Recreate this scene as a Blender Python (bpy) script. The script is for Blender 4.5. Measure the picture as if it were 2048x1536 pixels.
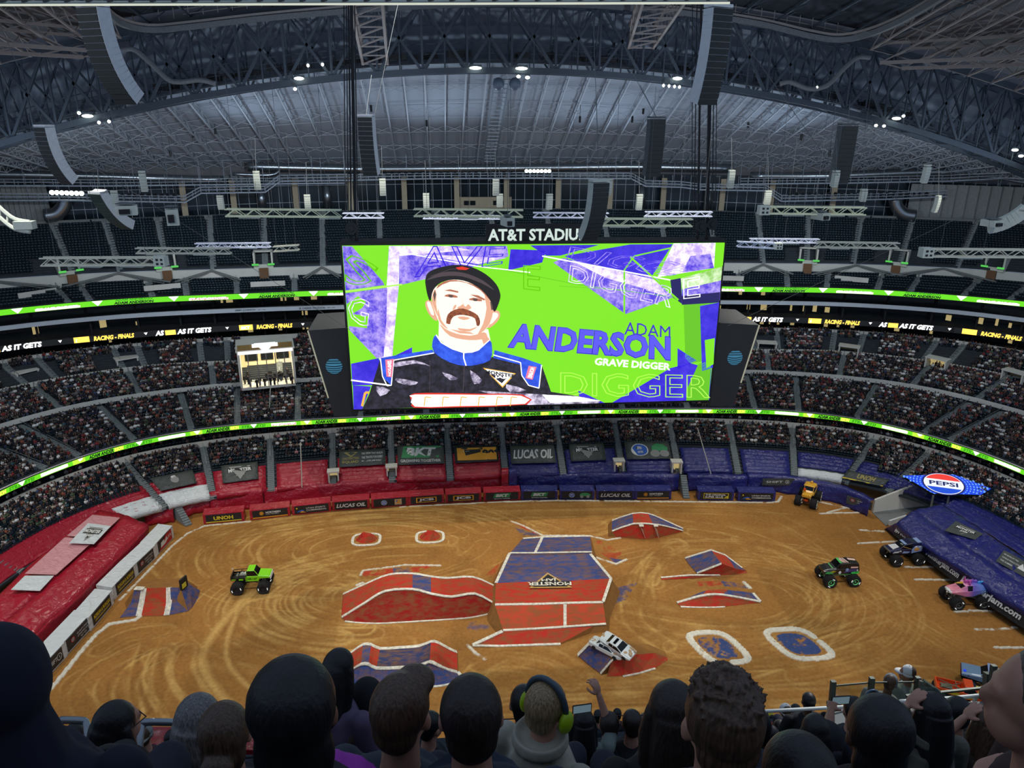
import bpy, bmesh, math, random
import numpy as np
from mathutils import Vector, Matrix, Euler
from mathutils.geometry import tessellate_polygon

for _o in list(bpy.data.objects):
    bpy.data.objects.remove(_o)
SC = bpy.context.scene
COL = SC.collection
rng = random.Random(7)
nr = np.random.RandomState(5)

# ---------------------------------------------------------------- camera
F = 1530.0
CAM = np.array([-12.51, -96.57, 64.95])
YAW, PITCH, ROLL = 0.09664, 0.34110, 0.00766
_fw = np.array([math.sin(YAW)*math.cos(PITCH), math.cos(YAW)*math.cos(PITCH), -math.sin(PITCH)])
_rt = np.array([math.cos(YAW), -math.sin(YAW), 0.0])
_up = np.cross(_rt, _fw)
RT = _rt*math.cos(ROLL)+_up*math.sin(ROLL)
UP = -_rt*math.sin(ROLL)+_up*math.cos(ROLL)
FW = _fw
cd = bpy.data.cameras.new('camera')
cam = bpy.data.objects.new('camera', cd)
COL.objects.link(cam)
M = Matrix(((RT[0], UP[0], -FW[0], CAM[0]), (RT[1], UP[1], -FW[1], CAM[1]), (RT[2], UP[2], -FW[2], CAM[2]), (0, 0, 0, 1)))
cam.matrix_world = M
cd.sensor_fit = 'HORIZONTAL'
cd.sensor_width = 36.0
cd.lens = F/2048*36.0
cd.clip_start = 0.05
cd.clip_end = 600
SC.camera = cam
def ray(u, v):
    return FW+RT*((u-1024)/F)-UP*((v-768)/F)
def PZ(u, v, z=0.0):
    d = ray(u, v); t = (z-CAM[2])/d[2]
    return Vector(CAM+d*t)
def PY(u, v, y=0.0):
    d = ray(u, v); t = (y-CAM[1])/d[1]
    return Vector(CAM+d*t)
def PD(u, v, dep):
    return Vector(CAM+ray(u, v)*dep)

# ---------------------------------------------------------------- world, view, lamps
w = bpy.data.worlds.new('dim_air'); SC.world = w
w.use_nodes = True
w.node_tree.nodes['Background'].inputs[0].default_value = (0.40, 0.52, 0.75, 1)
w.node_tree.nodes['Background'].inputs[1].default_value = 0.52
SC.view_settings.view_transform = 'Standard'
SC.view_settings.look = 'None'
SC.view_settings.gamma = 1.0
SC.view_settings.exposure = 0.0
def spot(name, loc, target, energy, angle, col=(1, 0.95, 0.85), blend=0.6, size=0.5):
    l = bpy.data.lights.new(name, 'SPOT'); l.energy = energy; l.spot_size = math.radians(angle)
    l.spot_blend = blend; l.color = col; l.shadow_soft_size = size
    o = bpy.data.objects.new(name, l); COL.objects.link(o); o.location = loc
    o.rotation_euler = (Vector(target)-Vector(loc)).to_track_quat('-Z', 'Y').to_euler()
    return o
KE = 2.4
# arena floodlights on the two roof catwalks, aimed at the dirt
for _i, _x in enumerate((-52, -20, 14, 50)):
    spot('arena_flood', (_x, 34, 64), (_x*0.75, -2, 0), 17000*KE, 62)
    spot('arena_flood', (_x, -34, 82), (_x*0.8, -2, 0), 22000*KE, 62)
spot('arena_flood', (78, -30, 60), (62, 0, 4), 9000*KE, 50)
spot('arena_flood', (-78, -30, 60), (-66, 0, 4), 14000*KE, 50)
# dimmed house lights over the stands
for _x, _y in ((-60, 20), (-30, 26), (0, 28), (30, 26), (62, 20)):
    spot('house_light', (_x, _y-10, 60), (_x*1.35, _y+44, 26), 8000*KE, 95, (0.84, 0.93, 1.0), 0.9, 1.0)
for _x in (-92, 96):
    spot('house_light', (_x*0.7, -6, 56), (_x*1.05, 12, 12), 7000*KE, 90, (0.88, 0.94, 1.0), 0.9, 1.0)

spot('added_platform_fill', (14, -62, 84), tuple(PD(1800, 1365, 10)), 26000*KE, 6, (1, .97, .9), 0.9, .5)  # added narrow spot that brightens the capped men, no fixture known there
for _x in (-48, 26):   # spots added over the near stand to brighten the hung trusses
    spot('added_truss_fill', (_x, -88, 86), (_x*.9, -38, 54), 16000, 78, (1, .99, .9), 0.8, .5)
# fill spots added near the upper deck rim to brighten the roof
for _x, _y in ((-88, 34), (-50, 58), (-14, 68), (22, 68), (58, 56), (92, 32)):
    spot('added_roof_fill', (_x, _y-6, 46), (_x*0.6, 30, 74), 4600*KE, 125, (0.66, 0.82, 1.0), 0.9, 1.0)

for _x in (-20, 20):   # unseen fill spots added above the video board to lift the far roof
    spot('added_far_roof_fill', (_x, 8, 52), (_x*1.8, 52, 66), 7000*KE, 130, (0.7, 0.84, 1.0), 1.0, 1.0)

# ---------------------------------------------------------------- materials
_mc = {}
def mat(name, col, rough=0.7, metal=0.0, var=0.12, scale=3.0, emit=None, es=0.0, bump=0.0, spec=None, attr=False, coat=0.0, alpha=None):
    if name in _mc: return _mc[name]
    m = bpy.data.materials.new(name); m.use_nodes = True
    nt = m.node_tree; N = nt.nodes; L = nt.links
    b = N['Principled BSDF']
    b.inputs['Roughness'].default_value = rough
    b.inputs['Metallic'].default_value = metal
    if spec is not None: b.inputs['Specular IOR Level'].default_value = spec
    if coat: b.inputs['Coat Weight'].default_value = coat; b.inputs['Coat Roughness'].default_value = 0.15
    if alpha is not None: b.inputs['Alpha'].default_value = alpha
    tc = N.new('ShaderNodeTexCoord'); nz = N.new('ShaderNodeTexNoise')
    nz.inputs['Scale'].default_value = scale; nz.inputs['Detail'].default_value = 3
    L.new(tc.outputs['Object'], nz.inputs['Vector'])
    mx = N.new('ShaderNodeMix'); mx.data_type = 'RGBA'; mx.blend_type = 'MULTIPLY'
    mx.inputs[0].default_value = 1.0
    mr = N.new('ShaderNodeMapRange'); mr.inputs['From Min'].default_value = 0.3; mr.inputs['From Max'].default_value = 0.7
    mr.inputs['To Min'].default_value = 1-var; mr.inputs['To Max'].default_value = 1+var
    L.new(nz.outputs['Fac'], mr.inputs['Value'])
    L.new(mr.outputs['Result'], mx.inputs[7])
    if attr:
        at = N.new('ShaderNodeAttribute'); at.attribute_name = 'Col'
        L.new(at.outputs['Color'], mx.inputs[6])
    else:
        mx.inputs[6].default_value = (*col, 1)
    if emit is None or col is not None and emit is not None and es and emit != 'only':
        L.new(mx.outputs[2], b.inputs['Base Color'])
    if emit is not None:
        b.inputs['Emission Strength'].default_value = es
        if attr: L.new(at.outputs['Color'], b.inputs['Emission Color'])
        else: b.inputs['Emission Color'].default_value = (*emit, 1)
    if bump:
        bp = N.new('ShaderNodeBump'); bp.inputs['Strength'].default_value = bump
        L.new(nz.outputs['Fac'], bp.inputs['Height']); L.new(bp.outputs['Normal'], b.inputs['Normal'])
    _mc[name] = m
    return m
def emi(name, col, s=1.0):
    return mat(name, (0.02, 0.02, 0.02), 0.5, emit=col, es=s, var=0.0)
def S(r, g, b):
    """sRGB 0-255 -> linear"""
    f = lambda c: ((c/255+0.055)/1.055)**2.4 if c > 10.3 else c/255/12.92
    return (f(r), f(g), f(b))

# ---------------------------------------------------------------- mesh builder
class MB:
    def __init__(s): s.v = []; s.f = []; s.m = []; s.c = []; s.mi = 0; s.col = None
    def add(s, vs, fs, mi=None):
        b = len(s.v); s.v.extend([tuple(x) for x in vs])
        for f in fs:
            s.f.append(tuple(i+b for i in f)); s.m.append(s.mi if mi is None else mi); s.c.append(s.col)
    def quad(s, a, b, c, d, mi=None): s.add((a, b, c, d), ((0, 1, 2, 3),), mi)
    def box(s, c, d, rz=0.0, mi=None, R=None):
        if R is None: R = Matrix.Rotation(rz, 3, 'Z')
        c = Vector(c); vs = []
        for x in (-.5, .5):
            for y in (-.5, .5):
                for z in (-.5, .5): vs.append(c+R@Vector((x*d[0], y*d[1], z*d[2])))
        s.add(vs, ((0, 1, 3, 2), (4, 6, 7, 5), (0, 4, 5, 1), (2, 3, 7, 6), (0, 2, 6, 4), (1, 5, 7, 3)), mi)
    def hexa(s, p, mi=None):
        """p: bottom 4 (ccw) then top 4"""
        s.add(p, ((3, 2, 1, 0), (4, 5, 6, 7), (0, 1, 5, 4), (1, 2, 6, 5), (2, 3, 7, 6), (3, 0, 4, 7)), mi)
    def bar(s, a, b, w=0.1, h=None, mi=None):
        a = Vector(a); b = Vector(b); d = b-a; L = d.length
        if L < 1e-6: return
        R = d.to_track_quat('X', 'Z').to_matrix()
        s.box((a+b)/2, (L, w, h or w), R=R, mi=mi)
    def tube(s, pts, r, n=6, mi=None, cap=True):
        pts = [Vector(p) for p in pts]; rr = r if isinstance(r, (list, tuple)) else [r]*len(pts)
        vs = []; fs = []
        up = None
        for i, p in enumerate(pts):
            t = (pts[min(i+1, len(pts)-1)]-pts[max(i-1, 0)])
            t = t.normalized() if t.length > 1e-9 else Vector((0, 0, 1))
            if up is None:
                up = Vector((0, 0, 1)) if abs(t.z) < 0.9 else Vector((1, 0, 0))
            x = t.cross(up)
            if x.length < 1e-6: x = t.cross(Vector((0, 1, 0)))
            x.normalize(); y = x.cross(t).normalized(); up = y
            for k in range(n):
                a = 2*math.pi*k/n
                vs.append(p+(x*math.cos(a)+y*math.sin(a))*rr[i])
        for i in range(len(pts)-1):
            for k in range(n):
                fs.append((i*n+k, i*n+(k+1) % n, (i+1)*n+(k+1) % n, (i+1)*n+k))
        if cap:
            fs.append(tuple(range(n))[::-1]); fs.append(tuple((len(pts)-1)*n+k for k in range(n)))
        s.add(vs, fs, mi)
    def lathe(s, prof, c=(0, 0, 0), ax='Z', n=16, mi=None, R=None):
        """prof [(r,h)] about axis"""
        c = Vector(c); vs = []; fs = []
        Q = R or {'Z': Matrix.Identity(3), 'Y': Matrix.Rotation(-math.pi/2, 3, 'X'), 'X': Matrix.Rotation(math.pi/2, 3, 'Y')}[ax]
        for r, h in prof:
            for k in range(n):
                a = 2*math.pi*k/n
                vs.append(c+Q@Vector((r*math.cos(a), r*math.sin(a), h)))
        for i in range(len(prof)-1):
            for k in range(n): fs.append((i*n+k, i*n+(k+1) % n, (i+1)*n+(k+1) % n, (i+1)*n+k))
        fs.append(tuple(range(n))[::-1]); fs.append(tuple((len(prof)-1)*n+k for k in range(n)))
        s.add(vs, fs, mi)
    def ell(s, c, r, n=10, m=6, R=None, mi=None):
        c = Vector(c); R = R or Matrix.Identity(3); vs = [c+R@Vector((0, 0, -r[2]))]; fs = []
        for i in range(1, m):
            t = -math.pi/2+math.pi*i/m
            for k in range(n):
                a = 2*math.pi*k/n
                vs.append(c+R@Vector((r[0]*math.cos(t)*math.cos(a), r[1]*math.cos(t)*math.sin(a), r[2]*math.sin(t))))
        vs.append(c+R@Vector((0, 0, r[2])))
        for k in range(n):
            fs.append((0, 1+(k+1) % n, 1+k)); fs.append((len(vs)-1, 1+(m-2)*n+k, 1+(m-2)*n+(k+1) % n))
        for i in range(m-2):
            for k in range(n): fs.append((1+i*n+k, 1+i*n+(k+1) % n, 1+(i+1)*n+(k+1) % n, 1+(i+1)*n+k))
        s.add(vs, fs, mi)
    def poly(s, pts, mi=None):
        pts = [Vector(p) for p in pts]
        tr = tessellate_polygon([pts])
        s.add(pts, [tuple(t) for t in tr], mi)
    def prism(s, pts, d, mi=None):
        """extrude closed polygon pts by vector d"""
        pts = [Vector(p) for p in pts]; d = Vector(d); n = len(pts)
        tr = [tuple(t) for t in tessellate_polygon([pts])]
        s.add(pts+[p+d for p in pts], tr+[tuple(i+n for i in t) for t in tr]+[(i, (i+1) % n, n+(i+1) % n, n+i) for i in range(n)], mi)
    def mesh(s, name, mats, smooth=False):
        me = bpy.data.meshes.new(name)
        me.from_pydata(s.v, [], s.f)
        if not isinstance(mats, (list, tuple)): mats = [mats]
        for m in mats: me.materials.append(m)
        me.polygons.foreach_set('material_index', s.m)
        if smooth: me.polygons.foreach_set('use_smooth', [True]*len(s.f))
        if any(c is not None for c in s.c):
            at = me.color_attributes.new('Col', 'FLOAT_COLOR', 'CORNER')
            arr = []
            for p, c in zip(me.polygons, s.c):
                c = c or (0.5, 0.5, 0.5)
                arr.extend((c[0], c[1], c[2], 1.0)*p.loop_total)
            at.data.foreach_set('color', arr)
        bm = bmesh.new(); bm.from_mesh(me)
        bmesh.ops.recalc_face_normals(bm, faces=bm.faces) if len(s.f) < 60000 else None
        bm.to_mesh(me); bm.free()
        me.update()
        return me
    def build(s, name, mats, parent=None, smooth=False, loc=None, recalc=True):
        me = s.mesh(name, mats, smooth)
        o = bpy.data.objects.new(name, me); COL.objects.link(o)
        if parent is not None: o.parent = parent
        if loc is not None: o.location = loc
        return o
def link_mesh(name, me, parent=None, loc=None, rot=None, scale=None):
    o = bpy.data.objects.new(name, me); COL.objects.link(o)
    if parent is not None: o.parent = parent
    if loc is not None: o.location = loc
    if rot is not None: o.rotation_euler = rot
    if scale is not None: o.scale = scale
    return o
def tag(o, label, cat, group=None, kind=None):
    o['label'] = label
    if cat: o['category'] = cat
    if group: o['group'] = group
    if kind: o['kind'] = kind
    return o
def struct(o, label=None):
    o['kind'] = 'structure'
    if label: o['label'] = label; 
    return o
def empty(name, loc, label, cat, rz=0.0, group=None):
    o = bpy.data.objects.new(name, None); COL.objects.link(o); o.location = loc; o.rotation_euler = (0, 0, rz)
    o.empty_display_size = 0.2
    return tag(o, label, cat, group)
def sub(o, parent, label=None):
    """parent keeping world placement (parent is unrotated empty)"""
    o.parent = parent
    o.matrix_parent_inverse = Matrix.LocRotScale(parent.location, parent.rotation_euler, parent.scale).inverted()
    if label: o['label'] = label
    return o
def copy_tree(o, parent=None):
    c = o.copy(); COL.objects.link(c)
    if parent is not None: c.parent = parent
    for ch in list(o.children): copy_tree(ch, c)
    return c

# ---------------------------------------------------------------- text
_tc = {}
def text2d(s, bold=0.0, shear=0.0, space=1.0, outline=0.0):
    """-> (verts Nx2, faces) normalised to cap height 1, left/bottom at 0"""
    k = (s, bold, shear, space, outline)
    if k in _tc: return _tc[k]
    c = bpy.data.curves.new('t', 'FONT'); c.body = s; c.size = 1.0; c.offset = bold; c.shear = shear
    c.space_character = space; c.resolution_u = 2
    if outline: c.fill_mode = 'NONE'; c.bevel_depth = outline; c.bevel_resolution = 0
    else: c.fill_mode = 'FRONT'
    o = bpy.data.objects.new('t', c); COL.objects.link(o)
    dg = bpy.context.evaluated_depsgraph_get(); dg.update()
    me = bpy.data.meshes.new_from_object(o.evaluated_get(dg))
    vs = np.array([v.co[:] for v in me.vertices]) if len(me.vertices) else np.zeros((0, 3))
    fs = [tuple(p.vertices) for p in me.polygons]
    bpy.data.objects.remove(o); bpy.data.curves.remove(c); bpy.data.meshes.remove(me)
    if len(vs):
        mn = vs.min(0); h = vs[:, 1].max()-mn[1]
        vs = (vs[:, :2]-mn[:2])/h
    _tc[k] = (vs, fs)
    return _tc[k]
def put_text(mb, s, org, ex, ey, width=None, height=None, mi=None, bold=0.02, shear=0.0, space=1.0, mapf=None, outline=0.0):
    """text with lower-left org, unit axes ex, ey; width/height in metres (both may be given -> stretched)"""
    vs, fs = text2d(s, bold, shear, space, outline)
    if not len(vs): return
    W = vs[:, 0].max()
    sy = height if height else width/W
    sx = width/W if width else sy
    if mapf: pts = [mapf(v[0]*sx, v[1]*sy) for v in vs]
    else:
        org = Vector(org); ex = Vector(ex); ey = Vector(ey)
        pts = [org+ex*(v[0]*sx)+ey*(v[1]*sy) for v in vs]
    mb.add(pts, fs, mi)
def smooth_poly(pts, k=4, closed=True):
    out = []; n = len(pts)
    for i in range(n if closed else n-1):
        if closed: p0, p1, p2, p3 = pts[(i-1) % n], pts[i], pts[(i+1) % n], pts[(i+2) % n]
        else: p0, p1, p2, p3 = pts[max(i-1, 0)], pts[i], pts[i+1], pts[min(i+2, n-1)]
        for j in range(k):
            t = j/k
            out.append(tuple(0.5*((2*b)+(-a+c)*t+(2*a-5*b+4*c-d)*t*t+(-a+3*b-3*c+d)*t**3) for a, b, c, d in zip(p0, p1, p2, p3)))
    if not closed: out.append(tuple(pts[-1]))
    return out
# ================================================================ the bowl
OX, OY = 0.0, -10.0
_PH = [0, 20, 30, 40, 50, 60, 70, 80, 95, 112]
RINGS = {
 'F':   [38.0, 40.0, 43.5, 48.5, 55.5, 64.5, 71.0, 74.0, 75.0, 75.0],
 'T':   [49.0, 52.5, 56.5, 62.0, 69.5, 77.0, 81.2, 82.7, 83.0, 83.0],
 'R1':  [47.7, 50.8, 54.5, 60.6, 69.0, 76.3, 80.3, 82.2, 82.5, 82.5],
 'LIP': [57.5, 61.0, 67.0, 74.0, 82.5, 90.5, 94.5, 96.0, 96.0, 96.0],
 'W2':  [64.5, 68.0, 73.0, 79.5, 91.0, 99.5, 104.5, 106.5, 107.0, 107.0],
 'W3':  [70.5, 74.0, 79.5, 87.0, 98.0, 107.5, 113.0, 116.0, 117.0, 117.0],
 'GO':  [69.0, 72.5, 78.0, 85.5, 95.5, 107.0, 114.5, 117.0, 118.0, 118.0],
 'GR':  [69.0, 72.5, 78.0, 86.3, 97.5, 108.5, 116.0, 119.0, 120.0, 120.0],
 'R2':  [66.5, 70.0, 75.6, 83.0, 94.5, 105.5, 116.0, 121.0, 122.0, 122.0],
 'C0':  [72.0, 75.2, 80.0, 88.0, 101.0, 114.5, 124.0, 129.0, 131.0, 131.0],
 'S1':  [88.0, 91.0, 95.5, 100.5, 111.0, 123.0, 133.0, 138.0, 140.0, 140.0],
}
_xs = np.linspace(0, 112, 225)
def _cub(xs, ys, x):
    # Catmull-Rom style monotone-ish cubic through the control radii
    xs = np.array(xs, float); ys = np.array(ys, float); m = np.gradient(ys, xs); m[0] = 0
    i = np.clip(np.searchsorted(xs, x)-1, 0, len(xs)-2); h = xs[i+1]-xs[i]; t = (x-xs[i])/h
    return (2*t**3-3*t**2+1)*ys[i]+(t**3-2*t**2+t)*h*m[i]+(-2*t**3+3*t**2)*ys[i+1]+(t**3-t**2)*h*m[i+1]
_RT = {k: _cub(_PH, v, _xs) for k, v in RINGS.items()}
def rad(ring, ph, off=0.0):
    return np.interp(np.abs(ph), _xs, _RT[ring])+off
# aisles run square to the stands, not from one centre: station p starts on the R1 ring and follows direction delta(p)
_ps = np.linspace(-112, 112, 897)
_dl = np.sign(_ps)*_cub([0, 20, 35, 44, 50, 55, 60, 66, 75, 90, 112], [0, 3, 6, 10, 16, 31, 48, 63, 78, 90, 100], np.abs(_ps))
_DX, _DY = np.sin(np.radians(_dl)), np.cos(np.radians(_dl))
_bx = OX+rad('R1', _ps)*np.sin(np.radians(_ps)); _by = OY+rad('R1', _ps)*np.cos(np.radians(_ps))
def _solve(ring):
    lo = np.full(_ps.shape, -22.0); hi = np.full(_ps.shape, 90.0)
    for _ in range(40):
        t = (lo+hi)/2; x = _bx+_DX*t-OX; y = _by+_DY*t-OY; big = np.hypot(x, y) > rad(ring, np.degrees(np.arctan2(x, y)))
        hi = np.where(big, t, hi); lo = np.where(big, lo, t)
    return _bx+_DX*lo, _by+_DY*lo
_TB = {k: _solve(k) for k in RINGS}
def RPv(ring, ph, off=0.0):
    X, Y = _TB[ring]; return np.interp(ph, _ps, X)+np.interp(ph, _ps, _DX)*off, np.interp(ph, _ps, Y)+np.interp(ph, _ps, _DY)*off
def RP(ring, ph, off=0.0, z=0.0):
    x, y = RPv(ring, ph, off); return Vector((float(x), float(y), z))
def AN(p): return math.radians(float(np.interp(p, _ps, _dl)))
def pol(p): return math.degrees(math.atan2(p[0]-OX, p[1]-OY))
def phi_of(p):
    rx = p[0]-_bx; ry = p[1]-_by; cr = _DX*ry-_DY*rx; t = np.abs(_DX*rx+_DY*ry); k = np.nonzero(np.sign(cr[:-1]) != np.sign(cr[1:]))[0]
    if not len(k): return pol(p)
    i = k[np.argmin(t[k])]; return float(_ps[i]+(_ps[i+1]-_ps[i])*cr[i]/(cr[i]-cr[i+1]))
PHI = np.arange(-112, 112.1, 1.0)
def arc(ring, off=0.0, p0=-108, p1=108):
    """dense phi table with cumulative length from phi=0"""
    ph = np.linspace(p0, p1, 1200); x, y = RPv(ring, ph, off); s = np.concatenate([[0], np.cumsum(np.hypot(np.diff(x), np.diff(y)))])
    s -= np.interp(0, ph, s); return ph, s

def ring_band(mb, prof, p0=-108, p1=108, step=1.5, mi=None):
    """prof: closed list of (ring, off, z) swept round the bowl"""
    n = len(prof); ph = np.arange(p0, p1+0.01, step); vs = []; fs = []
    for p in ph:
        for r, o, z in prof: vs.append(RP(r, p, o, z))
    for i in range(len(ph)-1):
        for k in range(n):
            fs.append((i*n+k, i*n+(k+1) % n, (i+1)*n+(k+1) % n, (i+1)*n+k))
    mb.add(vs, fs, mi)

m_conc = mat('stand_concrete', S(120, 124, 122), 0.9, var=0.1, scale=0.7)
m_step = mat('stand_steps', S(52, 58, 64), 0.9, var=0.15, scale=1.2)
m_wallc = mat('pale_parapet_concrete', S(214, 212, 202), 0.85, var=0.06, scale=0.4)
m_band = mat('grey_facade_band', S(206, 214, 222), 0.6, var=0.05, scale=0.3)
m_aisle = mat('aisle_concrete', S(128, 136, 136), 0.9, var=0.1, scale=2)
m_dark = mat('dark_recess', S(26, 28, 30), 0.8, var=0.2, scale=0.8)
m_glass = mat('suite_glass', S(28, 34, 38), 0.12, var=0.2, scale=0.5)
m_beige = mat('concourse_beige', S(190, 172, 130), 0.8, var=0.1, scale=0.6)
m_warm = mat('lit_suite_interior', S(200, 180, 130), 0.8, emit=S(230, 205, 140), es=0.45, var=0.1)
m_rail = mat('rail_metal', S(150, 154, 158), 0.4, 0.6, var=0.05)

def pix_phis(lst, z): return [phi_of(PZ(u, v, z)) for u, v in lst]
A_LOW = pix_phis([(283, 961), (413, 930), (541, 915), (665, 905), (782, 895), (895, 885), (1003, 880), (1115, 878), (1233, 878), (1345, 880), (1465, 885), (1588, 900), (1725, 912), (1845, 930)], 6.0)
A_LOW = [-88, -80] + A_LOW + [84, 92]
A_T2 = pix_phis([(60, 915), (135, 890), (240, 850), (375, 830), (475, 800), (597, 790), (720, 790), (850, 790), (980, 790), (1110, 790), (1240, 790), (1370, 790), (1510, 800), (1596, 795), (1735, 800), (1850, 850), (1960, 850)], 13.0)
A_T3A = pix_phis([(115, 800), (275, 770), (425, 750), (560, 730), (700, 730), (850, 730), (1000, 730), (1150, 730), (1300, 730), (1415, 730), (1540, 730), (1680, 740), (1830, 755), (1985, 775)], 17.0)
A_T3B = pix_phis([(40, 750), (105, 740), (230, 710), (285, 715), (400, 695), (455, 695), (700, 690), (850, 690), (1000, 690), (1150, 690), (1300, 690), (1515, 690), (1555, 680), (1665, 690), (1720, 690), (1840, 712), (1895, 715)], 20.0)
A_UP = pix_phis([(80, 480), (205, 480), (320, 480), (424, 480), (530, 480), (645, 480), (760, 470), (872, 460), (980, 460), (1090, 460), (1200, 460), (1310, 460), (1418, 470), (1522, 480), (1614, 480), (1715, 480), (1820, 480), (1938, 490)], 39.5)
A_SM = pix_phis([(95, 575), (180, 590), (295, 570), (370, 570), (475, 560), (590, 560), (1480, 560), (1575, 560), (1655, 560), (1750, 575), (1825, 570), (1940, 575), (2030, 585)], 32.5)

SEATS = []   # (pos, rot, deck)
FOLK = []
def deck(name, A, oa, za, B, ob, zb, rows, aisles, occ, label, p0=-108, p1=108, seat=True, aw=0.6, holes=(), occf=None):
    mb = MB(); ph = np.arange(p0, p1+.01, 1.5); nv = 2*rows+1; vs = []; fs = []
    for p in ph:
        qa = RP(A, p, oa); qb = RP(B, p, ob)
        for i in range(rows):
            q = qa.lerp(qb, i/rows); vs.append((q.x, q.y, za+(zb-za)*i/rows)); vs.append((q.x, q.y, za+(zb-za)*(i+1)/rows))
        vs.append((qb.x, qb.y, zb))
    for i in range(len(ph)-1):
        for k in range(nv-1): fs.append((i*nv+k, (i+1)*nv+k, (i+1)*nv+k+1, i*nv+k+1))
    mb.add(vs, fs)
    o = struct(mb.build(name, m_step), label)
    # aisle stairs: pale treads
    ab = MB(); hs = MB()
    for p in aisles:
        if not (p0 < p < p1): continue
        qa = RP(A, p, oa); qb = RP(B, p, ob); ra = 0.0; rb = (qb-qa).length; R = Matrix.Rotation(-AN(p), 3, 'Z'); dr = (qb-qa).normalized()
        n2 = rows*2
        for i in range(n2):
            q = qa.lerp(qb, (i+.5)/n2); z = za+(zb-za)*(i+1.0)/n2
            ab.box((q.x, q.y, z), (1.15, (rb-ra)/n2*1.1, 0.55), R=R)
        # handrail down the middle of the aisle
        pts = [qa+dr*r_+Vector((0, 0, z_+1.25)) for r_, z_ in ((ra+.5, za), (ra+(rb-ra)*.45, za+(zb-za)*.45))]
        if occf is None: hs.bar(pts[0], pts[1], 0.07)
        for q in (pts if occf is None else []): hs.bar(q, q-Vector((0, 0, .9)), 0.06)
        pts = [qa+dr*r_+Vector((0, 0, z_+1.25)) for r_, z_ in ((ra+(rb-ra)*.55, za+(zb-za)*.55), (rb-.5, zb))]
        hs.bar(pts[0], pts[1], 0.07)
        for q in pts: hs.bar(q, q-Vector((0, 0, .9)), 0.06)
    if ab.v:
        x = sub(ab.build(name+'_aisle_stairs', m_aisle), o); x['kind'] = 'structure'
        x = sub(hs.build(name+'_handrails', m_rail), o); x['kind'] = 'structure'
    for i in range(rows):
        f = (i+0.42)/rows
        z = za+(zb-za)*(i+1)/rows
        phs = np.linspace(p0, p1, 900)
        xa, ya = RPv(A, phs, oa); xb, yb = RPv(B, phs, ob); x = xa+(xb-xa)*f; y = ya+(yb-ya)*f; s = np.concatenate([[0], np.cumsum(np.hypot(np.diff(x), np.diff(y)))])
        n = int(s[-1]/0.56); sp = np.linspace(0.3, s[-1]-.3, n)
        xx = np.interp(sp, s, x); yy = np.interp(sp, s, y); pp = np.interp(sp, s, phs)
        tx = np.gradient(xx); ty = np.gradient(yy); rot = np.arctan2(ty, tx)
        ok = np.ones(n, bool)
        for q in aisles: ok &= np.abs(sp-np.interp(q, phs, s)) > aw+.15
        for (h0, h1, r0, r1) in holes: ok &= ~((pp > h0) & (pp < h1) & (f >= r0) & (f <= r1))
        for j in np.nonzero(ok)[0]:
            pr = occ if occf is None else occf(pp[j], f, occ)
            person = nr.rand() < pr
            if occf is not None and f < (.38 if pp[j] < -61.5 else .49 if pp[j] < 64 else .3): continue
            if seat and not (person and nr.rand() < .7): SEATS.append((xx[j], yy[j], z, rot[j], person))
            if person: FOLK.append((xx[j]+nr.randn()*.04, yy[j]+nr.randn()*.06, z, rot[j]+nr.randn()*.25, 1))
    return o

# vomitory openings as (phi0, phi1, frac0, frac1)
def holes_at(pixs, z, hw, f0, f1):
    out = []
    for u, v in pixs:
        p = phi_of(PZ(u, v, z)); out.append((p-hw, p+hw, f0, f1))
    return out
H_3B = holes_at([(60, 752), (258, 722), (430, 705), (1535, 695), (1695, 700), (1867, 725)], 19.5, 2.0, 0.0, 0.72)
_g = (phi_of(PZ(487, 760, 16.5)), phi_of(PZ(590, 760, 16.5)))
H_3A = [(_g[0]-.3, _g[1]+.3, 0, 1)]; H_3B += H_3A
H_UP = holes_at([(122, 525), (330, 525), (530, 522), (1612, 518), (1800, 518), (2005, 530), (745, 520), (1200, 520)], 37, 1.5, 0.0, 0.28)
H_LOW = holes_at([(668, 960), (784, 950), (1233, 940), (1350, 940), (1575, 925)], 4, 1.1, 0.0, 0.45)

def occ_low(p, f, o):
    # the covered inner rows hold nobody; the first open rows on the left are half empty
    if f < (.44 if p < -61.5 else .56 if p < 64 else .34): return 0.0
    if -50 < p < -38 and f < .68: return 0.25
    return o
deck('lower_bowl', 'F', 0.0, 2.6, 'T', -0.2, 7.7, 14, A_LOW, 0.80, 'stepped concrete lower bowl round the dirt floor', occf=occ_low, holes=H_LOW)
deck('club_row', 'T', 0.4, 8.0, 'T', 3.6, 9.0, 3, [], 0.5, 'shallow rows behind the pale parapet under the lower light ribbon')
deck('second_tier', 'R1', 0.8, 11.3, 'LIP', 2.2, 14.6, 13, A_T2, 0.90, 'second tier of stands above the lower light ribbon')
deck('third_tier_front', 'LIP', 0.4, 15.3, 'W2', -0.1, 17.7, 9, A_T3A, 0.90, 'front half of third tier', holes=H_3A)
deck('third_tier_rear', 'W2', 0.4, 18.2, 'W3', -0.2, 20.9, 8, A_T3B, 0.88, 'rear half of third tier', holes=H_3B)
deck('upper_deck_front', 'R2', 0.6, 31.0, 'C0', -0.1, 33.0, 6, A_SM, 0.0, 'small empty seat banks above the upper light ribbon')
deck('upper_deck_rear', 'C0', 0.7, 35.4, 'S1', 0, 43.7, 19, A_UP, 0.0, 'steep empty upper deck', holes=H_UP)

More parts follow.
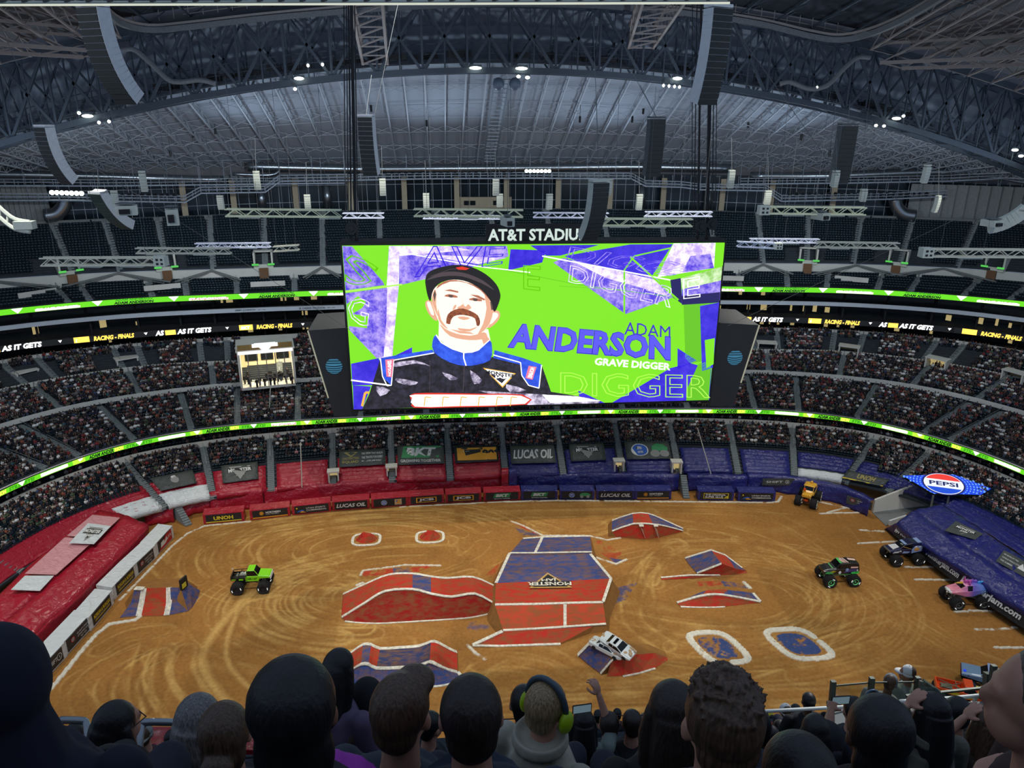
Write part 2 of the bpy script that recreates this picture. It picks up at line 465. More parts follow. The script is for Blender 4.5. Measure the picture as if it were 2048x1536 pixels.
# ---- parapets, slabs, back walls (all part of the building)
def band(name, prof, m, label=None, p0=-108, p1=108):
    mb = MB(); ring_band(mb, prof, p0, p1); return struct(mb.build(name, m), label)
band('wall_lower_parapet', [('T', -.15, 7.2), ('T', .15, 7.2), ('T', .15, 8.95), ('T', -.15, 8.95)], m_wallc)
band('wall_club_back', [('T', 3.8, 7.5), ('T', 4.0, 7.5), ('T', 4.0, 11.0), ('T', 3.8, 11.0)], m_beige)
band('slab_second_tier', [('R1', .25, 10.5), ('T', 4.1, 10.9), ('T', 4.1, 11.1), ('R1', .8, 11.3), ('R1', .25, 11.3)], m_wallc)
band('wall_third_tier_lip', [('LIP', -.1, 15.0), ('LIP', .35, 15.0), ('LIP', .35, 15.75), ('LIP', -.1, 15.75)], m_wallc)
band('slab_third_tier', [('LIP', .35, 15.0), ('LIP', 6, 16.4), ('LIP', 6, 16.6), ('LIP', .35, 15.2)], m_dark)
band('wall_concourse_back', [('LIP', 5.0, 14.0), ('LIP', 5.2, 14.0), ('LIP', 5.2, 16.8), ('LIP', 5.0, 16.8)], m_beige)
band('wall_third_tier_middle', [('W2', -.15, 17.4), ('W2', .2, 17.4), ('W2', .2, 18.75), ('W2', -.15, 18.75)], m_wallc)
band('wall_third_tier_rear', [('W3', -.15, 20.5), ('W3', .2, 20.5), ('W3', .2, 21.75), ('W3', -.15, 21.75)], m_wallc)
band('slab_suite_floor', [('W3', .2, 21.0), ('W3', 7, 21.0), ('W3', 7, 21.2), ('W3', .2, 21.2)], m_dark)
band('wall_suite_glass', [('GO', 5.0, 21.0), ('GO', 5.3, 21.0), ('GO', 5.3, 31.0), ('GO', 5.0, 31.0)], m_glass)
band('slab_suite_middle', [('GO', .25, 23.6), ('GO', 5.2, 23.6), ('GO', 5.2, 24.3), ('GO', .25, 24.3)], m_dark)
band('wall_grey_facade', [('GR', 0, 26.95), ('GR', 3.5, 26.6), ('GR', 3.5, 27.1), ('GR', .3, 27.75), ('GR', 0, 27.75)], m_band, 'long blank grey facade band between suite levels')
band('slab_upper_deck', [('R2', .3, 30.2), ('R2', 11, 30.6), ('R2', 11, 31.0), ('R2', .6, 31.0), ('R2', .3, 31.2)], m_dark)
band('wall_upper_deck', [('C0', .0, 32.6), ('C0', .4, 32.6), ('C0', .7, 35.35), ('C0', .3, 35.35)], m_wallc, 'pale concrete wall under the steep upper deck')
band('wall_upper_rim', [('S1', .0, 43.2), ('S1', .4, 43.2), ('S1', .4, 44.6), ('S1', .0, 44.6)], m_conc)
band('wall_gallery_glass', [('S1', 5.0, 43.5), ('S1', 5.2, 43.5), ('S1', 5.2, 52), ('S1', 5.0, 52)], mat('gallery_glass', S(24, 36, 44), 0.15, var=0.3, scale=0.2))
band('slab_gallery_floor', [('S1', .4, 43.4), ('S1', 5.2, 43.4), ('S1', 5.2, 43.6), ('S1', .4, 43.6)], m_conc)

# suite balconies: columns, lit rooms, rows of dark seats
mbc = MB(); mbl = MB(); rr_ = random.Random(3)
for p in np.arange(-70, 70.1, 2.6):
    R = Matrix.Rotation(-AN(p), 3, 'Z')
    for rg, off, z0, z1 in (('GO', 2.6, 21.2, 23.6), ('GO', 3.0, 24.3, 26.9), ('GR', 3.0, 27.6, 30.2), ('T', 3.4, 8.5, 10.8)):
        c = RP(rg, p, off, (z0+z1)/2); mbc.box(c, (0.35, 0.35, z1-z0), R=R)
    for rg, off, z0, z1, pr in (('GO', 4.85, 21.3, 23.5, .38), ('GO', 4.85, 24.4, 26.8, .34), ('GR', 3.9, 27.8, 30.0, .35)):
        for k in range(3):
            if rr_.random() < pr*(1.25 if p > -15 else .55):
                q = p+(k-1)*.85+rr_.uniform(-.2, .2); hh = (z1-z0)*rr_.uniform(.35, .9)
                mbl.box(RP(rg, q, off, z0+hh*.5+(z1-z0)*.1), (rr_.uniform(.4, 1.3), .15, hh*.8), R=R)
struct(mbc.build('suite_columns', m_dark)); struct(mbl.build('lit_suite_openings', m_warm), 'warm lit openings at the back of the suites')
mbl = MB()
for p in np.arange(-75, 75.1, 1.5):
    if rr_.random() < .5:
        R = Matrix.Rotation(-AN(p), 3, 'Z')
        mbl.box(RP('T', p, 3.7, 9.9), (rr_.uniform(.4, 1.6), .1, rr_.uniform(.5, 1.2)), R=R)
for p in list(np.arange(-63, -50, 1.2))+list(np.arange(46, 62, 1.3))+list(np.arange(-40, -30, 2)):
    R = Matrix.Rotation(-AN(p), 3, 'Z')
    mbl.box(RP('LIP', p, 4.9, 15.4), (rr_.uniform(.5, 2.0), .1, .8), R=R)
struct(mbl.build('lit_concourse_openings', m_warm), 'warm lit concourse openings behind the stands')

# vomitory portals
def portal(u, v, z, wdt, hgt, lit, dep=2.2):
    c = PZ(u, v, z); p = phi_of(c); R = Matrix.Rotation(-AN(p), 3, 'Z')
    mb = MB(); ax = R@Vector((1, 0, 0)); ay = R@Vector((0, 1, 0)); up = Vector((0, 0, 1))
    for s in (-1, 1): mb.box(c+ax*s*wdt/2+up*hgt/2+ay*dep/2, (.25, dep, hgt), R=R)
    mb.box(c+up*(hgt+.12)+ay*dep/2, (wdt+.5, dep, .25), R=R)
    o = struct(mb.build('vomitory_portal', m_wallc))
    mb = MB(); mb.box(c+up*hgt/2+ay*dep, (wdt, .1, hgt), R=R)
    if lit > 1:
        mb.mi = 1
        mb.box(c+up*.4+ay*(dep-.6)-ax*wdt*.1, (.5, .4, .9), R=R)
    x = sub(mb.build('portal_back', [m_warm if lit else m_beige, m_dark]), o); x['kind'] = 'structure'
for u, v, l in ((60, 765, 2), (258, 738, 1), (430, 718, 0), (1533, 706, 0), (1695, 713, 0), (1868, 738, 1), (2020, 765, 0)):
    portal(u, v, 17.9, 3.6, 1.9, l)
m_brn = mat('brown_wood_door', S(120, 86, 56), .7); m_sgn = emi('exit_green', S(90, 220, 90), .8)
for u, v in ((122, 548), (330, 540), (530, 536), (1612, 530), (1800, 532), (2005, 543), (745, 533), (1250, 530)):
    p = phi_of(PZ(u, v, 34.5)); R = Matrix.Rotation(-AN(p), 3, 'Z'); B0 = RP('C0', p, 0, 0); rd = R@Vector((0, 1, 0)); rx = R@Vector((1, 0, 0)); q = lambda x, y, z: B0+rx*x+rd*y+Vector((0, 0, z))
    mb = MB(); [mb.box(q(s*1.7, 2.4, 36.8), (.35, 3.6, 3.2), R=R) for s in (-1, 1)]; mb.box(q(0, 3.4, 38.3), (3.7, 1.6, .3), R=R); mb.box(q(0, .5, 35.7), (3.6, .25, .8), R=R); o = struct(mb.build('wall_upper_vomitory', m_wallc))
    mb = MB(); mb.box(q(0, 4.0, 36.8), (3.1, .15, 2.8), R=R); x = sub(mb.build('dark_opening', m_dark), o); x['kind'] = 'structure'
    mb = MB(); mb.box(q(0, -.15, 34.3), (1.7, .5, 2.3), R=R); x = sub(mb.build('brown_door', m_brn), o); x['kind'] = 'structure'
    mb = MB(); mb.box(q(1.5, -.35, 36.2), (1.3, .1, .35), R=R); mb.box(q(-1.5, -.35, 36.2), (1.3, .1, .35), R=R); x = sub(mb.build('lit_green_sign', m_sgn), o); x['kind'] = 'structure'
for u, v in ((668, 968), (784, 958), (1238, 946), (1353, 948)):
    portal(u, v, 2.8, 1.6, 2.1, 1, 1.6)

# tall glazed concourse opening in the third tier, lit inside
_c = PZ(538, 771, 15.8); _v = Vector((_c.x-CAM[0], _c.y-CAM[1], 0)); _q = Vector((_v.y, -_v.x, 0)).normalized()*(_c-Vector(CAM)).dot(Vector(FW))*51.5/F; _l = _c-_q; _r = _c+_q; _d = (_r-_l); _w = _d.length; _d.normalize(); _n = Vector((-_d.y, _d.x, 0)); _h = 6.9; _a = math.atan2(_d.y, _d.x)
mb = MB(); c = (_l+_r)/2
for q in (_l, _r): mb.box(q+_n*4+Vector((0, 0, _h/2)), (.4, 8, _h), rz=_a)
mb.box(c+_n*4+Vector((0, 0, _h+.2)), (_w+.8, 8, .3), rz=_a); mb.box(c+_n*4-Vector((0, 0, .3)), (_w, 8, .5), rz=_a); struct(mb.build('wall_glazed_concourse', m_wallc), 'pale surround of the tall lit concourse opening')
mb = MB(); mb.box(c+_n*7.8+Vector((0, 0, _h/2)), (_w, .3, _h), rz=_a); struct(mb.build('wall_concourse_lit_back', mat('cream_wall', S(232, 214, 170), .8)))
for _k in (.25, .75): spot('concourse_ceiling_lamp', _l.lerp(_r, _k)+_n*3.5+Vector((0, 0, _h-.3)), _l.lerp(_r, _k)+_n*4.2, 2600, 150, (1, .86, .6), 1, .4)
mb = MB()
for k in range(3): mb.box(c+_n*7.5+_d*(_w*(.02+.3*k-.3))+Vector((0, 0, _h*.62)), (_w*.24, .2, _h*.4), rz=_a)
struct(mb.build('window_concourse_dark_panels', m_glass))
mb = MB()
for k in range(1, 6): mb.box(_l.lerp(_r, k/6)+Vector((0, 0, _h/2)), (.16, .2, _h), rz=_a)
struct(mb.build('window_concourse_mullions', m_rail))
t = empty('entrance_sign', c+Vector((0, 0, _h)), 'white light bar with triangular emblem over the lit concourse opening', 'sign')
mb = MB(); mb.box(c-_n*.2+Vector((0, 0, _h-.1)), (_w, .2, .55), rz=_a); sub(mb.build('light_bar', emi('bar_white', (.9, .9, .95), 1.2)), t)
mb = MB(); q = c-_n*.5+Vector((0, 0, _h+.9)); mb.prism([q-_d*1.9+Vector((0, 0, .8)), q+_d*1.9+Vector((0, 0, .8)), q+Vector((0, 0, -1.2))], _n*.1); mb.box(q+Vector((0, 0, .35)), (4.6, .2, .7), rz=_a); sub(mb.build('emblem', emi('bar_white', (.9, .9, .95), 1.2)), t)
mb = MB(); mb.box(c-_n*.1+Vector((0, 0, _h+.9)), (_w, .2, 1.0), rz=_a); sub(mb.build('gold_board', mat('gold_board', S(150, 124, 70), .6)), t)
_GLZ = (_l, _r, _n, _d)

# chevron braces on the pale wall under the upper deck's aisles, and low white screens
mb = MB()
for k, (u, v) in enumerate([(15, 572), (228, 541), (424, 535), (645, 530), (1525, 528), (1715, 528), (1900, 532)]):
    t = PY(u, v, PZ(u, v, 35.1).y-.3); p = phi_of(t)
    for s in (-1, 1):
        mb.bar(RP('C0', p, -.1, 35.3), RP('C0', p+s*2.9, -.9, 33.4), .3)
        mb.bar(RP('C0', p+s*.3, -.1, 34.9), RP('C0', p+s*2.5, -1.2, 33.2), .16)
struct(mb.build('wall_chevron_braces', m_conc), 'chevron braces on the wall beneath the upper deck')
mb = MB()
for u, v in ((60, 580), (322, 568), (536, 565), (1702, 560), (1460, 560)):
    p = phi_of(PZ(u, v, 33)); mb.box(RP('C0', p, -3.2, 32.9), (6.5, .2, 1.0), rz=-AN(p))
struct(mb.build('wall_camera_platform_screens', m_wallc), 'low white screens round the camera platforms of the upper deck')

# ---- light ribbons (curved LED boards)
def ribbon(name, label, rg, off, z0, z1, items, colbg, period, fs, phase=0.0, p0=-104, p1=104, gap=None):
    e = empty(name, RP(rg, 0, off, z0), label, 'display board')
    mb = MB(); ring_band(mb, [(rg, off+.02, z0), (rg, off+.25, z0), (rg, off+.25, z1), (rg, off+.02, z1)], p0, p1, 1.0)
    sub(mb.build('board_housing', mat('board_housing', S(20, 20, 22), .5)), e)
    ph, s = arc(rg, off)
    mb = MB(); vs = []; pr = np.arange(p0, p1+.01, .8)
    for p in pr: vs += [RP(rg, p, off, z0+.04), RP(rg, p, off, z1-.04)]
    mb.add(vs, [(2*i, 2*i+2, 2*i+3, 2*i+1) for i in range(len(pr)-1)])
    sub(mb.build('led_face', colbg), e)
    mats = []; mb = MB(); H = z1-z0
    def mp(x0, lift=.03):
        def f(x, y):
            q = np.interp(x0+x, s, ph); return RP(rg, q, off-lift, z0+y)
        return f
    smax = s[-1]*.9; k0 = int(-smax/period)
    for k in range(k0, -k0+1):
        for (x, kind, arg, mt, wd, ht, yb) in items:
            x0 = k*period+x+phase
            if abs(x0) > smax: continue
            if mt not in mats: mats.append(mt)
            mi = mats.index(mt)
            if kind == 't': put_text(mb, arg, None, None, None, width=wd, height=ht*H, mi=mi, bold=.05, shear=.2, mapf=lambda X, Y, f=mp(x0): f(X, Y+yb*H))
            elif kind == 'v':
                f = mp(x0, .035); mb.add([f(0, H*.92), f(wd, H*.92), f(wd/2, H*.08)], [(0, 1, 2)], mi)
                f = mp(x0, .05); mb.add([f(wd*.28, H*.75), f(wd*.72, H*.75), f(wd/2, H*.35)], [(0, 1, 2)], mats.index(arg) if arg in mats else (mats.append(arg) or len(mats)-1))
            elif kind == 'b':
                f = mp(x0, .025); mb.add([f(0, H*yb), f(wd, H*yb), f(wd, H*(yb+ht)), f(0, H*(yb+ht))], [(0, 1, 2, 3)], mi)
    sub(mb.build('board_lettering', mats), e)
    return e
e_green = emi('led_green', S(112, 232, 30), 1.0); e_dgreen = emi('led_deep_green', S(52, 165, 20), .9); e_lime = emi('led_lime', S(190, 240, 60), 1.2)
e_white = emi('led_white', (1, 1, 1), 1.9); e_pink = emi('led_pale_pink', S(255, 205, 215), 2.2); e_blk = emi('led_black', S(14, 40, 10), .4)
e_gold = emi('led_gold', S(250, 200, 80), 1.9); e_dk = emi('led_off', (0.004, 0.005, 0.006), 1); e_red = emi('led_red', S(235, 60, 60), 1.1)
ribbon('upper_light_ribbon', 'upper green LED ribbon board below the empty upper deck', 'R2', 0, 30.25, 31.35,
  [(0, 't', 'ADAM ANDERSON', e_blk, 6.9, .5, .06), (.2, 't', 'ADAM ANDERSON', e_dgreen, 6.6, .3, .66), (9.6, 'v', e_pink, e_white, 1.8, 0, 0), (13.2, 'b', None, e_pink, 7.2, .34, .1), (13.3, 't', 'GRAVE DIGGER', e_red, 7, .4, .12), (13.2, 't', 'GRAVE DIGGER', e_white, 7, .4, .16), (22.4, 'v', e_pink, e_white, 1.8, 0, 0)],
  e_green, 26.0, 1, phase=4.0)
ribbon('lower_light_ribbon', 'lower green LED ribbon board above the lower bowl', 'R1', 0, 10.5, 11.35,
  [(0, 't', 'ADAM ANDER', e_blk, 4.0, .8, .1), (4.1, 't', 'RSON', e_gold, 1.5, .8, .1), (6, 't', 'STILL LETS!', e_dgreen, 4.2, .7, .15), (7.6, 'v', e_pink, e_white, 1.1, 0, 0), (11.2, 'b', None, e_pink, 4.4, .6, .2), (11.2, 't', 'GRAVE DIGGER', e_red, 4.4, .6, .18), (11.2, 't', 'GRAVE DIGGER', e_white, 4.3, .6, .26), (16.4, 'b', None, e_lime, 2.0, .9, .05), (17, 'v', e_pink, e_white, 1.1, 0, 0)],
  e_green, 19.0, 1, phase=2.0)
ribbon('suite_light_ribbon', 'black LED ribbon board with gold and white lettering at suite level', 'GO', 0, 23.35, 24.55,
  [(0, 'v', e_white, e_dk, 1.5, 0, 0), (3.0, 'b', None, e_gold, 2.6, .9, .05), (3.3, 't', 'BKT', e_white, 1.8, .5, .2), (6.3, 't', 'RACING - FINALS', e_gold, 7.0, .75, .1), (14.6, 'v', e_white, e_dk, 1.5, 0, 0), (17.0, 't', 'AS', e_white, 1.6, .85, .05), (18.8, 'b', None, e_gold, 1.9, .8, .05), (20.9, 't', 'AS IT GETS', e_white, 6.4, .85, .05)],
  e_dk, 29.5, 1, phase=3.2)
# names on the grey band
mb = MB(); ph, s = arc('GR', 0)
for u, tx, wd in ((470, 'JIMMY JOHNSON', 3.9), (597, '28  DARREN WOODSON', 5.2)):
    p = phi_of(PZ(u, 622, 27.3)); s0 = np.interp(p, ph, s)
    put_text(mb, tx, None, None, None, width=wd, height=.42, bold=.02, mapf=lambda X, Y: RP('GR', np.interp(s0+X, s, ph), -.04, 27.15+Y))
    put_text(mb, '1989 - 1998', None, None, None, width=1.5, height=.22, bold=.0, mapf=lambda X, Y: RP('GR', np.interp(s0+wd+.4+X, s, ph), -.04, 27.25+Y))
x = mb.build('facade_name_lettering', mat('name_letters', S(60, 66, 74), .6)); struct(x, 'dark names lettered on the grey facade band')

# ---------------------------------------------------------------- instanced meshes baked into one mesh
def inst_mesh(name, tv, tf, tc, pos, rot, scl, cols, m):
    """tv (n,3), tf list of 4-tuples, tc class per face, cols (k, nclass, 3)"""
    k = len(pos); n = len(tv); tv = np.array(tv, float); c = np.cos(rot)[:, None]; s = np.sin(rot)[:, None]
    x = (tv[None, :, 0]*c-tv[None, :, 1]*s)*scl[:, None]+pos[:, 0:1]
    y = (tv[None, :, 0]*s+tv[None, :, 1]*c)*scl[:, None]+pos[:, 1:2]
    z = tv[None, :, 2]*scl[:, None]+pos[:, 2:3]
    V = np.stack([x, y, z], -1).reshape(-1, 3).astype(np.float32)
    tf = np.array(tf, np.int32); nf = len(tf)
    Fc = (tf[None]+(np.arange(k)*n)[:, None, None]).reshape(-1)
    me = bpy.data.meshes.new(name)
    me.vertices.add(len(V)); me.vertices.foreach_set('co', V.ravel())
    me.loops.add(len(Fc)); me.loops.foreach_set('vertex_index', Fc.astype(np.int32))
    me.polygons.add(k*nf); me.polygons.foreach_set('loop_start', np.arange(0, len(Fc), 4, dtype=np.int32))
    try: me.polygons.foreach_set('loop_total', np.full(k*nf, 4, np.int32))
    except Exception: pass
    at = me.attributes.new('Col', 'FLOAT_COLOR', 'FACE')
    C = cols[:, np.array(tc), :]; C = np.concatenate([C, np.ones(C.shape[:2]+(1,))], -1)
    at.data.foreach_set('color', C.astype(np.float32).ravel())
    me.update(calc_edges=True); me.materials.append(m)
    return me
def quads_only(mb_faces):
    return [f if len(f) == 4 else (f[0], f[1], f[2], f[2]) for f in mb_faces]

# seat template: seat pan, backrest
def seat_mb():
    mb = MB(); mb.box((0, .05, .40), (.56, .40, .07)); mb.box((0, .28, .64), (.56, .08, .40)); return mb
_sm = seat_mb()
m_seat = mat('stadium_seat_plastic', None, 0.35, var=0.1, scale=1, attr=True, spec=.6)
C_SEAT = S(27, 42, 50)
# person template facing -y
def person_mb(pose=0):
    mb = MB(); cl = []
    def grp(c, f0):
        cl.extend([c]*(len(mb.f)-f0))
    def hx(c, w0, d0, w1, d1, z0, z1, cls, y1=None):
        f0 = len(mb.f); x, y = c; y1 = y if y1 is None else y1
        mb.hexa([(x-w0, y-d0, z0), (x+w0, y-d0, z0), (x+w0, y+d0, z0), (x-w0, y+d0, z0), (x-w1, y1-d1, z1), (x+w1, y1-d1, z1), (x+w1, y1+d1, z1), (x-w1, y1+d1, z1)])
        grp(cls, f0)
    lean = (-.06, .02, -.14)[pose % 3]
    hx((0, .08), .17, .11, .22, .12, .45, .98, 0, .08+lean)          # torso
    hx((0, .08+lean), .20, .11, .06, .06, .98, 1.06, 0)
    hx((0, .07+lean), .055, .06, .05, .055, 1.04, 1.12, 1)             # neck
    hx((0, .05+lean), .075, .085, .10, .11, 1.10, 1.22, 1); hx((0, .05+lean), .10, .11, .07, .08, 1.22, 1.34, 2)
    for s in (-1, 1):
        hx((s*.10, -.16), .085, .26, .075, .24, .42, .57, 3)           # thighs
        hx((s*.10, -.40), .07, .07, .06, .06, .0, .46, 3)              # shins
        if pose == 1: hx((s*.26, -.02), .05, .06, .05, .10, .62, .96, 0, .06); hx((s*.20, -.2), .045, .16, .045, .14, .60, .68, 1)
        elif pose == 2: hx((s*.25, .0), .05, .08, .05, .08, .66, .96, 0); hx((s*.15, -.22), .045, .05, .04, .05, .66, 1.1, 1)
        else: hx((s*.26, .0), .05, .07, .055, .08, .55, .95, 0); hx((s*.2, -.14), .045, .13, .045, .12, .52, .6, 1)
    return mb, cl
m_folk = mat('spectator_clothes_and_skin', None, 0.85, var=0.08, scale=5, attr=True)
SH = [S(22, 24, 30)]*8+[S(38, 40, 48)]*4+[S(28, 36, 58)]*3+[S(228, 228, 224)]*4+[S(120, 122, 126)]*3+[S(128, 44, 46)]*2+[S(150, 84, 60), S(60, 76, 106), S(180, 130, 136), S(76, 96, 70), S(96, 76, 66), S(60, 96, 106), S(176, 164, 144)]
SN = ['black', 'black', 'black', 'black', 'black', 'black', 'black', 'black', 'charcoal', 'charcoal', 'charcoal', 'charcoal', 'navy', 'navy', 'navy', 'white', 'white', 'white', 'white', 'grey', 'grey', 'grey', 'red', 'red', 'orange', 'blue', 'pink', 'green', 'brown', 'teal', 'tan']
SK = [S(158, 128, 112), S(124, 94, 80), S(88, 64, 52), S(168, 138, 122), S(140, 108, 92)]
HR = [S(28, 22, 20), S(20, 18, 18), S(56, 44, 36), S(104, 86, 66), S(30, 26, 26), S(190, 190, 185), S(110, 50, 46)]
PT = [S(30, 34, 48), S(24, 24, 26), S(60, 70, 90), S(90, 84, 70)]

def frame_px(P):
    d = P-CAM; z = d@FW
    return 1024+F*(d@RT)/z, 768-F*(d@UP)/z, z
FK = np.array(FOLK); SE = np.array(SEATS)
print('folk', len(FK), 'seats', len(SE))
u, v, z = frame_px(FK[:, :3]); inn = (z > 0) & (u > -60) & (u < 2110) & (v > -20) & (v < 1560)
FK = FK[inn]; zz = z[inn]; uu = u[inn]; vv = v[inn]
si = nr.randint(0, len(SH), len(FK)); order = np.argsort(zz+((vv > 1330)*500)+((uu < 4) | (uu > 2044))*500)
near = order[:300]; far = order[300:]
def cols_for(idx):
    k = len(idx); C = np.zeros((k, 4, 3))
    C[:, 0] = np.array(SH)[si[idx]]*nr.uniform(.8, 1.15, (k, 1)); C[:, 1] = np.array(SK)[nr.randint(0, len(SK), k)]
    C[:, 2] = np.array(HR)[nr.randint(0, len(HR), k)]; C[:, 3] = np.array(PT)[nr.randint(0, len(PT), k)]
    return C
crowd_root = None
for pose in range(3):
    mb, cl = person_mb(pose); idx = far[pose::3]
    me = inst_mesh('crowd', mb.v, mb.f, cl, FK[idx, :3], FK[idx, 3], nr.uniform(.92, 1.06, len(idx)), cols_for(idx), m_folk)
    if crowd_root is None:
        crowd_root = link_mesh('seated_crowd', me); tag(crowd_root, 'dense seated crowd filling the tiers round the arena', 'crowd', kind='stuff')
    else:
        o = link_mesh('seated_crowd_rows', me, parent=crowd_root); o['kind'] = 'stuff'
_pm = {}
for i in near:
    pose = int(i) % 3; key = (pose, si[i], int(i) % 5)
    if key not in _pm:
        mb, cl = person_mb(pose); C = np.zeros((1, 4, 3)); C[0, 0] = SH[si[i]]; C[0, 1] = SK[key[2]]; C[0, 2] = HR[(key[2]*3) % len(HR)]; C[0, 3] = PT[key[2] % 4]
        _pm[key] = inst_mesh('spectator', mb.v, mb.f, cl, np.zeros((1, 3)), np.zeros(1), np.ones(1), C, m_folk)
    o = link_mesh('seated_spectator', _pm[key], loc=FK[i, :3], rot=(0, 0, FK[i, 3]))
    side = 'left' if FK[i, 0] < 0 else 'right'; place = 'lower bowl' if FK[i, 2] < 8 else ('club rows' if FK[i, 2] < 10 else 'second tier')
    tag(o, 'seated spectator in a %s top in the nearest %s seats on the %s side' % (SN[si[i]], place, side), 'person', '%s-topped spectators, %s %s' % (SN[si[i]], side, place))
for k in range(22):   # people standing in the lit opening
    _q = _GLZ[0].lerp(_GLZ[1], nr.uniform(.05, .95))+_GLZ[2]*nr.uniform(-1.2, 6)
    mb = MB(); c_ = SH[nr.randint(0, 12)]
    mb.col = PT[k % 4]; mb.hexa([(-.16, -.1, 0), (.16, -.1, 0), (.16, .1, 0), (-.16, .1, 0), (-.18, -.11, .85), (.18, -.11, .85), (.18, .11, .85), (-.18, .11, .85)])
    mb.col = c_; mb.hexa([(-.18, -.11, .85), (.18, -.11, .85), (.18, .11, .85), (-.18, .11, .85), (-.24, -.11, 1.42), (.24, -.11, 1.42), (.2, .11, 1.45), (-.2, .11, 1.45)])
    for s_ in (-1, 1): mb.bar((s_*.27, 0, 1.4), (s_*.3, -.05, .8), .09)
    mb.col = SK[k % 5]; mb.ell((0, 0, 1.6), (.09, .1, .12), 8, 6); mb.col = HR[k % 5]; mb.ell((0, .02, 1.66), (.1, .11, .1), 8, 5)
    tag(mb.build('standing_visitor', m_folk, loc=_q), 'person standing in the tall lit concourse opening', 'person', 'people in the lit concourse opening')
u, v, z = frame_px(SE[:, :3]); inn = (z > 0) & (u > -40) & (u < 2090) & (v > -20) & (v < 1540)
SE = SE[inn]; z = z[inn]+SE[:, 4]*400+(v[inn] > 1300)*900; order = np.argsort(z); near = order[:300]; far = order[300:]
shade = np.repeat(np.array([[C_SEAT]]), len(far), 0)*nr.uniform(.9, 1.12, (len(far), 1, 1))
me = inst_mesh('seats', _sm.v, _sm.f, [0]*len(_sm.f), SE[far, :3], SE[far, 3], np.ones(len(far)), shade, m_seat)
o = link_mesh('stadium_seats', me); tag(o, 'rows of dark blue-green folding seats across the tiers', 'seats', kind='stuff')
mb = MB(); mb.col = C_SEAT; mb.box((0, .05, .42), (.46, .42, .07)); m1 = mb.mesh('seat_pan', m_seat)
mb = MB(); mb.col = C_SEAT; mb.box((0, .30, .66), (.46, .07, .46)); mb.box((0, .2, .3), (.06, .06, .3)); mb.add(m_ := [], []) if False else None
m2 = mb.mesh('seat_back', m_seat)
for i in near:
    o = link_mesh('stadium_seat', m1, loc=SE[i, :3], rot=(0, 0, SE[i, 3]))
    side = 'left' if SE[i, 0] < 0 else 'right'
    tag(o, 'empty dark folding seat among the nearest %s stand rows' % side, 'seat', 'empty seats in the %s stand' % side)
    link_mesh('backrest', m2, parent=o)
# ================================================================ dirt floor
def vnoise(x, y, s, seed):
    r = np.random.RandomState(seed); g = r.rand(64, 64); X = (x/s) % 64; Y = (y/s) % 64
    i = X.astype(int) % 64; j = Y.astype(int) % 64; fx = X-np.floor(X); fy = Y-np.floor(Y); fx = fx*fx*(3-2*fx); fy = fy*fy*(3-2*fy)
    i1 = (i+1) % 64; j1 = (j+1) % 64
    return g[i, j]*(1-fx)*(1-fy)+g[i1, j]*fx*(1-fy)+g[i, j1]*(1-fx)*fy+g[i1, j1]*fx*fy
GX = np.arange(-82, 82.01, .14); GY = np.arange(-44, 31, .14)
gx, gy = np.meshgrid(GX, GY, indexing='ij')
def fb(s, seed): return .5*vnoise(gx+100, gy+100, s, seed)+.3*vnoise(gx+100, gy+100, s/2.1, seed+1)+.2*vnoise(gx+100, gy+100, s/4.3, seed+2)
DIRT = np.array(S(156, 109, 55)); LIGHT = np.array(S(196, 156, 90)); DEEP = np.array(S(124, 84, 42))
n1 = fb(9, 1); n2 = fb(2.2, 5)
G = DIRT[None, None]*(1+.25*(n1-.5)+.22*(n2-.5))[..., None]
def dist_poly(P, wmax):
    """min distance from grid to polyline P (k,2) and index box"""
    P = np.array(P); x0, y0 = P.min(0)-wmax; x1, y1 = P.max(0)+wmax
    i0, i1 = np.searchsorted(GX, [x0, x1]); j0, j1 = np.searchsorted(GY, [y0, y1])
    X = gx[i0:i1, j0:j1]; Y = gy[i0:i1, j0:j1]; D = np.full(X.shape, 1e9); SG = np.zeros(X.shape)
    for a, b in zip(P[:-1], P[1:]):
        d = b-a; L2 = d@d+1e-9; t = np.clip(((X-a[0])*d[0]+(Y-a[1])*d[1])/L2, 0, 1)
        ex = X-a[0]-t*d[0]; ey = Y-a[1]-t*d[1]; q = np.hypot(ex, ey)
        s = np.sign(d[0]*ey-d[1]*ex); m = q < D; D[m] = q[m]; SG[m] = s[m]
    return (slice(i0, i1), slice(j0, j1)), D*SG
def px2(pts, z=0): return [tuple(PZ(u, v, z)[:2]) for u, v in pts]
def blend(sl, k, c):
    k = np.clip(k, 0, 1)[..., None]; G[sl] = G[sl]*(1-k)+np.array(c)*k
def track(pts, amp=.5, pair=True, wid=.45, col=LIGHT, off=0.0, solid=False):
    P = smooth_poly(pts, 5, False)
    P = [(a, b) for a, b in P]
    sl, d = dist_poly(P, 3.5+abs(off)); tread = .75+.5*n2[sl]
    for o in ((-1.3, 1.3) if pair else (0,)):
        q = np.abs(d-o-off); blend(sl, amp*tread*np.exp(-(q/wid)**2)*(np.clip(fb_cache[sl]*2.6-.7, .05, 1.3) if not solid else 1.0), col)
        q = np.abs(d-o-off-wid*1.8); blend(sl, amp*.3*np.exp(-(q/(wid*.45))**2), DEEP)
fb_cache = fb(3.1, 11)
def ellipse(c, rx, ry, a0, a1, rot=0.0, n=26):
    out = []
    for i in range(n):
        a = math.radians(a0+(a1-a0)*i/(n-1)); x, y = rx*math.cos(a), ry*math.sin(a)
        out.append((c[0]+x*math.cos(rot)-y*math.sin(rot), c[1]+x*math.sin(rot)+y*math.cos(rot)))
    return out
tr = random.Random(21)
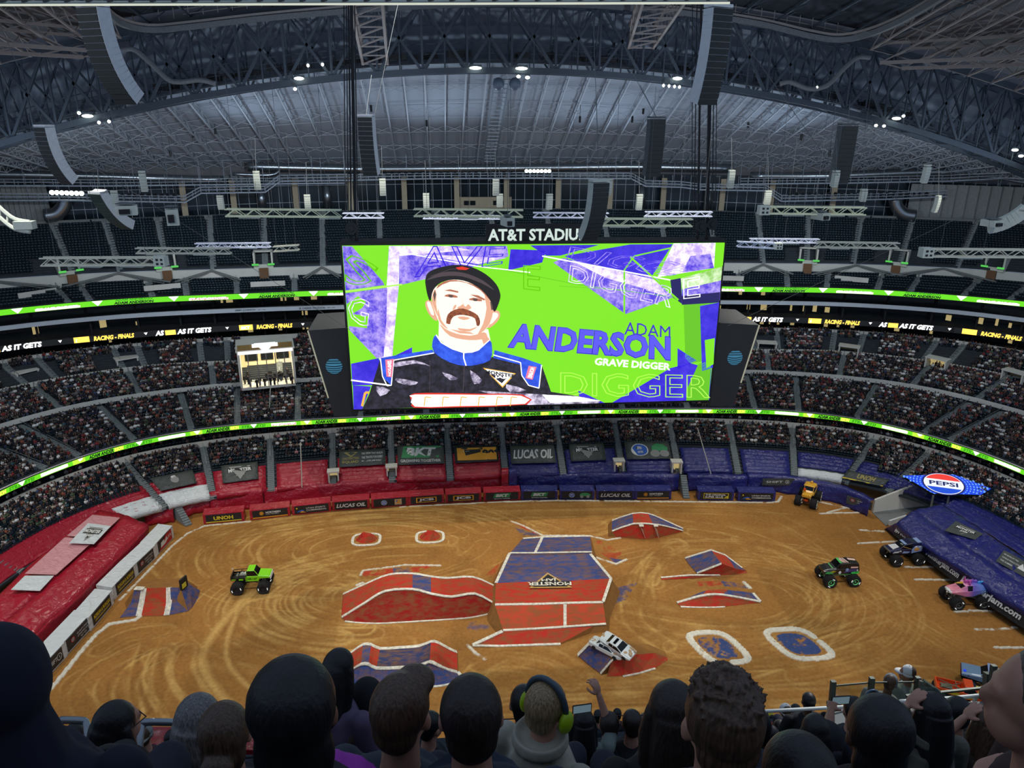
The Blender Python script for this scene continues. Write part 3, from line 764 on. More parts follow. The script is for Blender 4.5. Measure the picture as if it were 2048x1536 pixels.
cL = px2([(790, 1092)])[0]; cR = px2([(1420, 1190)])[0]; cM = px2([(640, 1200)])[0]
for k in range(15):
    s = .45+.05*k+tr.uniform(-.02, .02)
    track(ellipse((cL[0]-4+tr.uniform(-1, 1), cL[1]+tr.uniform(-1, 1)), 25*s, 13.5*s, tr.uniform(0, 60), tr.uniform(200, 360), tr.uniform(-.08, .08)), tr.uniform(.25, .75), wid=tr.uniform(.1, .24))
for k in range(14):
    s = .4+.05*k+tr.uniform(-.02, .02)
    track(ellipse((cR[0]+2+tr.uniform(-1, 1), cR[1]-2+tr.uniform(-1, 1)), 25*s, 15*s, tr.uniform(-150, -60), tr.uniform(60, 170), tr.uniform(-.1, .1)), tr.uniform(.2, .65), wid=tr.uniform(.1, .22))
for k in range(16):
    s = .35+.07*k+tr.uniform(-.02, .02)
    track(ellipse((cM[0]+8+tr.uniform(-1.5, 1.5), cM[1]+tr.uniform(-1, 1)), 17*s, 10*s, tr.uniform(110, 160), tr.uniform(250, 300)), tr.uniform(.4, .9), wid=tr.uniform(.14, .32))
for pts, am, pr, wd in (
  ([(500, 1186), (462, 1225), (425, 1270), (404, 1312), (412, 1350), (450, 1400), (520, 1460)], .95, False, .75),
  ([(560, 1190), (489, 1207), (460, 1262), (452, 1300), (462, 1335), (500, 1375), (570, 1425)], .8, False, .45),
  ([(350, 1275), (260, 1305), (190, 1345), (163, 1385), (175, 1430), (215, 1470)], .6, True, .3),
  ([(330, 1300), (270, 1340), (250, 1380), (262, 1430)], .7, True, .35),
  ([(320, 1310), (310, 1350), (330, 1400), (380, 1440)], .65, True, .3),
  ([(300, 1290), (285, 1330), (280, 1380), (300, 1440)], .5, True, .3),
  ([(370, 1300), (365, 1345), (390, 1400)], .5, True, .3),
  ([(200, 1300), (260, 1270), (330, 1262)], .4, True, .3),
  ([(340, 1150), (310, 1120), (340, 1095), (430, 1062), (600, 1040), (800, 1022)], .5, True, .35),
  ([(420, 1075), (620, 1045), (850, 1027), (1100, 1015), (1400, 1012), (1600, 1022)], .45, True, .35),
  ([(430, 1085), (700, 1045), (1000, 1028), (1300, 1024)], .4, True, .3),
  ([(1000, 1020), (1300, 1016), (1520, 1030), (1620, 1070), (1690, 1120)], .35, True, .3),
  ([(1300, 1040), (1450, 1060), (1560, 1095), (1640, 1150), (1680, 1210), (1640, 1280)], .45, True, .35),
  ([(1480, 1080), (1590, 1110), (1640, 1170), (1600, 1240), (1500, 1290), (1350, 1300)], .4, True, .3),
  ([(1250, 1235), (1400, 1262), (1550, 1262), (1700, 1230), (1800, 1200)], .5, True, .35),
  ([(930, 1400), (1100, 1385), (1300, 1375), (1500, 1340), (1650, 1290), (1800, 1250)], .5, True, .3),
  ([(900, 1420), (1200, 1402), (1500, 1395), (1800, 1390), (1950, 1400)], .55, True, .4),
  ([(1660, 1160), (1600, 1140), (1480, 1085), (1380, 1060)], .4, True, .25),
  ([(1700, 1050), (1630, 1080), (1570, 1110)], .3, False, .3), ([(1690, 1030), (1750, 1100), (1800, 1180)], .3, True, .3),
  ([(1500, 1290), (1560, 1260), (1600, 1240)], .35, False, .3), ([(1450, 1330), (1530, 1285), (1570, 1255)], .35, False, .3),
  ([(1730, 1180), (1800, 1230), (1900, 1290), (2000, 1330)], .35, True, .3), ([(1740, 1300), (1800, 1340), (1900, 1350)], .35, True, .3),
  ([(960, 1330), (1040, 1300), (1120, 1320), (1160, 1350)], .45, True, .35), ([(930, 1360), (1000, 1320), (1090, 1330), (1140, 1365)], .4, True, .3),
  ([(1070, 1050), (1130, 1066), (1200, 1060), (1230, 1045)], .5, True, .3), ([(1060, 1040), (1130, 1056), (1200, 1050)], .4, True, .3),
  ([(1300, 1130), (1270, 1180), (1265, 1240), (1330, 1290)], .6, True, .35), ([(1330, 1100), (1290, 1150), (1290, 1200)], .6, True, .3),
  ([(1360, 1090), (1310, 1120), (1300, 1160)], .5, True, .3), ([(500, 1165), (620, 1120), (760, 1085), (900, 1080)], .5, True, .35),
  ([(480, 1140), (600, 1130), (750, 1105), (900, 1100)], .45, True, .3), ([(560, 1160), (650, 1150), (700, 1160)], .5, True, .3)):
    P = px2(pts); track(P, am, pr, wd*.75, solid=not pr and am > .6)
    if pr and am > .3:
        for q in (1, 2):
            track([(a+tr.uniform(-1, 1)*1.3, b+tr.uniform(-1, 1)*1.0) for a, b in P], am*tr.uniform(.4, .9), True, wd*tr.uniform(.4, .8), col=tr.choice([LIGHT, LIGHT, DEEP]))
# broad smears
for k in range(90):
    c = PZ(tr.uniform(450, 1750), tr.uniform(1040, 1400)); a = tr.uniform(-.5, .5); L_ = tr.uniform(2, 8)
    track([(c.x-math.cos(a)*L_, c.y-math.sin(a)*L_), (c.x, c.y+tr.uniform(-.6, .6)), (c.x+math.cos(a)*L_, c.y+math.sin(a)*L_)], tr.uniform(.12, .3), False, tr.uniform(.3, 1.1), tr.choice([LIGHT, DEEP, LIGHT]))
chip = fb(.9, 31)
WHT = S(214, 208, 190); REDP = S(176, 56, 40); BLUP = S(58, 74, 118)
def chalk(pts, wid=.4, col=WHT, wear=.45, world=False):
    P = pts if world else px2(pts); sl, d = dist_poly(P, 2)
    blend(sl, (np.abs(d) < wid/2)*np.clip((chip[sl]-wear+.25)*6, .1, 1), col)
def fillp(pts, col, wear=.45, amt=.9):
    P = np.array(px2(pts)); x0, y0 = P.min(0); x1, y1 = P.max(0)
    i0, i1 = np.searchsorted(GX, [x0, x1]); j0, j1 = np.searchsorted(GY, [y0, y1]); X = gx[i0:i1, j0:j1]; Y = gy[i0:i1, j0:j1]
    ins = np.zeros(X.shape, bool); n = len(P)
    for k in range(n):
        a, b = P[k], P[(k+1) % n]
        c = ((a[1] > Y) != (b[1] > Y)) & (X < (b[0]-a[0])*(Y-a[1])/(b[1]-a[1]+1e-12)+a[0]); ins ^= c
    sl = (slice(i0, i1), slice(j0, j1)); blend(sl, ins*amt*np.clip((chip[sl]-wear+.2)*4, 0, 1), col)
chalk([(1000, 1004), (1120, 1001), (1300, 1003), (1540, 1005), (1556, 1003), (1563, 993)], .45)
chalk([(800, 1014), (1000, 1004)], .3)
chalk([(500, 1043), (409, 1052), (375, 1067), (344, 1092), (312, 1126), (269, 1170), (240, 1200)], .4, wear=.5)
chalk([(285, 1229), (270, 1240), (219, 1248), (194, 1267), (166, 1298), (115, 1362), (90, 1390)], .6, wear=.4)
for a, b in (((1720, 1060), (1768, 1063)), ((1717, 1087), (1793, 1083)), ((1811, 1134), (1834, 1134)), ((1840, 1134), (1866, 1134)), ((1830, 1159), (1905, 1160)), ((1910, 1223), (1935, 1223)), ((1938, 1221), (1988, 1222)), ((1952, 1259), (1995, 1258)), ((2000, 1258), (2032, 1255)), ((1990, 1295), (2048, 1295)), ((1640, 1027), (1720, 1025)), ((1655, 1025), (1690, 1016)), ((1640, 1004), (1700, 1017)), ((1700, 1017), (1718, 1022))):
    chalk([a, b], .42, wear=.5)
for q, cc in (([(722, 1143), (785, 1136), (788, 1147), (728, 1153)], REDP), ([(785, 1136), (818, 1134), (822, 1144), (788, 1147)], BLUP), ([(818, 1134), (868, 1131), (840, 1142), (822, 1144)], REDP)): fillp(q, cc, .5)
chalk([(721, 1150), (726, 1141), (810, 1130), (880, 1131)], .35); chalk([(715, 1170), (725, 1166)], .5)
fillp([(1395, 1163), (1440, 1161), (1445, 1170), (1400, 1172)], REDP, .6); fillp([(1440, 1161), (1490, 1168), (1495, 1176), (1450, 1172)], BLUP, .55); chalk([(1488, 1165), (1500, 1176)], .6)
fillp([(935, 1245), (1000, 1235), (985, 1255), (935, 1265)], BLUP, .6, .6); fillp([(1210, 1180), (1275, 1165), (1250, 1200), (1212, 1215)], BLUP, .5, .8)
fillp([(1190, 1075), (1245, 1105), (1230, 1125), (1200, 1105)], REDP, .6, .7); fillp([(1218, 1115), (1252, 1120), (1232, 1127)], BLUP, .45); chalk([(1186, 1113), (1232, 1128), (1253, 1119)], .4)
fillp([(970, 1150), (1000, 1125), (990, 1150)], REDP, .55, .7)
fillp([(1020, 1043), (1048, 1049), (1080, 1070), (1058, 1062)], REDP, .5); fillp([(1030, 1055), (1058, 1062), (1080, 1070), (1045, 1070)], BLUP, .5, .7); chalk([(1019, 1041), (1048, 1052), (1085, 1071), (1180, 1072), (1215, 1080), (1240, 1076)], .35)
chalk([(935, 1290), (950, 1305), (970, 1318)], .4, wear=.55)
# open rings of chalk with patches of blue
for cx_, cy_, w_, h_, sk, full in ((1436, 1294, 5.4, 6.0, .15, .3), (1597, 1287, 6.0, 6.0, .15, .75)):
    c = PZ(cx_, cy_); pts = []
    for k in range(40):
        a = 2*math.pi*k/40; ca, sa = math.cos(a), math.sin(a)
        x = w_/2*math.copysign(abs(ca)**.55, ca); y = h_/2*math.copysign(abs(sa)**.55, sa)
        if full < .5 and 225 < math.degrees(a) < 262: continue
        if full > .5 and 285 < math.degrees(a) < 305: continue
        pts.append((c.x+x-y*sk*2, c.y+y))
    k0 = next((i for i in range(len(pts)-1) if math.hypot(pts[i+1][0]-pts[i][0], pts[i+1][1]-pts[i][1]) > 1.2), 0)
    pts = pts[k0+1:]+pts[:k0+1]
    chalk(pts, .95, wear=.35, world=True)
    ins = [(c.x+(x-c.x)*.72, c.y+(y-c.y)*.72) for x, y in pts]
    P = np.array(ins); sl, d = dist_poly([tuple(c[:2]), (c.x+.01, c.y)], 3.2)
    X = gx[sl]-c.x; Y = gy[sl]-c.y; X = X+Y*sk*2
    m = (np.abs(X/(w_*.36))**3+np.abs(Y/(h_*.36))**3) < 1
    blend(sl, m*np.clip((chip[sl]-(.42 if full > .5 else .5)+.2)*6, 0, 1), BLUP)

def bump_h(x, y): return 0
nX, nY = gx.shape
Zg = .05*(fb(4.5, 41)-.5)+.10*(n2-.5)*.35+.18*(G.mean(-1)/DIRT.mean()-1)*.3
V = np.stack([gx, gy, Zg-.04], -1).reshape(-1, 3).astype(np.float32)
ii = np.arange(nX-1)[:, None]*nY+np.arange(nY-1)[None]; ii = ii.ravel()
Fq = np.stack([ii, ii+nY, ii+nY+1, ii+1], -1).astype(np.int32)
me = bpy.data.meshes.new('dirt_floor'); me.vertices.add(len(V)); me.vertices.foreach_set('co', V.ravel())
me.loops.add(Fq.size); me.loops.foreach_set('vertex_index', Fq.ravel()); me.polygons.add(len(Fq)); me.polygons.foreach_set('loop_start', np.arange(0, Fq.size, 4, dtype=np.int32))
at = me.color_attributes.new('Col', 'FLOAT_COLOR', 'POINT'); at.data.foreach_set('color', np.concatenate([G, np.ones(G.shape[:2]+(1,))], -1).astype(np.float32).ravel())
me.update(calc_edges=True); me.polygons.foreach_set('use_smooth', [True]*len(Fq))
m_dirt = mat('packed_dirt', None, 0.95, var=0.14, scale=2.2, attr=True, bump=.35, spec=.15); me.materials.append(m_dirt)
fl = link_mesh('floor', me); struct(fl, 'packed orange-brown dirt floor with tyre tracks and chalk marks')
mb = MB(); mb.box((0, -5, -.6), (240, 180, .6)); struct(mb.build('floor_concrete_apron', m_conc))

# ================================================================ ramps of packed, painted dirt
def m_paint():
    m = bpy.data.materials.new('worn_painted_dirt'); m.use_nodes = True; nt = m.node_tree; N = nt.nodes; L = nt.links; b = N['Principled BSDF']
    b.inputs['Roughness'].default_value = .9; b.inputs['Specular IOR Level'].default_value = .2
    at = N.new('ShaderNodeAttribute'); at.attribute_name = 'Col'; tc = N.new('ShaderNodeTexCoord')
    n = N.new('ShaderNodeTexNoise'); n.inputs['Scale'].default_value = 1.6; n.inputs['Detail'].default_value = 6; n.inputs['Roughness'].default_value = .65
    mp = N.new('ShaderNodeMapping'); mp.inputs['Scale'].default_value = (.45, 1, 1); L.new(tc.outputs['Object'], mp.inputs[0]); L.new(mp.outputs[0], n.inputs['Vector'])
    r = N.new('ShaderNodeValToRGB'); r.color_ramp.elements[0].position = .40; r.color_ramp.elements[1].position = .64
    r.color_ramp.elements[0].color = (0, 0, 0, 1); r.color_ramp.elements[1].color = (.8, .8, .8, 1); L.new(n.outputs['Fac'], r.inputs[0])
    mx = N.new('ShaderNodeMix'); mx.data_type = 'RGBA'; L.new(r.outputs[0], mx.inputs[0]); L.new(at.outputs['Color'], mx.inputs[6]); mx.inputs[7].default_value = (*S(130, 92, 54), 1)
    L.new(mx.outputs[2], b.inputs['Base Color']); bp = N.new('ShaderNodeBump'); bp.inputs['Strength'].default_value = .4; L.new(n.outputs['Fac'], bp.inputs['Height']); L.new(bp.outputs[0], b.inputs['Normal'])
    return m
M_PD = m_paint(); m_chalk = mat('chalk_line', S(220, 214, 196), .9, var=.28, scale=2.5)
RED = S(190, 50, 38); BLU = S(56, 76, 130); BRN = S(150, 104, 52); DBL = S(48, 60, 100); RD2 = S(160, 34, 30)
def strip(mb, pts, wd, lift=.04):
    pts = [Vector(p) for p in pts]; vs = []
    for i, p in enumerate(pts):
        t = pts[min(i+1, len(pts)-1)]-pts[max(i-1, 0)]; s = Vector((-t.y, t.x, 0)); s = s.normalized()*wd/2 if s.length > 1e-6 else Vector((0, wd/2, 0))
        vs += [p-s+Vector((0, 0, lift)), p+s+Vector((0, 0, lift))]
    vs2 = [v+Vector((0, 0, -.12)) for v in vs]; n = len(vs)
    fs = []
    for i in range(len(pts)-1):
        a = 2*i; fs += [(a, a+2, a+3, a+1), (n+a, a, a+1, n+a+1)][:1]+[(a, n+a, n+a+2, a+2), (a+1, a+3, n+a+3, n+a+1)]
    mb.add(vs+vs2, fs)
def ramp(name, label, rows, cols, lines=(), sm=(), k=1, lw=.42, skirt=True, sp=.75):
    """rows: back-to-front lists of (u,v,z); cols[r][c] colour of cell; lines: index polylines [(r,c)...]"""
    W = [[PZ(u, v, z) for u, v, z in r] for r in rows]
    if k > 1:
        W = [[Vector(p) for p in smooth_poly([tuple(q) for q in r], k, False)] for r in W]
    nR = len(W); nC = len(W[0]); mb = MB(); vs = [p for r in W for p in r]; base = len(vs)
    for r in range(nR-1):
        for c in range(nC-1):
            mb.col = cols[r][c//k] if isinstance(cols[r], (list, tuple)) and isinstance(cols[r][0], (list, tuple)) else cols[r]
            q = [W[r][c], W[r][c+1], W[r+1][c+1], W[r+1][c]]
            mb.add(q, [(3, 2, 1, 0)])
    mb.col = BRN
    rim = [(0, c) for c in range(nC)]+[(r, nC-1) for r in range(1, nR)]+[(nR-1, c) for c in range(nC-2, -1, -1)]+[(r, 0) for r in range(nR-2, 0, -1)]
    pts = [W[r][c] for r, c in rim]; cen = sum(pts, Vector((0, 0, 0)))/len(pts)
    if skirt:
        low = []
        for p in pts:
            d = (p-cen); d.z = 0; d = d.normalized() if d.length > 0 else d
            low.append(Vector((p.x, p.y, -.06))+d*max(p.z, 0)*sp)
        for i in range(len(pts)):
            j = (i+1) % len(pts); mb.add([pts[i], pts[j], low[j], low[i]], [(0, 1, 2, 3)])
        mb.col = BRN; mb.add(low, [tuple(range(len(low)))])
    cz = Vector((cen.x, cen.y, 0)); mb.v = [tuple(Vector(p)-cz) for p in mb.v]
    o = mb.build(name, M_PD, loc=cz); tag(o, label, 'dirt ramp')
    if lines:
        for ln in lines:
            lb = MB(); P = []
            for (r, c) in ln: P.append(W[r][min(c*k, nC-1)]-cz)
            full = []
            for (r, c), (r2, c2) in zip(ln[:-1], ln[1:]):
                if r == r2 and k > 1:
                    st = 1 if c2 > c else -1; full += [W[r][i]-cz for i in range(c*k, c2*k, st)]
                else: full.append(W[r][min(c*k, nC-1)]-cz)
            full.append(P[-1]); strip(lb, full, lw); lb.build('chalk_edge', m_chalk, parent=o)
    return o
# A: double hump ramp, left of centre
ramp('dirt_jump', 'long red double-humped dirt jump left of the centre tabletop', [
 [(686, 1188, .1), (735, 1166, 1.9), (778, 1149, 3.1), (825, 1147, 3.1), (862, 1153, 2.7), (895, 1156, 2.6), (946, 1154, 2.9), (990, 1172, 1.0), (1004, 1178, .3)],
 [(683, 1234, .1), (730, 1205, 1.8), (770, 1182, 3.0), (825, 1178, 3.0), (862, 1187, 2.6), (903, 1193, 2.4), (950, 1187, 2.7), (990, 1207, 1.0), (1003, 1211, .3)],
 [(690, 1242, 0), (722, 1245, 0), (760, 1246, 0), (800, 1244, 0), (850, 1241, 0), (895, 1238, 0), (942, 1234, 0), (980, 1226, 0), (1003, 1219, 0)]],
 [[RED, RED, RED, BLU, RED, RED, RED, BLU], RD2], [[(0, i) for i in range(9)], [(1, i) for i in range(9)], [(2, i) for i in range(9)]], k=3)
# B: centre tabletop
ramp('dirt_tabletop', 'large centre dirt tabletop, back half blue and front half red', [
 [(1046, 1077, .5), (1085, 1074, .5), (1130, 1073, .5), (1180, 1072, .5)],
 [(1020, 1106, 1.6), (1070, 1106, 1.6), (1120, 1105, 1.6), (1184, 1104, 1.6)],
 [(1017, 1111, 1.9), (1070, 1111, 1.9), (1120, 1110, 1.9), (1181, 1108, 1.9)],
 [(992, 1166, 1.9), (1070, 1163, 1.9), (1130, 1162, 1.9), (1222, 1157, 1.9)],
 [(990, 1209, 1.9), (1070, 1208, 1.9), (1130, 1206, 1.9), (1206, 1204, 1.9)],
 [(1006, 1260, .9), (1070, 1257, .9), (1130, 1253, .9), (1212, 1247, .9)]],
 [BLU, DBL, BLU, RED, S(196, 70, 46)], [[(0, 0), (0, 1), (0, 2), (0, 3)], [(1, 0), (1, 1), (1, 2), (1, 3)], [(4, 0), (4, 1), (4, 2), (4, 3)], [(5, 0), (5, 1), (5, 2), (5, 3)], [(0, 1), (1, 1)], [(4, 2), (5, 2)], [(2, 3), (3, 3)], [(3, 0), (2, 0), (1, 0)], [(3, 3), (4, 3)]])
ramp('dirt_bank', 'long low red dirt bank below the front edge of the tabletop', [
 [(1005, 1262, .85), (1060, 1260, .85), (1120, 1257, .85), (1185, 1253, .8)],
 [(945, 1290, .1), (1000, 1291, .05), (1060, 1289, .05), (1121, 1287, .05)]], [RED], [[(1, 0), (1, 1), (1, 2), (1, 3)], [(1, 0), (0, 0)]], lw=.5)
# C: freestyle start ramp by the left barriers
o = ramp('kicker_ramp', 'steep kicker ramp with a red lane between white stripes and blue flanks', [
 [(283, 1158, 2.3), (300, 1158, 2.3), (352, 1157, 2.3), (368, 1156, 2.3)],
 [(270, 1176, 2.5), (288, 1177, 2.5), (338, 1175, 2.5), (358, 1175, 2.5)],
 [(262, 1205, 1.0), (283, 1206, 1.0), (338, 1206, 1.0), (366, 1200, 1.0)],
 [(240, 1235, .05), (277, 1232, .05), (333, 1231, .05), (376, 1222, .05)]], [BRN, [BLU, RED, BLU], [BLU, RED, BLU]], [[(1, 1), (2, 1), (3, 1)], [(1, 2), (2, 2), (3, 2)], [(1, 0), (1, 1)]], lw=.75)
ramp('kicker_flank', 'blue dirt flank piled against the right side of the kicker ramp', [
 [(368, 1160, 2.2), (385, 1172, 1.2), (400, 1181, .1)], [(362, 1178, 2.4), (380, 1190, 1.2), (397, 1190, .05)], [(376, 1222, .05), (384, 1215, .05), (397, 1195, 0)]], [BLU, BLU])
t = empty('ramp_marker_board', PZ(366, 1185, 0), 'small black and yellow upright marker board on the kicker ramp', 'sign')
c = PZ(367, 1166, 3.0); mb = MB(); mb.box(c, (.25, 1.4, 1.7), rz=-.35); sub(mb.build('board', mat('marker_black', S(24, 26, 30), .6)), t)
mb = MB(); mb.box(c+Vector((.14, -.25, -.2)), (.06, .8, .7), rz=-.35); sub(mb.build('yellow_panel', mat('marker_yellow', S(210, 200, 60), .6)), t)
# D: bottom-left double
ramp('dirt_jump', 'red and blue dirt double nearest the seated audience', [
 [(690, 1312, .1), (706, 1302, 1.0), (726, 1289, 1.9), (742, 1289, 1.9), (760, 1297, 1.3), (800, 1295, 1.3), (838, 1292, 1.3), (862, 1283, 2.0), (876, 1285, 1.9), (900, 1298, .8), (914, 1304, .2)],
 [(688, 1345, .1), (704, 1338, 1.0), (722, 1328, 1.9), (737, 1328, 1.9), (753, 1336, 1.3), (800, 1335, 1.3), (836, 1332, 1.3), (859, 1323, 2.0), (874, 1329, 1.9), (898, 1339, .8), (915, 1344, .2)],
 [(694, 1365, 0), (706, 1374, 0), (722, 1378, 0), (740, 1377, 0), (770, 1376, 0), (810, 1375, 0), (850, 1373, 0), (876, 1371, 0), (898, 1367, 0), (914, 1361, 0), (922, 1352, 0)]],
 [[RED, RED, BLU, RED, DBL, DBL, DBL, RED, RED, RED], BLU], [[(0, i) for i in range(11)], [(1, i) for i in range(11)], [(2, i) for i in range(11)]+[(1, 10)]], k=2, lw=.5)
# E: top jump
ramp('dirt_jump', 'far red and blue peaked dirt jump with two white legs painted on its face', [
 [(1224, 1041, .9), (1265, 1027, 2.4), (1296, 1027, 2.4), (1322, 1037, 1.5), (1366, 1057, .1)],
 [(1224, 1062, .9), (1267, 1047, 2.3), (1306, 1048, 2.3), (1332, 1052, 1.5), (1366, 1061, .1)],
 [(1230, 1073, 0), (1272, 1077, 0), (1305, 1077, 0), (1335, 1070, 0), (1367, 1062, 0)]],
 [[BLU, RED, BLU, BLU], RED], [[(0, i) for i in range(5)], [(1, i) for i in range(5)]], k=2, lw=.35)
for q in ((1282, 1288), (1311, 1315)):
    mb = MB(); strip(mb, [PZ(q[0], 1056, 1.9), PZ(q[1], 1074, .15)], .9, .12); strip(mb, [PZ(q[0]-4, 1052, 2.15), PZ(q[0]+5, 1052, 2.15)], .6, .15)
    tag(mb.build('chalk_leg_marking', m_chalk), 'white painted leg shape on the far red jump, %s one' % ('left' if q[0] < 1300 else 'right'), 'painted marking')
# F: right wedge
ramp('dirt_wedge', 'blue-topped dirt wedge with a red peak right of the tabletop', [
 [(1370, 1116, .1), (1422, 1100, 2.0), (1450, 1110, 1.2), (1484, 1136, .1)],
 [(1378, 1128, .1), (1432, 1113, 2.1), (1462, 1124, 1.2), (1490, 1139, .1)],
 [(1394, 1146, .1), (1443, 1127, 2.1), (1470, 1137, .9), (1493, 1141, .05)],
 [(1398, 1149, 0), (1440, 1150, 0), (1468, 1149, 0), (1494, 1146, 0)]],
 [[BLU, RED, BLU], [BLU, RED, BLU], RED], [[(0, 0), (0, 1)], [(2, 0), (2, 1)], [(0, 1), (0, 2), (0, 3)]], lw=.4)
ramp('dirt_berm', 'thin chalked dirt berm below the blue-topped wedge', [[(1322, 1155, .1), (1380, 1150, .4), (1440, 1150, .1)], [(1324, 1160, 0), (1380, 1157, 0), (1442, 1152, 0)]], [RED], [[(0, 0), (0, 1), (0, 2)]], lw=.3)
# G
ramp('dirt_mound', 'low lens-shaped red dirt mound right of the tabletop front', [
 [(1385, 1192, .1), (1412, 1181, .9), (1455, 1180, .9), (1506, 1186, .1)],
 [(1354, 1205, .1), (1404, 1191, 1.0), (1445, 1189, 1.0), (1521, 1203, .1)],
 [(1361, 1213, 0), (1400, 1214, 0), (1450, 1213, 0), (1520, 1205, 0)]], [[BLU, RED, BLU], RED], [[(1, 0), (1, 1), (1, 2), (1, 3)], [(0, 3), (1, 3)], [(2, 0), (2, 1), (2, 2)]], k=3, lw=.4)
# H
ramp('car_stack_ramp', 'angled blue dirt ramp with a red face under the crushed white cars', [
 [(1181, 1284, 2.0), (1215, 1275, 2.0), (1262, 1282, 1.7), (1300, 1290, .9), (1330, 1303, .2)],
 [(1224, 1318, 2.1), (1246, 1314, 2.0), (1280, 1308, 1.5), (1310, 1306, .9), (1334, 1315, .1)],
 [(1214, 1352, .05), (1245, 1352, 0), (1280, 1345, 0), (1310, 1336, 0), (1336, 1320, 0)]], [[BRN, BRN, BRN, BRN], RED], [[(2, 1), (2, 2), (2, 3)]], lw=.4, sp=.1)
ramp('car_stack_approach', 'blue approach slope with white edges leading up to the crushed cars', [
 [(1181, 1284, 2.1), (1202, 1300, 2.1), (1225, 1317, 2.1)], [(1155, 1310, .1), (1176, 1328, .1), (1200, 1346, .1)]], [BLU], [[(0, 2), (1, 2)], [(0, 0), (1, 0)]], lw=.55, sp=0)
# I
for cx_, cy_, tx in ((733, 1078, 'left'), (860, 1073, 'right')):
    R_ = []
    for k in range(12):
        a = 2*math.pi*k/12; R_.append((math.cos(a), math.sin(a)))
    c = PZ(cx_, cy_); mb = MB(); rr2 = random.Random(cx_)
    h = [1.0+rr2.uniform(-.3, .2) for _ in R_]
    vs = [Vector((x*1.75, y*1.3, -.05)) for x, y in R_]+[Vector((x*.8*hh, y*.6*hh, 1.1*hh*.8)) for (x, y), hh in zip(R_, h)]+[Vector((.1, 0, 1.15))]
    mb.col = RED; mb.add(vs, [(i, (i+1) % 12, 12+(i+1) % 12, 12+i) for i in range(12)]+[(12+i, 12+(i+1) % 12, 24) for i in range(12)])
    o = mb.build('dirt_marker_mound', M_PD, loc=(c.x, c.y, 0)); tag(o, 'small red dirt mound ringed with chalk, %s one of the two' % tx, 'dirt mound')
    mb = MB(); P = [Vector((1.9*1.15*math.copysign(abs(x)**.6, x), 1.75*math.copysign(abs(y)**.6, y)-.15, .03)) for x, y in [(math.cos(2*math.pi*k/24), math.sin(2*math.pi*k/24)) for k in range(25)]]
    strip(mb, P, .45); mb.build('chalk_ring', m_chalk, parent=o)
# centre emblem on the tabletop (text reads the right way up from the far side)
t = empty('tabletop_emblem', PZ(1103, 1172, 1.95), 'black and gold triangular emblem with white lettering lying on the tabletop', 'painted emblem')
e0 = PZ(1145, 1176, 2.0); e1 = PZ(1058, 1177, 2.0); ap = PZ(1095, 1146, 2.0); ex = (e1-e0).normalized(); ey = -ex.cross(Vector((0, 0, 1))); ey = Vector((ex.y, -ex.x, 0))
if ey.dot(PZ(1103, 1190, 2)-PZ(1103, 1160, 2)) < 0: ey = -ey
up = Vector((0, 0, .05)); dn = (e0+e1)/2-ap
mb = MB(); mb.prism([e0+up, e1+up, ap+up], (0, 0, .04)); sub(mb.build('gold_triangle', mat('emblem_gold', S(190, 150, 80), .7)), t)
mb = MB(); q = lambda p, f=.8: (p-(e0+e1+ap)/3)*f+(e0+e1+ap)/3+up*2
mb.prism([q(e0), q(e1), q(ap)], (0, 0, .03)); b0 = PZ(1143, 1163, 2.05); b1 = PZ(1061, 1165, 2.05); b2 = PZ(1064, 1173, 2.05); b3 = PZ(1140, 1171, 2.05)
mb.prism([p+up*1.5 for p in (b0, b1, b2, b3)], (0, 0, .04)); sub(mb.build('black_field', mat('emblem_black', S(24, 22, 22), .8)), t)
mb = MB(); put_text(mb, 'MONSTER', PZ(1142, 1165, 2.05)+up*3, ex, ey, width=6.2, height=.85, bold=.03)
put_text(mb, 'JAM', PZ(1113, 1157, 2.05)+up*3, ex, ey, width=2.2, height=.8, bold=.03)
sub(mb.build('white_lettering', m_chalk), t)
# ================================================================ tarps, barriers, banners
def m_tarp(name, col, rough=.22):
    m = bpy.data.materials.new(name); m.use_nodes = True; nt = m.node_tree; N = nt.nodes; L = nt.links; b = N['Principled BSDF']
    b.inputs['Base Color'].default_value = (*col, 1); b.inputs['Roughness'].default_value = rough; b.inputs['Specular IOR Level'].default_value = .6
    tc = N.new('ShaderNodeTexCoord'); n = N.new('ShaderNodeTexNoise'); n.inputs['Scale'].default_value = 1.1; n.inputs['Detail'].default_value = 5; n.inputs['Distortion'].default_value = 1.2
    L.new(tc.outputs['Object'], n.inputs['Vector']); bp = N.new('ShaderNodeBump'); bp.inputs['Strength'].default_value = .7; bp.inputs['Distance'].default_value = .35
    L.new(n.outputs['Fac'], bp.inputs['Height']); L.new(bp.outputs[0], b.inputs['Normal'])
    return m
T_RED = m_tarp('red_vinyl_tarp', S(172, 28, 50)); T_BLU = m_tarp('blue_vinyl_tarp', S(38, 42, 116)); T_WHT = m_tarp('white_vinyl_tarp', S(216, 222, 222), .3); T_BLK = m_tarp('black_vinyl_banner', S(30, 31, 34), .5)
T_PNK = m_tarp('pink_glare_vinyl', S(214, 150, 154), .25); T_GRY = m_tarp('grey_vinyl_banner', S(70, 76, 74), .5)  # the pink is glare on the stand panels, put into the vinyl colour
K_WHT = mat('print_white', S(225, 225, 220), .6, var=.04); K_YEL = mat('print_yellow', S(226, 200, 50), .6, var=.04); K_ORG = mat('print_orange', S(232, 160, 40), .6, var=.04)
K_GRN = mat('print_green', S(60, 150, 90), .6, var=.04); K_BLK = mat('print_black', S(18, 18, 20), .6, var=.04); K_RED = mat('print_red', S(190, 36, 36), .6, var=.04)
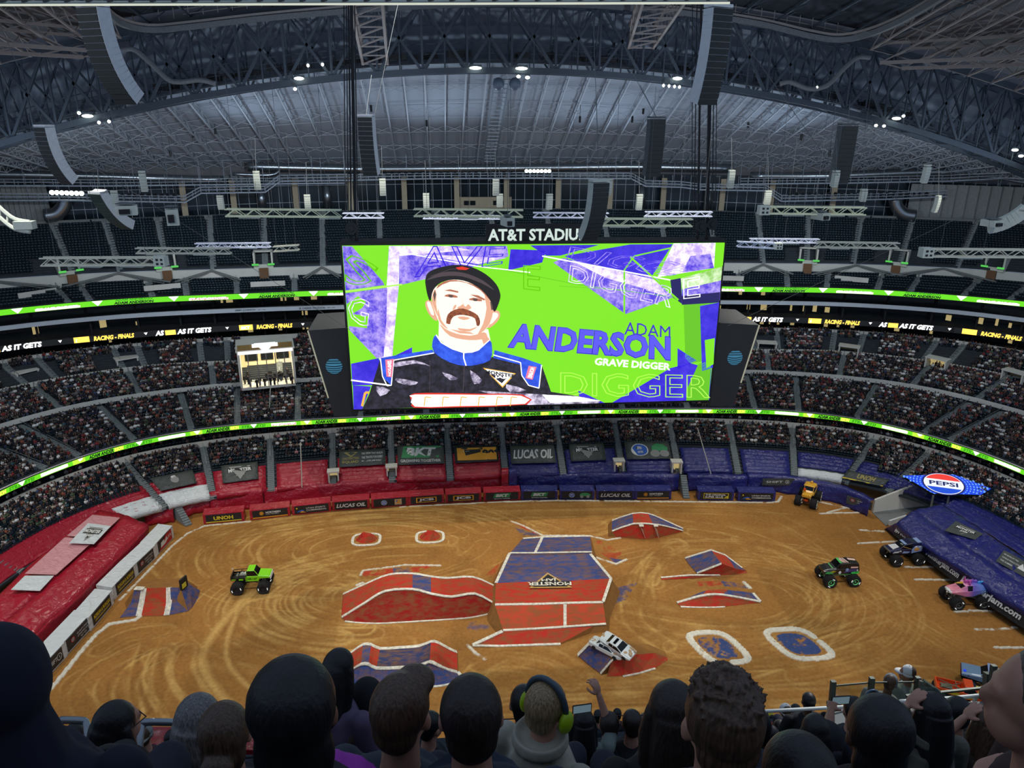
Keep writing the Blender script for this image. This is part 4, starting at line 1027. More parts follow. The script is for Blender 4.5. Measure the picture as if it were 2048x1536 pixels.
K_BLU = mat('print_blue', S(50, 100, 190), .6, var=.04); K_GLD = mat('print_gold', S(176, 158, 90), .6, var=.04); K_GRY = mat('print_grey', S(150, 150, 146), .6, var=.04); K_TAN = mat('print_tan', S(200, 170, 130), .6, var=.2, scale=9)
KM = [K_WHT, K_YEL, K_ORG, K_GRN, K_BLK, K_RED, K_BLU, K_GLD, K_GRY, K_TAN]
W_, Y_, O_, G_, B_, R_, U_, D_, E_, N_ = range(10)
def art(kind, w, h):
    """2-D artwork in metres on a w x h banner -> MB with z as lift"""
    mb = MB(); X = Vector((1, 0, 0)); Y = Vector((0, 1, 0))
    def t(s, x, y, wd, ht, c, b=.03, sh=0.0, l=.03): put_text(mb, s, (x*w, y*h, l), X, Y, width=wd*w, height=ht*h, mi=c, bold=b, shear=sh)
    def r(x, y, wd, ht, c, l=.015): mb.quad((x*w, y*h, l), ((x+wd)*w, y*h, l), ((x+wd)*w, (y+ht)*h, l), (x*w, (y+ht)*h, l), c)
    def disc(x, y, rx, ry, c, l=.02): mb.add([((x*w+rx*math.cos(a*.3927)), (y*h+ry*math.sin(a*.3927)), l) for a in range(16)], [tuple(range(16))], c)
    def tri(pts, c, l=.02): mb.poly([(a*w, b*h, l) for a, b in pts], c)
    def swoosh():
        mb.poly([(x*w, y*h, .02) for x, y in ((.06, .2), (.14, .45), (.22, .5), (.3, .4), (.22, .25), (.17, .36), (.12, .2))], U_); mb.poly([(x*w, y*h, .022) for x, y in ((.14, .2), (.22, .33), (.34, .12), (.2, .12))], O_); disc(.07, .72, .1*h, .1*h, Y_)
    if kind == 'unoh': t('UNOH', .22, .28, .55, .5, Y_, .04); r(0, 0, 1, .12, Y_)
    elif kind == 'northern': disc(.26, .6, .24*h, .24*h, O_); disc(.26, .6, .17*h, .17*h, B_, .03); disc(.26, .6, .12*h, .12*h, O_, .04); t('NORTHERN', .38, .55, .42, .25, W_); t('TOOL + EQUIPMENT', .38, .38, .38, .1, W_, .01); r(0, 0, 1, .13, O_)
    elif kind == 'utah': swoosh(); t('UTAH SPORTS', .34, .56, .56, .2, W_, .01); t('COMMISSION', .34, .26, .58, .2, W_, .01)
    elif kind == 'lucas': t('LUCAS OIL', .05, .25, .9, .5, W_, .035, .25)
    elif kind == 'spin': disc(.32, .5, .36*h, .34*h, W_); disc(.32, .5, .32*h, .3*h, U_, .03); t('SPIN', .265, .52, .1, .16, W_, .03, 0, .05); t('MASTER', .25, .33, .14, .12, W_, .03, 0, .05); r(.65, .12, .22, .76, N_); disc(.76, .5, .2*h, .25*h, O_, .03); disc(.72, .62, .1*h, .1*h, U_, .04)
    elif kind == 'spintruck': disc(.32, .5, .36*h, .34*h, W_); disc(.32, .5, .32*h, .3*h, U_, .03); t('SPIN', .265, .52, .1, .16, W_, .03, 0, .05); t('MASTER', .25, .33, .14, .12, W_, .03, 0, .05); mb.poly([(x*w, y*h, .02) for x, y in ((.58, .4), (.6, .7), (.7, .85), (.85, .8), (.95, .6), (.93, .4), (.8, .35))], G_); disc(.65, .3, .2*h, .2*h, E_, .03); disc(.86, .3, .2*h, .2*h, E_, .03)
    elif kind == 'jcb': r(.17, .15, .66, .7, O_, .012); r(.21, .25, .58, .5, B_, .02); t('JCB', .25, .3, .5, .4, W_, .05, 0, .04)
    elif kind == 'jcbbig': r(.06, .12, .9, .72, O_, .012); r(.1, .24, .5, .48, B_, .02); t('JCB', .13, .3, .42, .36, W_, .05, 0, .04); t('80', .63, .26, .28, .44, B_, .05, 0, .04)
    elif kind == 'bkt': mb.poly([(x*w, y*h, .012) for x, y in ((.22, .34), (.28, .9), (.78, .9), (.72, .34))], G_); t('BKT', .3, .42, .4, .4, W_, .05, .2, .03); t('GROWING TOGETHER', .25, .12, .5, .13, W_, .02)
    elif kind == 'bktbig': mb.poly([(x*w, y*h, .012) for x, y in ((.08, .34), (.14, .92), (.95, .92), (.88, .34))], G_); t('BKT', .17, .42, .66, .42, W_, .05, .2, .03); t('GROWING TOGETHER', .06, .1, .86, .15, W_, .02)
    elif kind == 'glue': r(.1, .12, .8, .76, Y_, .01); r(.12, .17, .76, .66, B_, .02); t('THE ORIGINAL', .15, .55, .66, .22, W_, .04, 0, .04); t('SUPER GLUE', .15, .24, .58, .24, W_, .04, 0, .04); tri([(.76, .3), (.86, .55), (.9, .25)], Y_, .05)
    elif kind == 'mj':
        tri([(.2, .84), (.8, .84), (.5, .1)], E_, .01); tri([(.28, .75), (.72, .75), (.5, .24)], B_, .02); r(.16, .5, .68, .24, B_, .03); t('MONSTER', .18, .53, .64, .18, W_, .04, 0, .05); t('JAM', .38, .3, .24, .18, W_, .04, 0, .05)
    elif kind == 'squad': tri([(.1, .85), (.4, .85), (.25, .55)], D_); t('CONSTRUCTION', .06, .42, .36, .14, D_, .02); t('SQUAD', .06, .16, .36, .2, D_, .03); t('THE CREW THAT BUILDS', .48, .66, .46, .12, W_, .01); t('THE TRACKS FOR EVERY', .48, .44, .46, .12, W_, .01); t('MONSTER JAM EVENT', .48, .22, .44, .12, W_, .01)
    elif kind == 'morgan': t('MORGAN & MORGAN', .06, .46, .88, .34, Y_, .03); r(.1, .2, .8, .06, Y_); t("AMERICA'S LARGEST INJURY LAW FIRM", .1, .3, .8, .08, W_, .01)
    elif kind == 'mudjug': mb.poly([(x*w, y*h, .012) for x, y in ((0, 0), (1, 0), (1, 1), (.6, 1))], R_); mb.poly([(x*w, y*h, .03) for x, y in ((.15, .25), (.2, .7), (.42, .75), (.45, .5), (.62, .8), (.7, .45), (.5, .25))], W_); t('JUG', .72, .4, .22, .3, W_, .03)
    elif kind == 'axle': disc(.24, .6, .24*h, .22*h, R_); disc(.24, .6, .17*h, .16*h, E_, .03); t('QUALITY PARTS', .42, .62, .5, .16, W_, .01); t('LOGISTICS CO.', .44, .4, .46, .14, W_, .01); t('EST 4X4', .56, .16, .24, .12, W_, .01)
    elif kind == 'shift': t('SHIFT', .12, .36, .52, .32, W_, .01); mb.add([(.78*w+.27*h*math.cos(a*.3927), .5*h+.27*h*math.sin(a*.3927), .02) for a in range(16)]+[(.78*w+.22*h*math.cos(a*.3927), .5*h+.22*h*math.sin(a*.3927), .02) for a in range(16)], [(i, (i+1) % 16, 16+(i+1) % 16, 16+i) for i in range(16)], W_); t('4', .755, .38, .05, .24, W_, .02)
    elif kind == 'unohbig': t('UNOH', .3, .3, .42, .5, D_, .04); r(0, 0, 1, .1, Y_)
    elif kind == 'lines': t('SEE MORE AT THE', .08, .7, .55, .1, W_, .01); t('WORLD FINALS STAGE', .08, .45, .7, .1, W_, .01); t('THIS SUMMER', .08, .2, .45, .1, W_, .01); tri([(.68, .3), (.95, .3), (.8, .75)], W_)
    elif kind == 'mark': disc(.5, .55, .17*h, .2*h, E_); disc(.5, .75, .1*h, .08*h, W_)
    return mb
def banner(name, kind, P00, P10, P11, P01, base, label, cat='banner', parent=None, thick=.05, sag=0.0):
    """banner quad, P00 lower-left seen from the camera ... artwork mapped bilinearly"""
    P = [Vector(p) for p in (P00, P10, P11, P01)]; w_ = (P[1]-P[0]).length; h_ = (P[3]-P[0]).length
    n = (P[1]-P[0]).cross(P[3]-P[0]).normalized()
    if n.dot(Vector(CAM)-P[0]) < 0: n = -n
    def f(x, y, l):
        s, t = x/w_, y/h_; q = (P[0]*(1-s)+P[1]*s)*(1-t)+(P[3]*(1-s)+P[2]*s)*t
        return q+n*(l+sag*math.sin(math.pi*t*3+s*2)*.5+.04*math.sin(s*17+t*5)*(sag > 0))
    mb = MB(); nx, ny = (8, 5) if sag else (1, 1); vs = []
    for l in (.0, -thick):
        for j in range(ny+1):
            for i in range(nx+1): vs.append(f(w_*i/nx, h_*j/ny, l))
    K = (nx+1)*(ny+1); fs = []
    for j in range(ny):
        for i in range(nx):
            a = j*(nx+1)+i; fs += [(a, a+1, a+nx+2, a+nx+1), (K+a, K+a+nx+1, K+a+nx+2, K+a+1)]
    ed = [i for i in range(nx+1)]+[(j+1)*(nx+1)-1 for j in range(1, ny+1)]+[ny*(nx+1)+i for i in range(nx-1, -1, -1)]+[j*(nx+1) for j in range(ny-1, 0, -1)]
    fs += [(a, b, K+b, K+a) for a, b in zip(ed, ed[1:]+ed[:1])]
    mb.add(vs, fs); o = mb.build(name, base, smooth=bool(sag))
    A = art(kind, w_, h_)
    if A.v:
        vs_ = [f(*v) for v in A.v]; A.v = [tuple(v+n*.02) for v in vs_]; a = A.build('printed_artwork', KM, parent=o)
    if parent is not None: sub(o, parent)
    else: tag(o, label, cat)
    return o
CN = {'unoh': 'yellow lettering', 'northern': 'orange round badge', 'utah': 'swoosh mark', 'lucas': 'slanted white lettering', 'spin': 'oval badge beside picture', 'spintruck': 'oval badge beside green vehicle', 'jcb': 'white letters in an orange frame', 'bkt': 'white letters on green', 'glue': 'yellow framed white lettering', 'morgan': 'yellow lettering over small white text', 'mudjug': 'red and white swirl', 'axle': 'red badge beside small white text', 'shift': 'thin white lettering and ringed numeral'}
def barrier(kind, a, b, tarp, tn, place, h=1.75, dep=1.9, pad=.25, side=1, bh=(.12, .95)):
    """a, b: pixels of the banner's lower ends; tarp-covered block behind it"""
    A = PZ(*a); B = PZ(*b); d = (B-A); L_ = d.length; d.normalize(); n = Vector((-d.y, d.x, 0))*side
    A2 = A-d*pad; B2 = B+d*pad; up = Vector((0, 0, h))
    e = empty('track_barrier', (A+B)/2, '%s track barrier, %s, %s' % (tn, CN[kind], place), 'barrier')
    mb = MB(); mb.hexa([A2, B2, B2+n*dep, A2+n*dep, A2+up, B2+up, B2+n*dep+up*1.12, A2+n*dep+up*1.12]); sub(mb.build('tarp_cover', tarp), e)
    f = -n*.06
    o = banner('banner', kind, A+f+up*bh[0], B+f+up*bh[0], B+f+up*bh[1], A+f+up*bh[1], T_BLK, None, parent=e)
    return e
far = [('unoh', (413, 1048), (484, 1041.5), 0, 'first in the far row from its left end'), ('northern', (506, 1039.5), (576, 1032), 0, 'second in the far row'), ('utah', (590, 1030), (658, 1023), 0, 'third in the far row'), ('lucas', (670, 1021.5), (735, 1016.5), 0, 'far row on the red half'),
 ('spin', (748, 1016), (812, 1011), 0, 'far row on the red half'), ('jcb', (822, 1010.5), (884, 1006), 0, 'left of two alike'), ('jcb', (896, 1006), (958, 1003), 0, 'right of two alike'), ('bkt', (972, 1002.5), (1036, 1000), 0, 'far row, red half'),
 ('bkt', (1047, 999.5), (1110, 999), 1, 'far row, blue half'), ('spintruck', (1124, 999), (1184, 999), 1, 'far row on the blue half'), ('lucas', (1197, 999), (1264, 999), 1, 'far row on the blue half'), ('northern', (1274, 999), (1337, 998.5), 1, 'left of the stair gap'),
 ('glue', (1400, 1000), (1462, 1001), 1, 'right of the stair gap'), ('utah', (1480, 1002), (1545, 1003), 1, 'right end of the far row')]
for k, a, b, c, pl in far: barrier(k, a, b, T_BLU if c else T_RED, 'blue' if c else 'red', pl, pad=.42, h=1.7)
for k, a, b, pl in (('mudjug', (318, 1108), (344, 1079), 'far end of the left row'), ('axle', (278, 1149), (309, 1119), 'second from the far end'), ('morgan', (235, 1194), (270, 1157), 'third along the left row'), ('morgan', (188, 1255), (223, 1213), 'fourth along the left row'), ('axle', (137, 1308), (182, 1258), 'fifth along the left row'), ('shift', (95, 1356), (128, 1320), 'nearest the audience')):
    barrier(k, a, b, T_WHT, 'white', pl, h=2.1, dep=2.3, pad=.75)

# vertical tarp walls in front of the lower bowl
def tarp_wall(name, label, pts, z1, mt, z0=0.0, out=.5, seed=0):
    """pts: pixels of the top edge at height z1; draped down to the floor"""
    P = smooth_poly([tuple(PZ(u, v, z1)) for u, v in pts], 6, False); P = [Vector(p) for p in P]; r = random.Random(seed); mb = MB(); nz = 6; vs = []
    dd = [0]
    for a, b in zip(P[:-1], P[1:]): dd.append(dd[-1]+(b-a).length)
    for i, p in enumerate(P):
        t = (P[min(i+1, len(P)-1)]-P[max(i-1, 0)]).normalized(); n = Vector((t.y, -t.x, 0))
        if n.dot(Vector((CAM[0], CAM[1], 0))-p) < 0: n = -n
        for j in range(nz+1):
            f = j/nz; w = .22*math.sin(dd[i]*1.1+seed)*f+.12*math.sin(dd[i]*2.9+j)*f+.1*math.sin(f*9+dd[i]*.7)
            vs.append(p+n*(out*f+w+.08)+Vector((0, 0, -(z1-z0)*f)))
    for i, p in enumerate(P):   # top fold back over the rail
        t = (P[min(i+1, len(P)-1)]-P[max(i-1, 0)]).normalized(); n = Vector((t.y, -t.x, 0))
        if n.dot(Vector((CAM[0], CAM[1], 0))-p) < 0: n = -n
        vs.append(p-n*.9+Vector((0, 0, .1+.08*math.sin(dd[i]*2))))
    N_1 = nz+1; fs = []; base = len(P)*N_1
    for i in range(len(P)-1):
        for j in range(nz): fs.append((i*N_1+j, (i+1)*N_1+j, (i+1)*N_1+j+1, i*N_1+j+1))
        fs.append((base+i, base+i+1, (i+1)*N_1, i*N_1))
    mb.add(vs, fs); o = mb.build(name, mt, smooth=True); s_ = o.modifiers.new('t', 'SOLIDIFY'); s_.thickness = .05
    return tag(o, label, 'tarp')
tarp_wall('tarp_wall', 'short red tarp hung below the white-covered seats beside the left stairs', [(286, 1018), (318, 1012), (345, 1010)], 3.0, T_RED, seed=5)
tarp_wall('tarp_wall', 'red tarp wall between the left stairs and the emblem-covered seats', [(362, 1000), (390, 994), (418, 990)], 3.0, T_RED, seed=8)
tarp_wall('tarp_wall', 'red tarp wall behind the yellow-lettered and round-badge barriers', [(418, 988), (470, 981), (525, 978)], 3.4, T_RED, seed=1)
tarp_wall('tarp_wall', 'long red tarp wall behind the middle of the far red barriers', [(527, 980), (600, 973), (680, 967), (780, 960), (893, 954), (1005, 950)], 3.0, T_RED, seed=2)
tarp_wall('tarp_wall', 'narrow blue tarp wall right at the red and blue join', [(1018, 942), (1034, 941)], 4.4, T_BLU, seed=21)
tarp_wall('tarp_wall', 'narrow red tarp panel left at the red and blue join', [(1003, 942), (1017, 942)], 4.4, T_RED, seed=22)
tarp_wall('tarp_wall', 'long blue tarp wall behind the far blue barriers', [(1035, 950), (1120, 949), (1230, 949), (1358, 951)], 2.9, T_BLU, seed=3)
tarp_wall('tarp_wall', 'blue tarp wall between the stair gap and the thin-lettered sign', [(1376, 951), (1430, 952), (1495, 954)], 2.9, T_BLU, seed=4)
tarp_wall('tarp_wall', 'blue tarp wall under the thin-lettered sign', [(1495, 950), (1560, 953), (1620, 962), (1690, 978), (1742, 1002)], 2.9, T_BLU, seed=6)
a_, b_ = PZ(1520, 966, 1.6), PZ(1583, 966, 1.6); u_ = Vector((0, 0, 1.35))
banner('wall_sign', 'shift', a_+Vector((0, -.9, 0)), b_+Vector((0, -.9, 0)), b_+u_+Vector((0, -.9, 0)), a_+u_+Vector((0, -.9, 0)), T_GRY, 'dark sign with thin white lettering and ringed numeral on the blue tarp wall')
a_, b_ = PZ(1692, 1001, .9), PZ(1742, 1016, .9); u_ = Vector((0, 0, 1.5)); o_ = Vector((-.5, -.9, 0))
banner('wall_sign', 'axle', a_+o_, b_+o_, b_+u_+o_, a_+u_+o_, T_GRY, 'dark sign with a red badge hung on the blue tarp near the tunnel')

# tarps draped over the seat rows of the lower bowl
def seat_tarp(p0, p1, f0, f1, mt, label, seed=0, lift=.5, bump=.17):
    rows = 14; mb = MB(); n = max(4, int(abs(p1-p0)*1.3)); js = np.arange(f0*rows, f1*rows+.01, .25); vs = []
    for j in js:
        f = j/rows
        for i in range(n+1):
            p = p0+(p1-p0)*i/n; q_ = RP('F', p).lerp(RP('T', p, -.2), f); z = 2.6+(7.7-2.6)*f
            z += lift+bump*math.sin((j-.15)*2*math.pi)+.05*math.sin(i*2.3+j*1.7+seed)
            vs.append((q_.x, q_.y, z))
    m = n+1
    for j in range(len(js)-1):
        for i in range(n): mb.f.append((j*m+i, j*m+i+1, (j+1)*m+i+1, (j+1)*m+i)); mb.m.append(0); mb.c.append(None)
    # hanging front and side edges
    k = len(vs)
    for i in range(n+1): x, y, z = vs[i]; vs.append((x, y, z-.6))
    for i in range(n): mb.f.append((i, i+1, k+i+1, k+i)); mb.m.append(0); mb.c.append(None)
    mb.v = vs; o = mb.build('seat_tarp', mt, smooth=True); s_ = o.modifiers.new('t', 'SOLIDIFY'); s_.thickness = .04
    return tag(o, label, 'tarp')
def seat_banner(p0, p1, f0, f1, kind, label, base=None):
    def q(p, f):
        q_ = RP('F', p).lerp(RP('T', p, -.2), f); return Vector((q_.x, q_.y, 2.6+5.1*f+1.02))
    return banner('seat_banner', kind, q(p0, f0), q(p1, f0), q(p1, f1), q(p0, f1), base or T_GRY, label, sag=.14)
A = [phi_of(PZ(205, 1006, 5.5))]+sorted(A_LOW)[2:-2]
def seg(i, x0=0.0, x1=1.0):
    g = 1.0*float(np.interp(abs(A[i]), [0, 45, 60], [1, .75, .5])); a, b = A[i]+g, A[i+1]-g; return a+(b-a)*x0, a+(b-a)*x1
seat_tarp(*seg(0), .26, .5, T_RED, 'red tarp over the seats at the left corner beside the stairs', 1)
seat_tarp(*seg(0), .0, .24, T_WHT, 'white tarp over the lowest seats at the left corner', 2)
seat_tarp(*seg(1), .26, .5, T_RED, 'red tarp over seats right of the left corner stairs', 3)
seat_tarp(*seg(1), .0, .24, T_WHT, 'white tarp over the lowest seats right of the left corner stairs', 4)
seat_banner(*seg(1, .05, .8), .24, .52, 'mark', 'grey banner with small pale mark over the corner seats'); 
L_ = ['red tarp over seats behind the yellow-lettered barrier', 'red bubbled tarp over the full seat block behind the swoosh barrier', 'red tarp below the two-column text banner', 'red tarp below the green lettered banner', 'red tarp below the orange framed banner',
 'blue tarp below the slanted white lettering', 'blue tarp below the triangular emblem banner', 'blue tarp below the blue oval badge banner', 'blue tarp over the seat block right of the oval badge banner', 'blue tarp over the seat block crossed by thin stripes above the wall sign', 'blue striped tarp beside the light concrete stair', 'blue tarp over the corner seats by the tunnel']
for k in range(12):
    i = k+2
    seat_tarp(*seg(i), .0 if i not in (12, 13) else .2, .46, T_RED if i < 7 else T_BLU, L_[k], i)
seat_banner(*seg(2, .18, .86), .16, .5, 'mj', 'grey banner with pale triangular emblem over the red-covered seats')
seat_banner(*seg(4, .03, .97), .24, .56, 'squad', 'grey banner with gold and white text over the red-covered seats')
seat_banner(*seg(5, .03, .99), .22, .6, 'bktbig', 'grey banner with big white letters on green over the red-covered seats', T_GRY)
seat_banner(*seg(6, .03, .97), .22, .56, 'jcbbig', 'black banner with large letters in an orange frame over the red-covered seats', T_BLK)
seat_banner(*seg(7, .05, .97), .16, .52, 'lucas', 'grey banner with slanted white lettering over the blue-covered seats')
seat_banner(*seg(8, .1, .8), .18, .52, 'mj', 'grey banner with pale triangular emblem over the blue-covered seats')
seat_banner(*seg(9, .03, .99), .18, .54, 'spintruck', 'grey banner with blue oval badge over the blue-covered seats')
seat_banner(*seg(13, -.2, .95), .0, .18, 'unohbig', 'narrow dark banner with gold lettering over the lowest seats near the tunnel')
seat_tarp(*seg(12, .0, 1.0), .0, .16, T_WHT, 'white tarp over the lowest seats right of the light concrete stair', 9)
# stairs through the tarp walls
def stair(u, v, z, L_=4.0, w=1.1):
    c = PZ(u, v, z); p = AN(phi_of(c)); mb = MB(); R = Matrix.Rotation(-p, 3, 'Z'); e = R@Vector((0, -1, 0)); n = 10
    for i in range(n):
        q = c+e*(L_*i/n); mb.box(q-Vector((0, 0, z*i/n+.5*z*(n-i)/n-.0))*1.0, (w, L_/n, max(.15, z*(n-i)/n)), R=R)
    return struct(mb.build('floor_access_stairs', m_aisle))
stair(352, 1006, 2.8); stair(1367, 951, 2.7)

# covered retractable stands at both ends
def end_stand(name, label, rows, mats_, cat='covered stand'):
    W = [[Vector(p) for p in smooth_poly([tuple(PZ(u, v, z)) for u, v, z in r], 5, False)] for r in rows]; nC = len(W[0]); e = empty(name, (sum(W[0], Vector((0, 0, 0)))/nC).xy.to_3d(), label, cat); r_ = random.Random(4)
    for r in range(len(W)-1):
        mb = MB(); vs = []; K = 5
        for c in range(nC):
            for k in range(K+1):
                q = W[r][c].lerp(W[r+1][c], k/K)
                if 0 < k < K: q = q+Vector((0, 0, .12*math.sin(c*1.9+r)+.1*math.sin(c*.7+k*2.1)))
                vs.append(q)
        for c in range(nC-1):
            for k in range(K): mb.f.append((c*(K+1)+k, (c+1)*(K+1)+k, (c+1)*(K+1)+k+1, c*(K+1)+k+1)); mb.m.append(0); mb.c.append(None)
        mb.v = [tuple(v) for v in vs]; o = mb.build('tarp_panel', mats_[r], smooth=True); s_ = o.modifiers.new('t', 'SOLIDIFY'); s_.thickness = .05; sub(o, e)
    # support block
    mb = MB()
    for c in range(nC-1):
        a = [W[i][c]-Vector((0, 0, .25)) for i in range(len(W))]; b = [W[i][c+1]-Vector((0, 0, .25)) for i in range(len(W))]
        for i in range(1, len(W)-1): mb.quad(a[i], b[i], b[i+1], a[i+1])
    for c in (0, nC-1):
        pts = [W[i][c]-Vector((0, 0, .1)) for i in range(len(W))]; pts.append(Vector((pts[-1].x, pts[-1].y, 0))); mb.poly(pts)
    sub(mb.build('platform', m_dark), e)
    return e
end_stand('left_covered_stand', 'long red-tarped stand sloping behind the white barriers on the left', [
 [(299, 1090, 0), (225, 1165, 0), (160, 1232, 0), (105, 1285, 0), (60, 1340, 0), (0, 1405, 0)],
 [(297, 1051, 3.0), (219, 1128, 3.0), (150, 1198, 3.0), (94, 1245, 3.0), (53, 1289, 3.0), (-10, 1345, 3.0)],
 [(248, 1030, 4.2), (175, 1096, 4.2), (134, 1132, 4.2), (72, 1192, 4.2), (0, 1256, 4.2), (-60, 1320, 4.2)],
 [(196, 1021, 5.2), (131, 1074, 5.2), (95, 1103, 5.2), (58, 1132, 5.2), (0, 1188, 5.2), (-60, 1240, 5.2)]], [T_RED, T_RED, T_RED])
q = lambda u, v, z=4.6: PZ(u, v, z+.25)
def decal(name, pts, z, m, label, cat='tarp panel'):
    mb = MB(); P = [PZ(u, v, z0) for (u, v), z0 in zip(pts, z)]; mb.prism(P, (0, 0, .06)); return tag(mb.build(name, m), label, cat)
def lay(u0, v0, kind, a, b, c, d, z, base, name, label): return banner(name, kind, PZ(*a, z[0]), PZ(*b, z[1]), PZ(*c, z[2]), PZ(*d, z[3]), base, label)
decal('white_tarp_panel', [(130, 1075), (190, 1080), (112, 1150), (50, 1148)], (5.6, 4.6, 4.6, 5.6), T_PNK, 'faded pink panel laid on the red covered stand')
decal('white_tarp_panel', [(50, 1152), (108, 1152), (80, 1182), (22, 1180)], (5.6, 4.6, 4.6, 5.6), T_WHT, 'pale grey panel laid on the red covered stand below the pink panel')
decal('white_tarp_panel', [(185, 1030), (240, 1036), (196, 1078), (134, 1072)], (5.6, 4.6, 4.6, 5.6), T_PNK, 'upper faded panel with emblem on the red covered stand')
lay(0, 0, 'mj', (138, 1086), (188, 1088), (222, 1052), (176, 1046), (5.75, 4.85, 4.85, 5.75), T_WHT, 'stand_emblem', 'pale triangular emblem on the faded red stand panel')
# tarp over lowest bowl rows behind the left stand
tarp_strip = [[(204, 1003, 5.6), (140, 1050, 5.6), (70, 1103, 5.6), (0, 1152, 5.6)], [(196, 1018, 4.4), (130, 1068, 4.4), (60, 1124, 4.4), (0, 1178, 4.4)]]
def strip_tarp(name, rows, m, label):
    W = [[Vector(p) for p in smooth_poly([tuple(PZ(u, v, z)) for u, v, z in r], 8, False)] for r in rows]; mb = MB(); vs = []; K = 8
    for c in range(len(W[0])):
        for k in range(K+1):
            p = W[0][c].lerp(W[1][c], k/K); vs.append(p+Vector((0, 0, .15*math.sin(k/K*math.pi*6)+.06*math.sin(c*1.3))))
    for c in range(len(W[0])-1):
        for k in range(K): mb.f.append((c*(K+1)+k, (c+1)*(K+1)+k, (c+1)*(K+1)+k+1, c*(K+1)+k+1)); mb.m.append(0); mb.c.append(None)
    mb.v = [tuple(v) for v in vs]; o = mb.build(name, m, smooth=True); s_ = o.modifiers.new('t', 'SOLIDIFY'); s_.thickness = .05; return tag(o, label, 'tarp')
seat_tarp(-90, -61.5, .04, .42, T_RED, 'ridged red tarp over the bowl rows behind the left covered stand')
end_stand('right_covered_stand', 'long blue-tarped stand with white web lettering at the right end', [
 [(1769, 1058, 0), (1810, 1088, 0), (1865, 1130, 0), (1898, 1154, 0), (1963, 1202, 0), (2045, 1256, 0), (2110, 1300, 0)],
 [(1794, 1046, 3.2), (1826, 1076, 3.2), (1866, 1104, 3.2), (1898, 1124, 3.2), (1963, 1168, 3.2), (2048, 1222, 3.2), (2110, 1262, 3.2)],
 [(1828, 1021, 4.6), (1870, 1052, 4.6), (1914, 1083, 4.6), (1945, 1104, 4.6), (1992, 1135, 4.6), (2048, 1172, 4.6), (2110, 1210, 4.6)],
 [(1884, 1011, 5.6), (1925, 1036, 5.6), (1963, 1060, 5.6), (1985, 1075, 5.6), (2010, 1092, 5.6), (2048, 1116, 5.6), (2110, 1150, 5.6)]], [T_BLU, T_BLU, T_BLU])
seat_tarp(66, 90, .08, .32, T_BLU, 'blue tarp over the lowest bowl rows at the right end')
strip_tarp('seat_tarp', [[(1908, 1000, 6.0), (1960, 1028, 6.0), (2010, 1060, 6.0), (2060, 1092, 6.0)], [(1888, 1011, 5.4), (1935, 1040, 5.4), (1985, 1072, 5.4), (2050, 1114, 5.4)]], T_BLU, 'ridged blue tarp over the bowl rows behind the right covered stand')
lay(0, 0, 'mj', (1889, 1061), (1950, 1079), (1966, 1067), (1912, 1042), (5.2, 5.2, 5.6, 5.6), T_GRY, 'stand_emblem', 'pale triangular emblem panel on the blue covered stand')
lay(0, 0, 'lines', (1992, 1122), (2048, 1154), (2060, 1128), (2008, 1100), (5.0, 5.0, 5.7, 5.7), T_GRY, 'stand_text_panel', 'dark text panel on the blue covered stand')
# black strip with lettering on the right stand's face
e = empty('stand_web_banner', PZ(1900, 1150, 0), 'long black strip with white web-address lettering along the blue covered stand', 'banner')
lo = [Vector(p) for p in smooth_poly([tuple(PZ(u, v, .9)) for u, v in ((1792, 1068), (1865, 1124), (1898, 1149), (1963, 1196), (2045, 1250), (2110, 1294))], 5, False)]
hi_ = []
for p in lo: hi_.append(p+Vector((.75, 0, 1.9)))
off = Vector((-.7, -.25, .1))
mb = MB()
for i in range(len(lo)-1): mb.hexa([lo[i]+off, lo[i+1]+off, lo[i+1]+off+Vector((.1, 0, 0)), lo[i]+off+Vector((.1, 0, 0)), hi_[i]+off, hi_[i+1]+off, hi_[i+1]+off+Vector((.1, 0, 0)), hi_[i]+off+Vector((.1, 0, 0))])
sub(mb.build('banner_cloth', T_BLK), e)
cum = [0]
for a, b in zip(lo[:-1], lo[1:]): cum.append(cum[-1]+(b-a).length)
def along(x, y):
    i = max(0, min(len(cum)-2, int(np.searchsorted(cum, x))-1)); f = (x-cum[i])/(cum[i+1]-cum[i]); a = lo[i].lerp(lo[i+1], f); b = hi_[i].lerp(hi_[i+1], f)
    return a.lerp(b, .2+y*.35)+off+Vector((-.12, 0, .03))
mb = MB(); Ltot = cum[-1]
def s_at(u, v):
    p = PZ(u, v, 1.5); return min(range(len(lo)), key=lambda i: (lo[i]+off-p).length)
xs_ = [cum[s_at(1796, 1062)], cum[s_at(1866, 1108)], cum[s_at(1938, 1160)], cum[s_at(2045, 1240)]]
put_text(mb, '#MonsterJam', None, None, None, width=xs_[1]-xs_[0]-.6, height=1.75, bold=.035, mapf=lambda X, Y: along(xs_[0]+X, Y))
put_text(mb, 'MonsterJam.com', None, None, None, width=xs_[2]-xs_[1]-.6, height=1.75, bold=.035, mapf=lambda X, Y: along(xs_[1]+.3+X, Y))
put_text(mb, 'MonsterJam.com', None, None, None, width=xs_[3]-xs_[2]-.6, height=1.75, bold=.035, mapf=lambda X, Y: along(xs_[2]+.3+X, Y))
sub(mb.build('white_lettering', K_WHT), e)

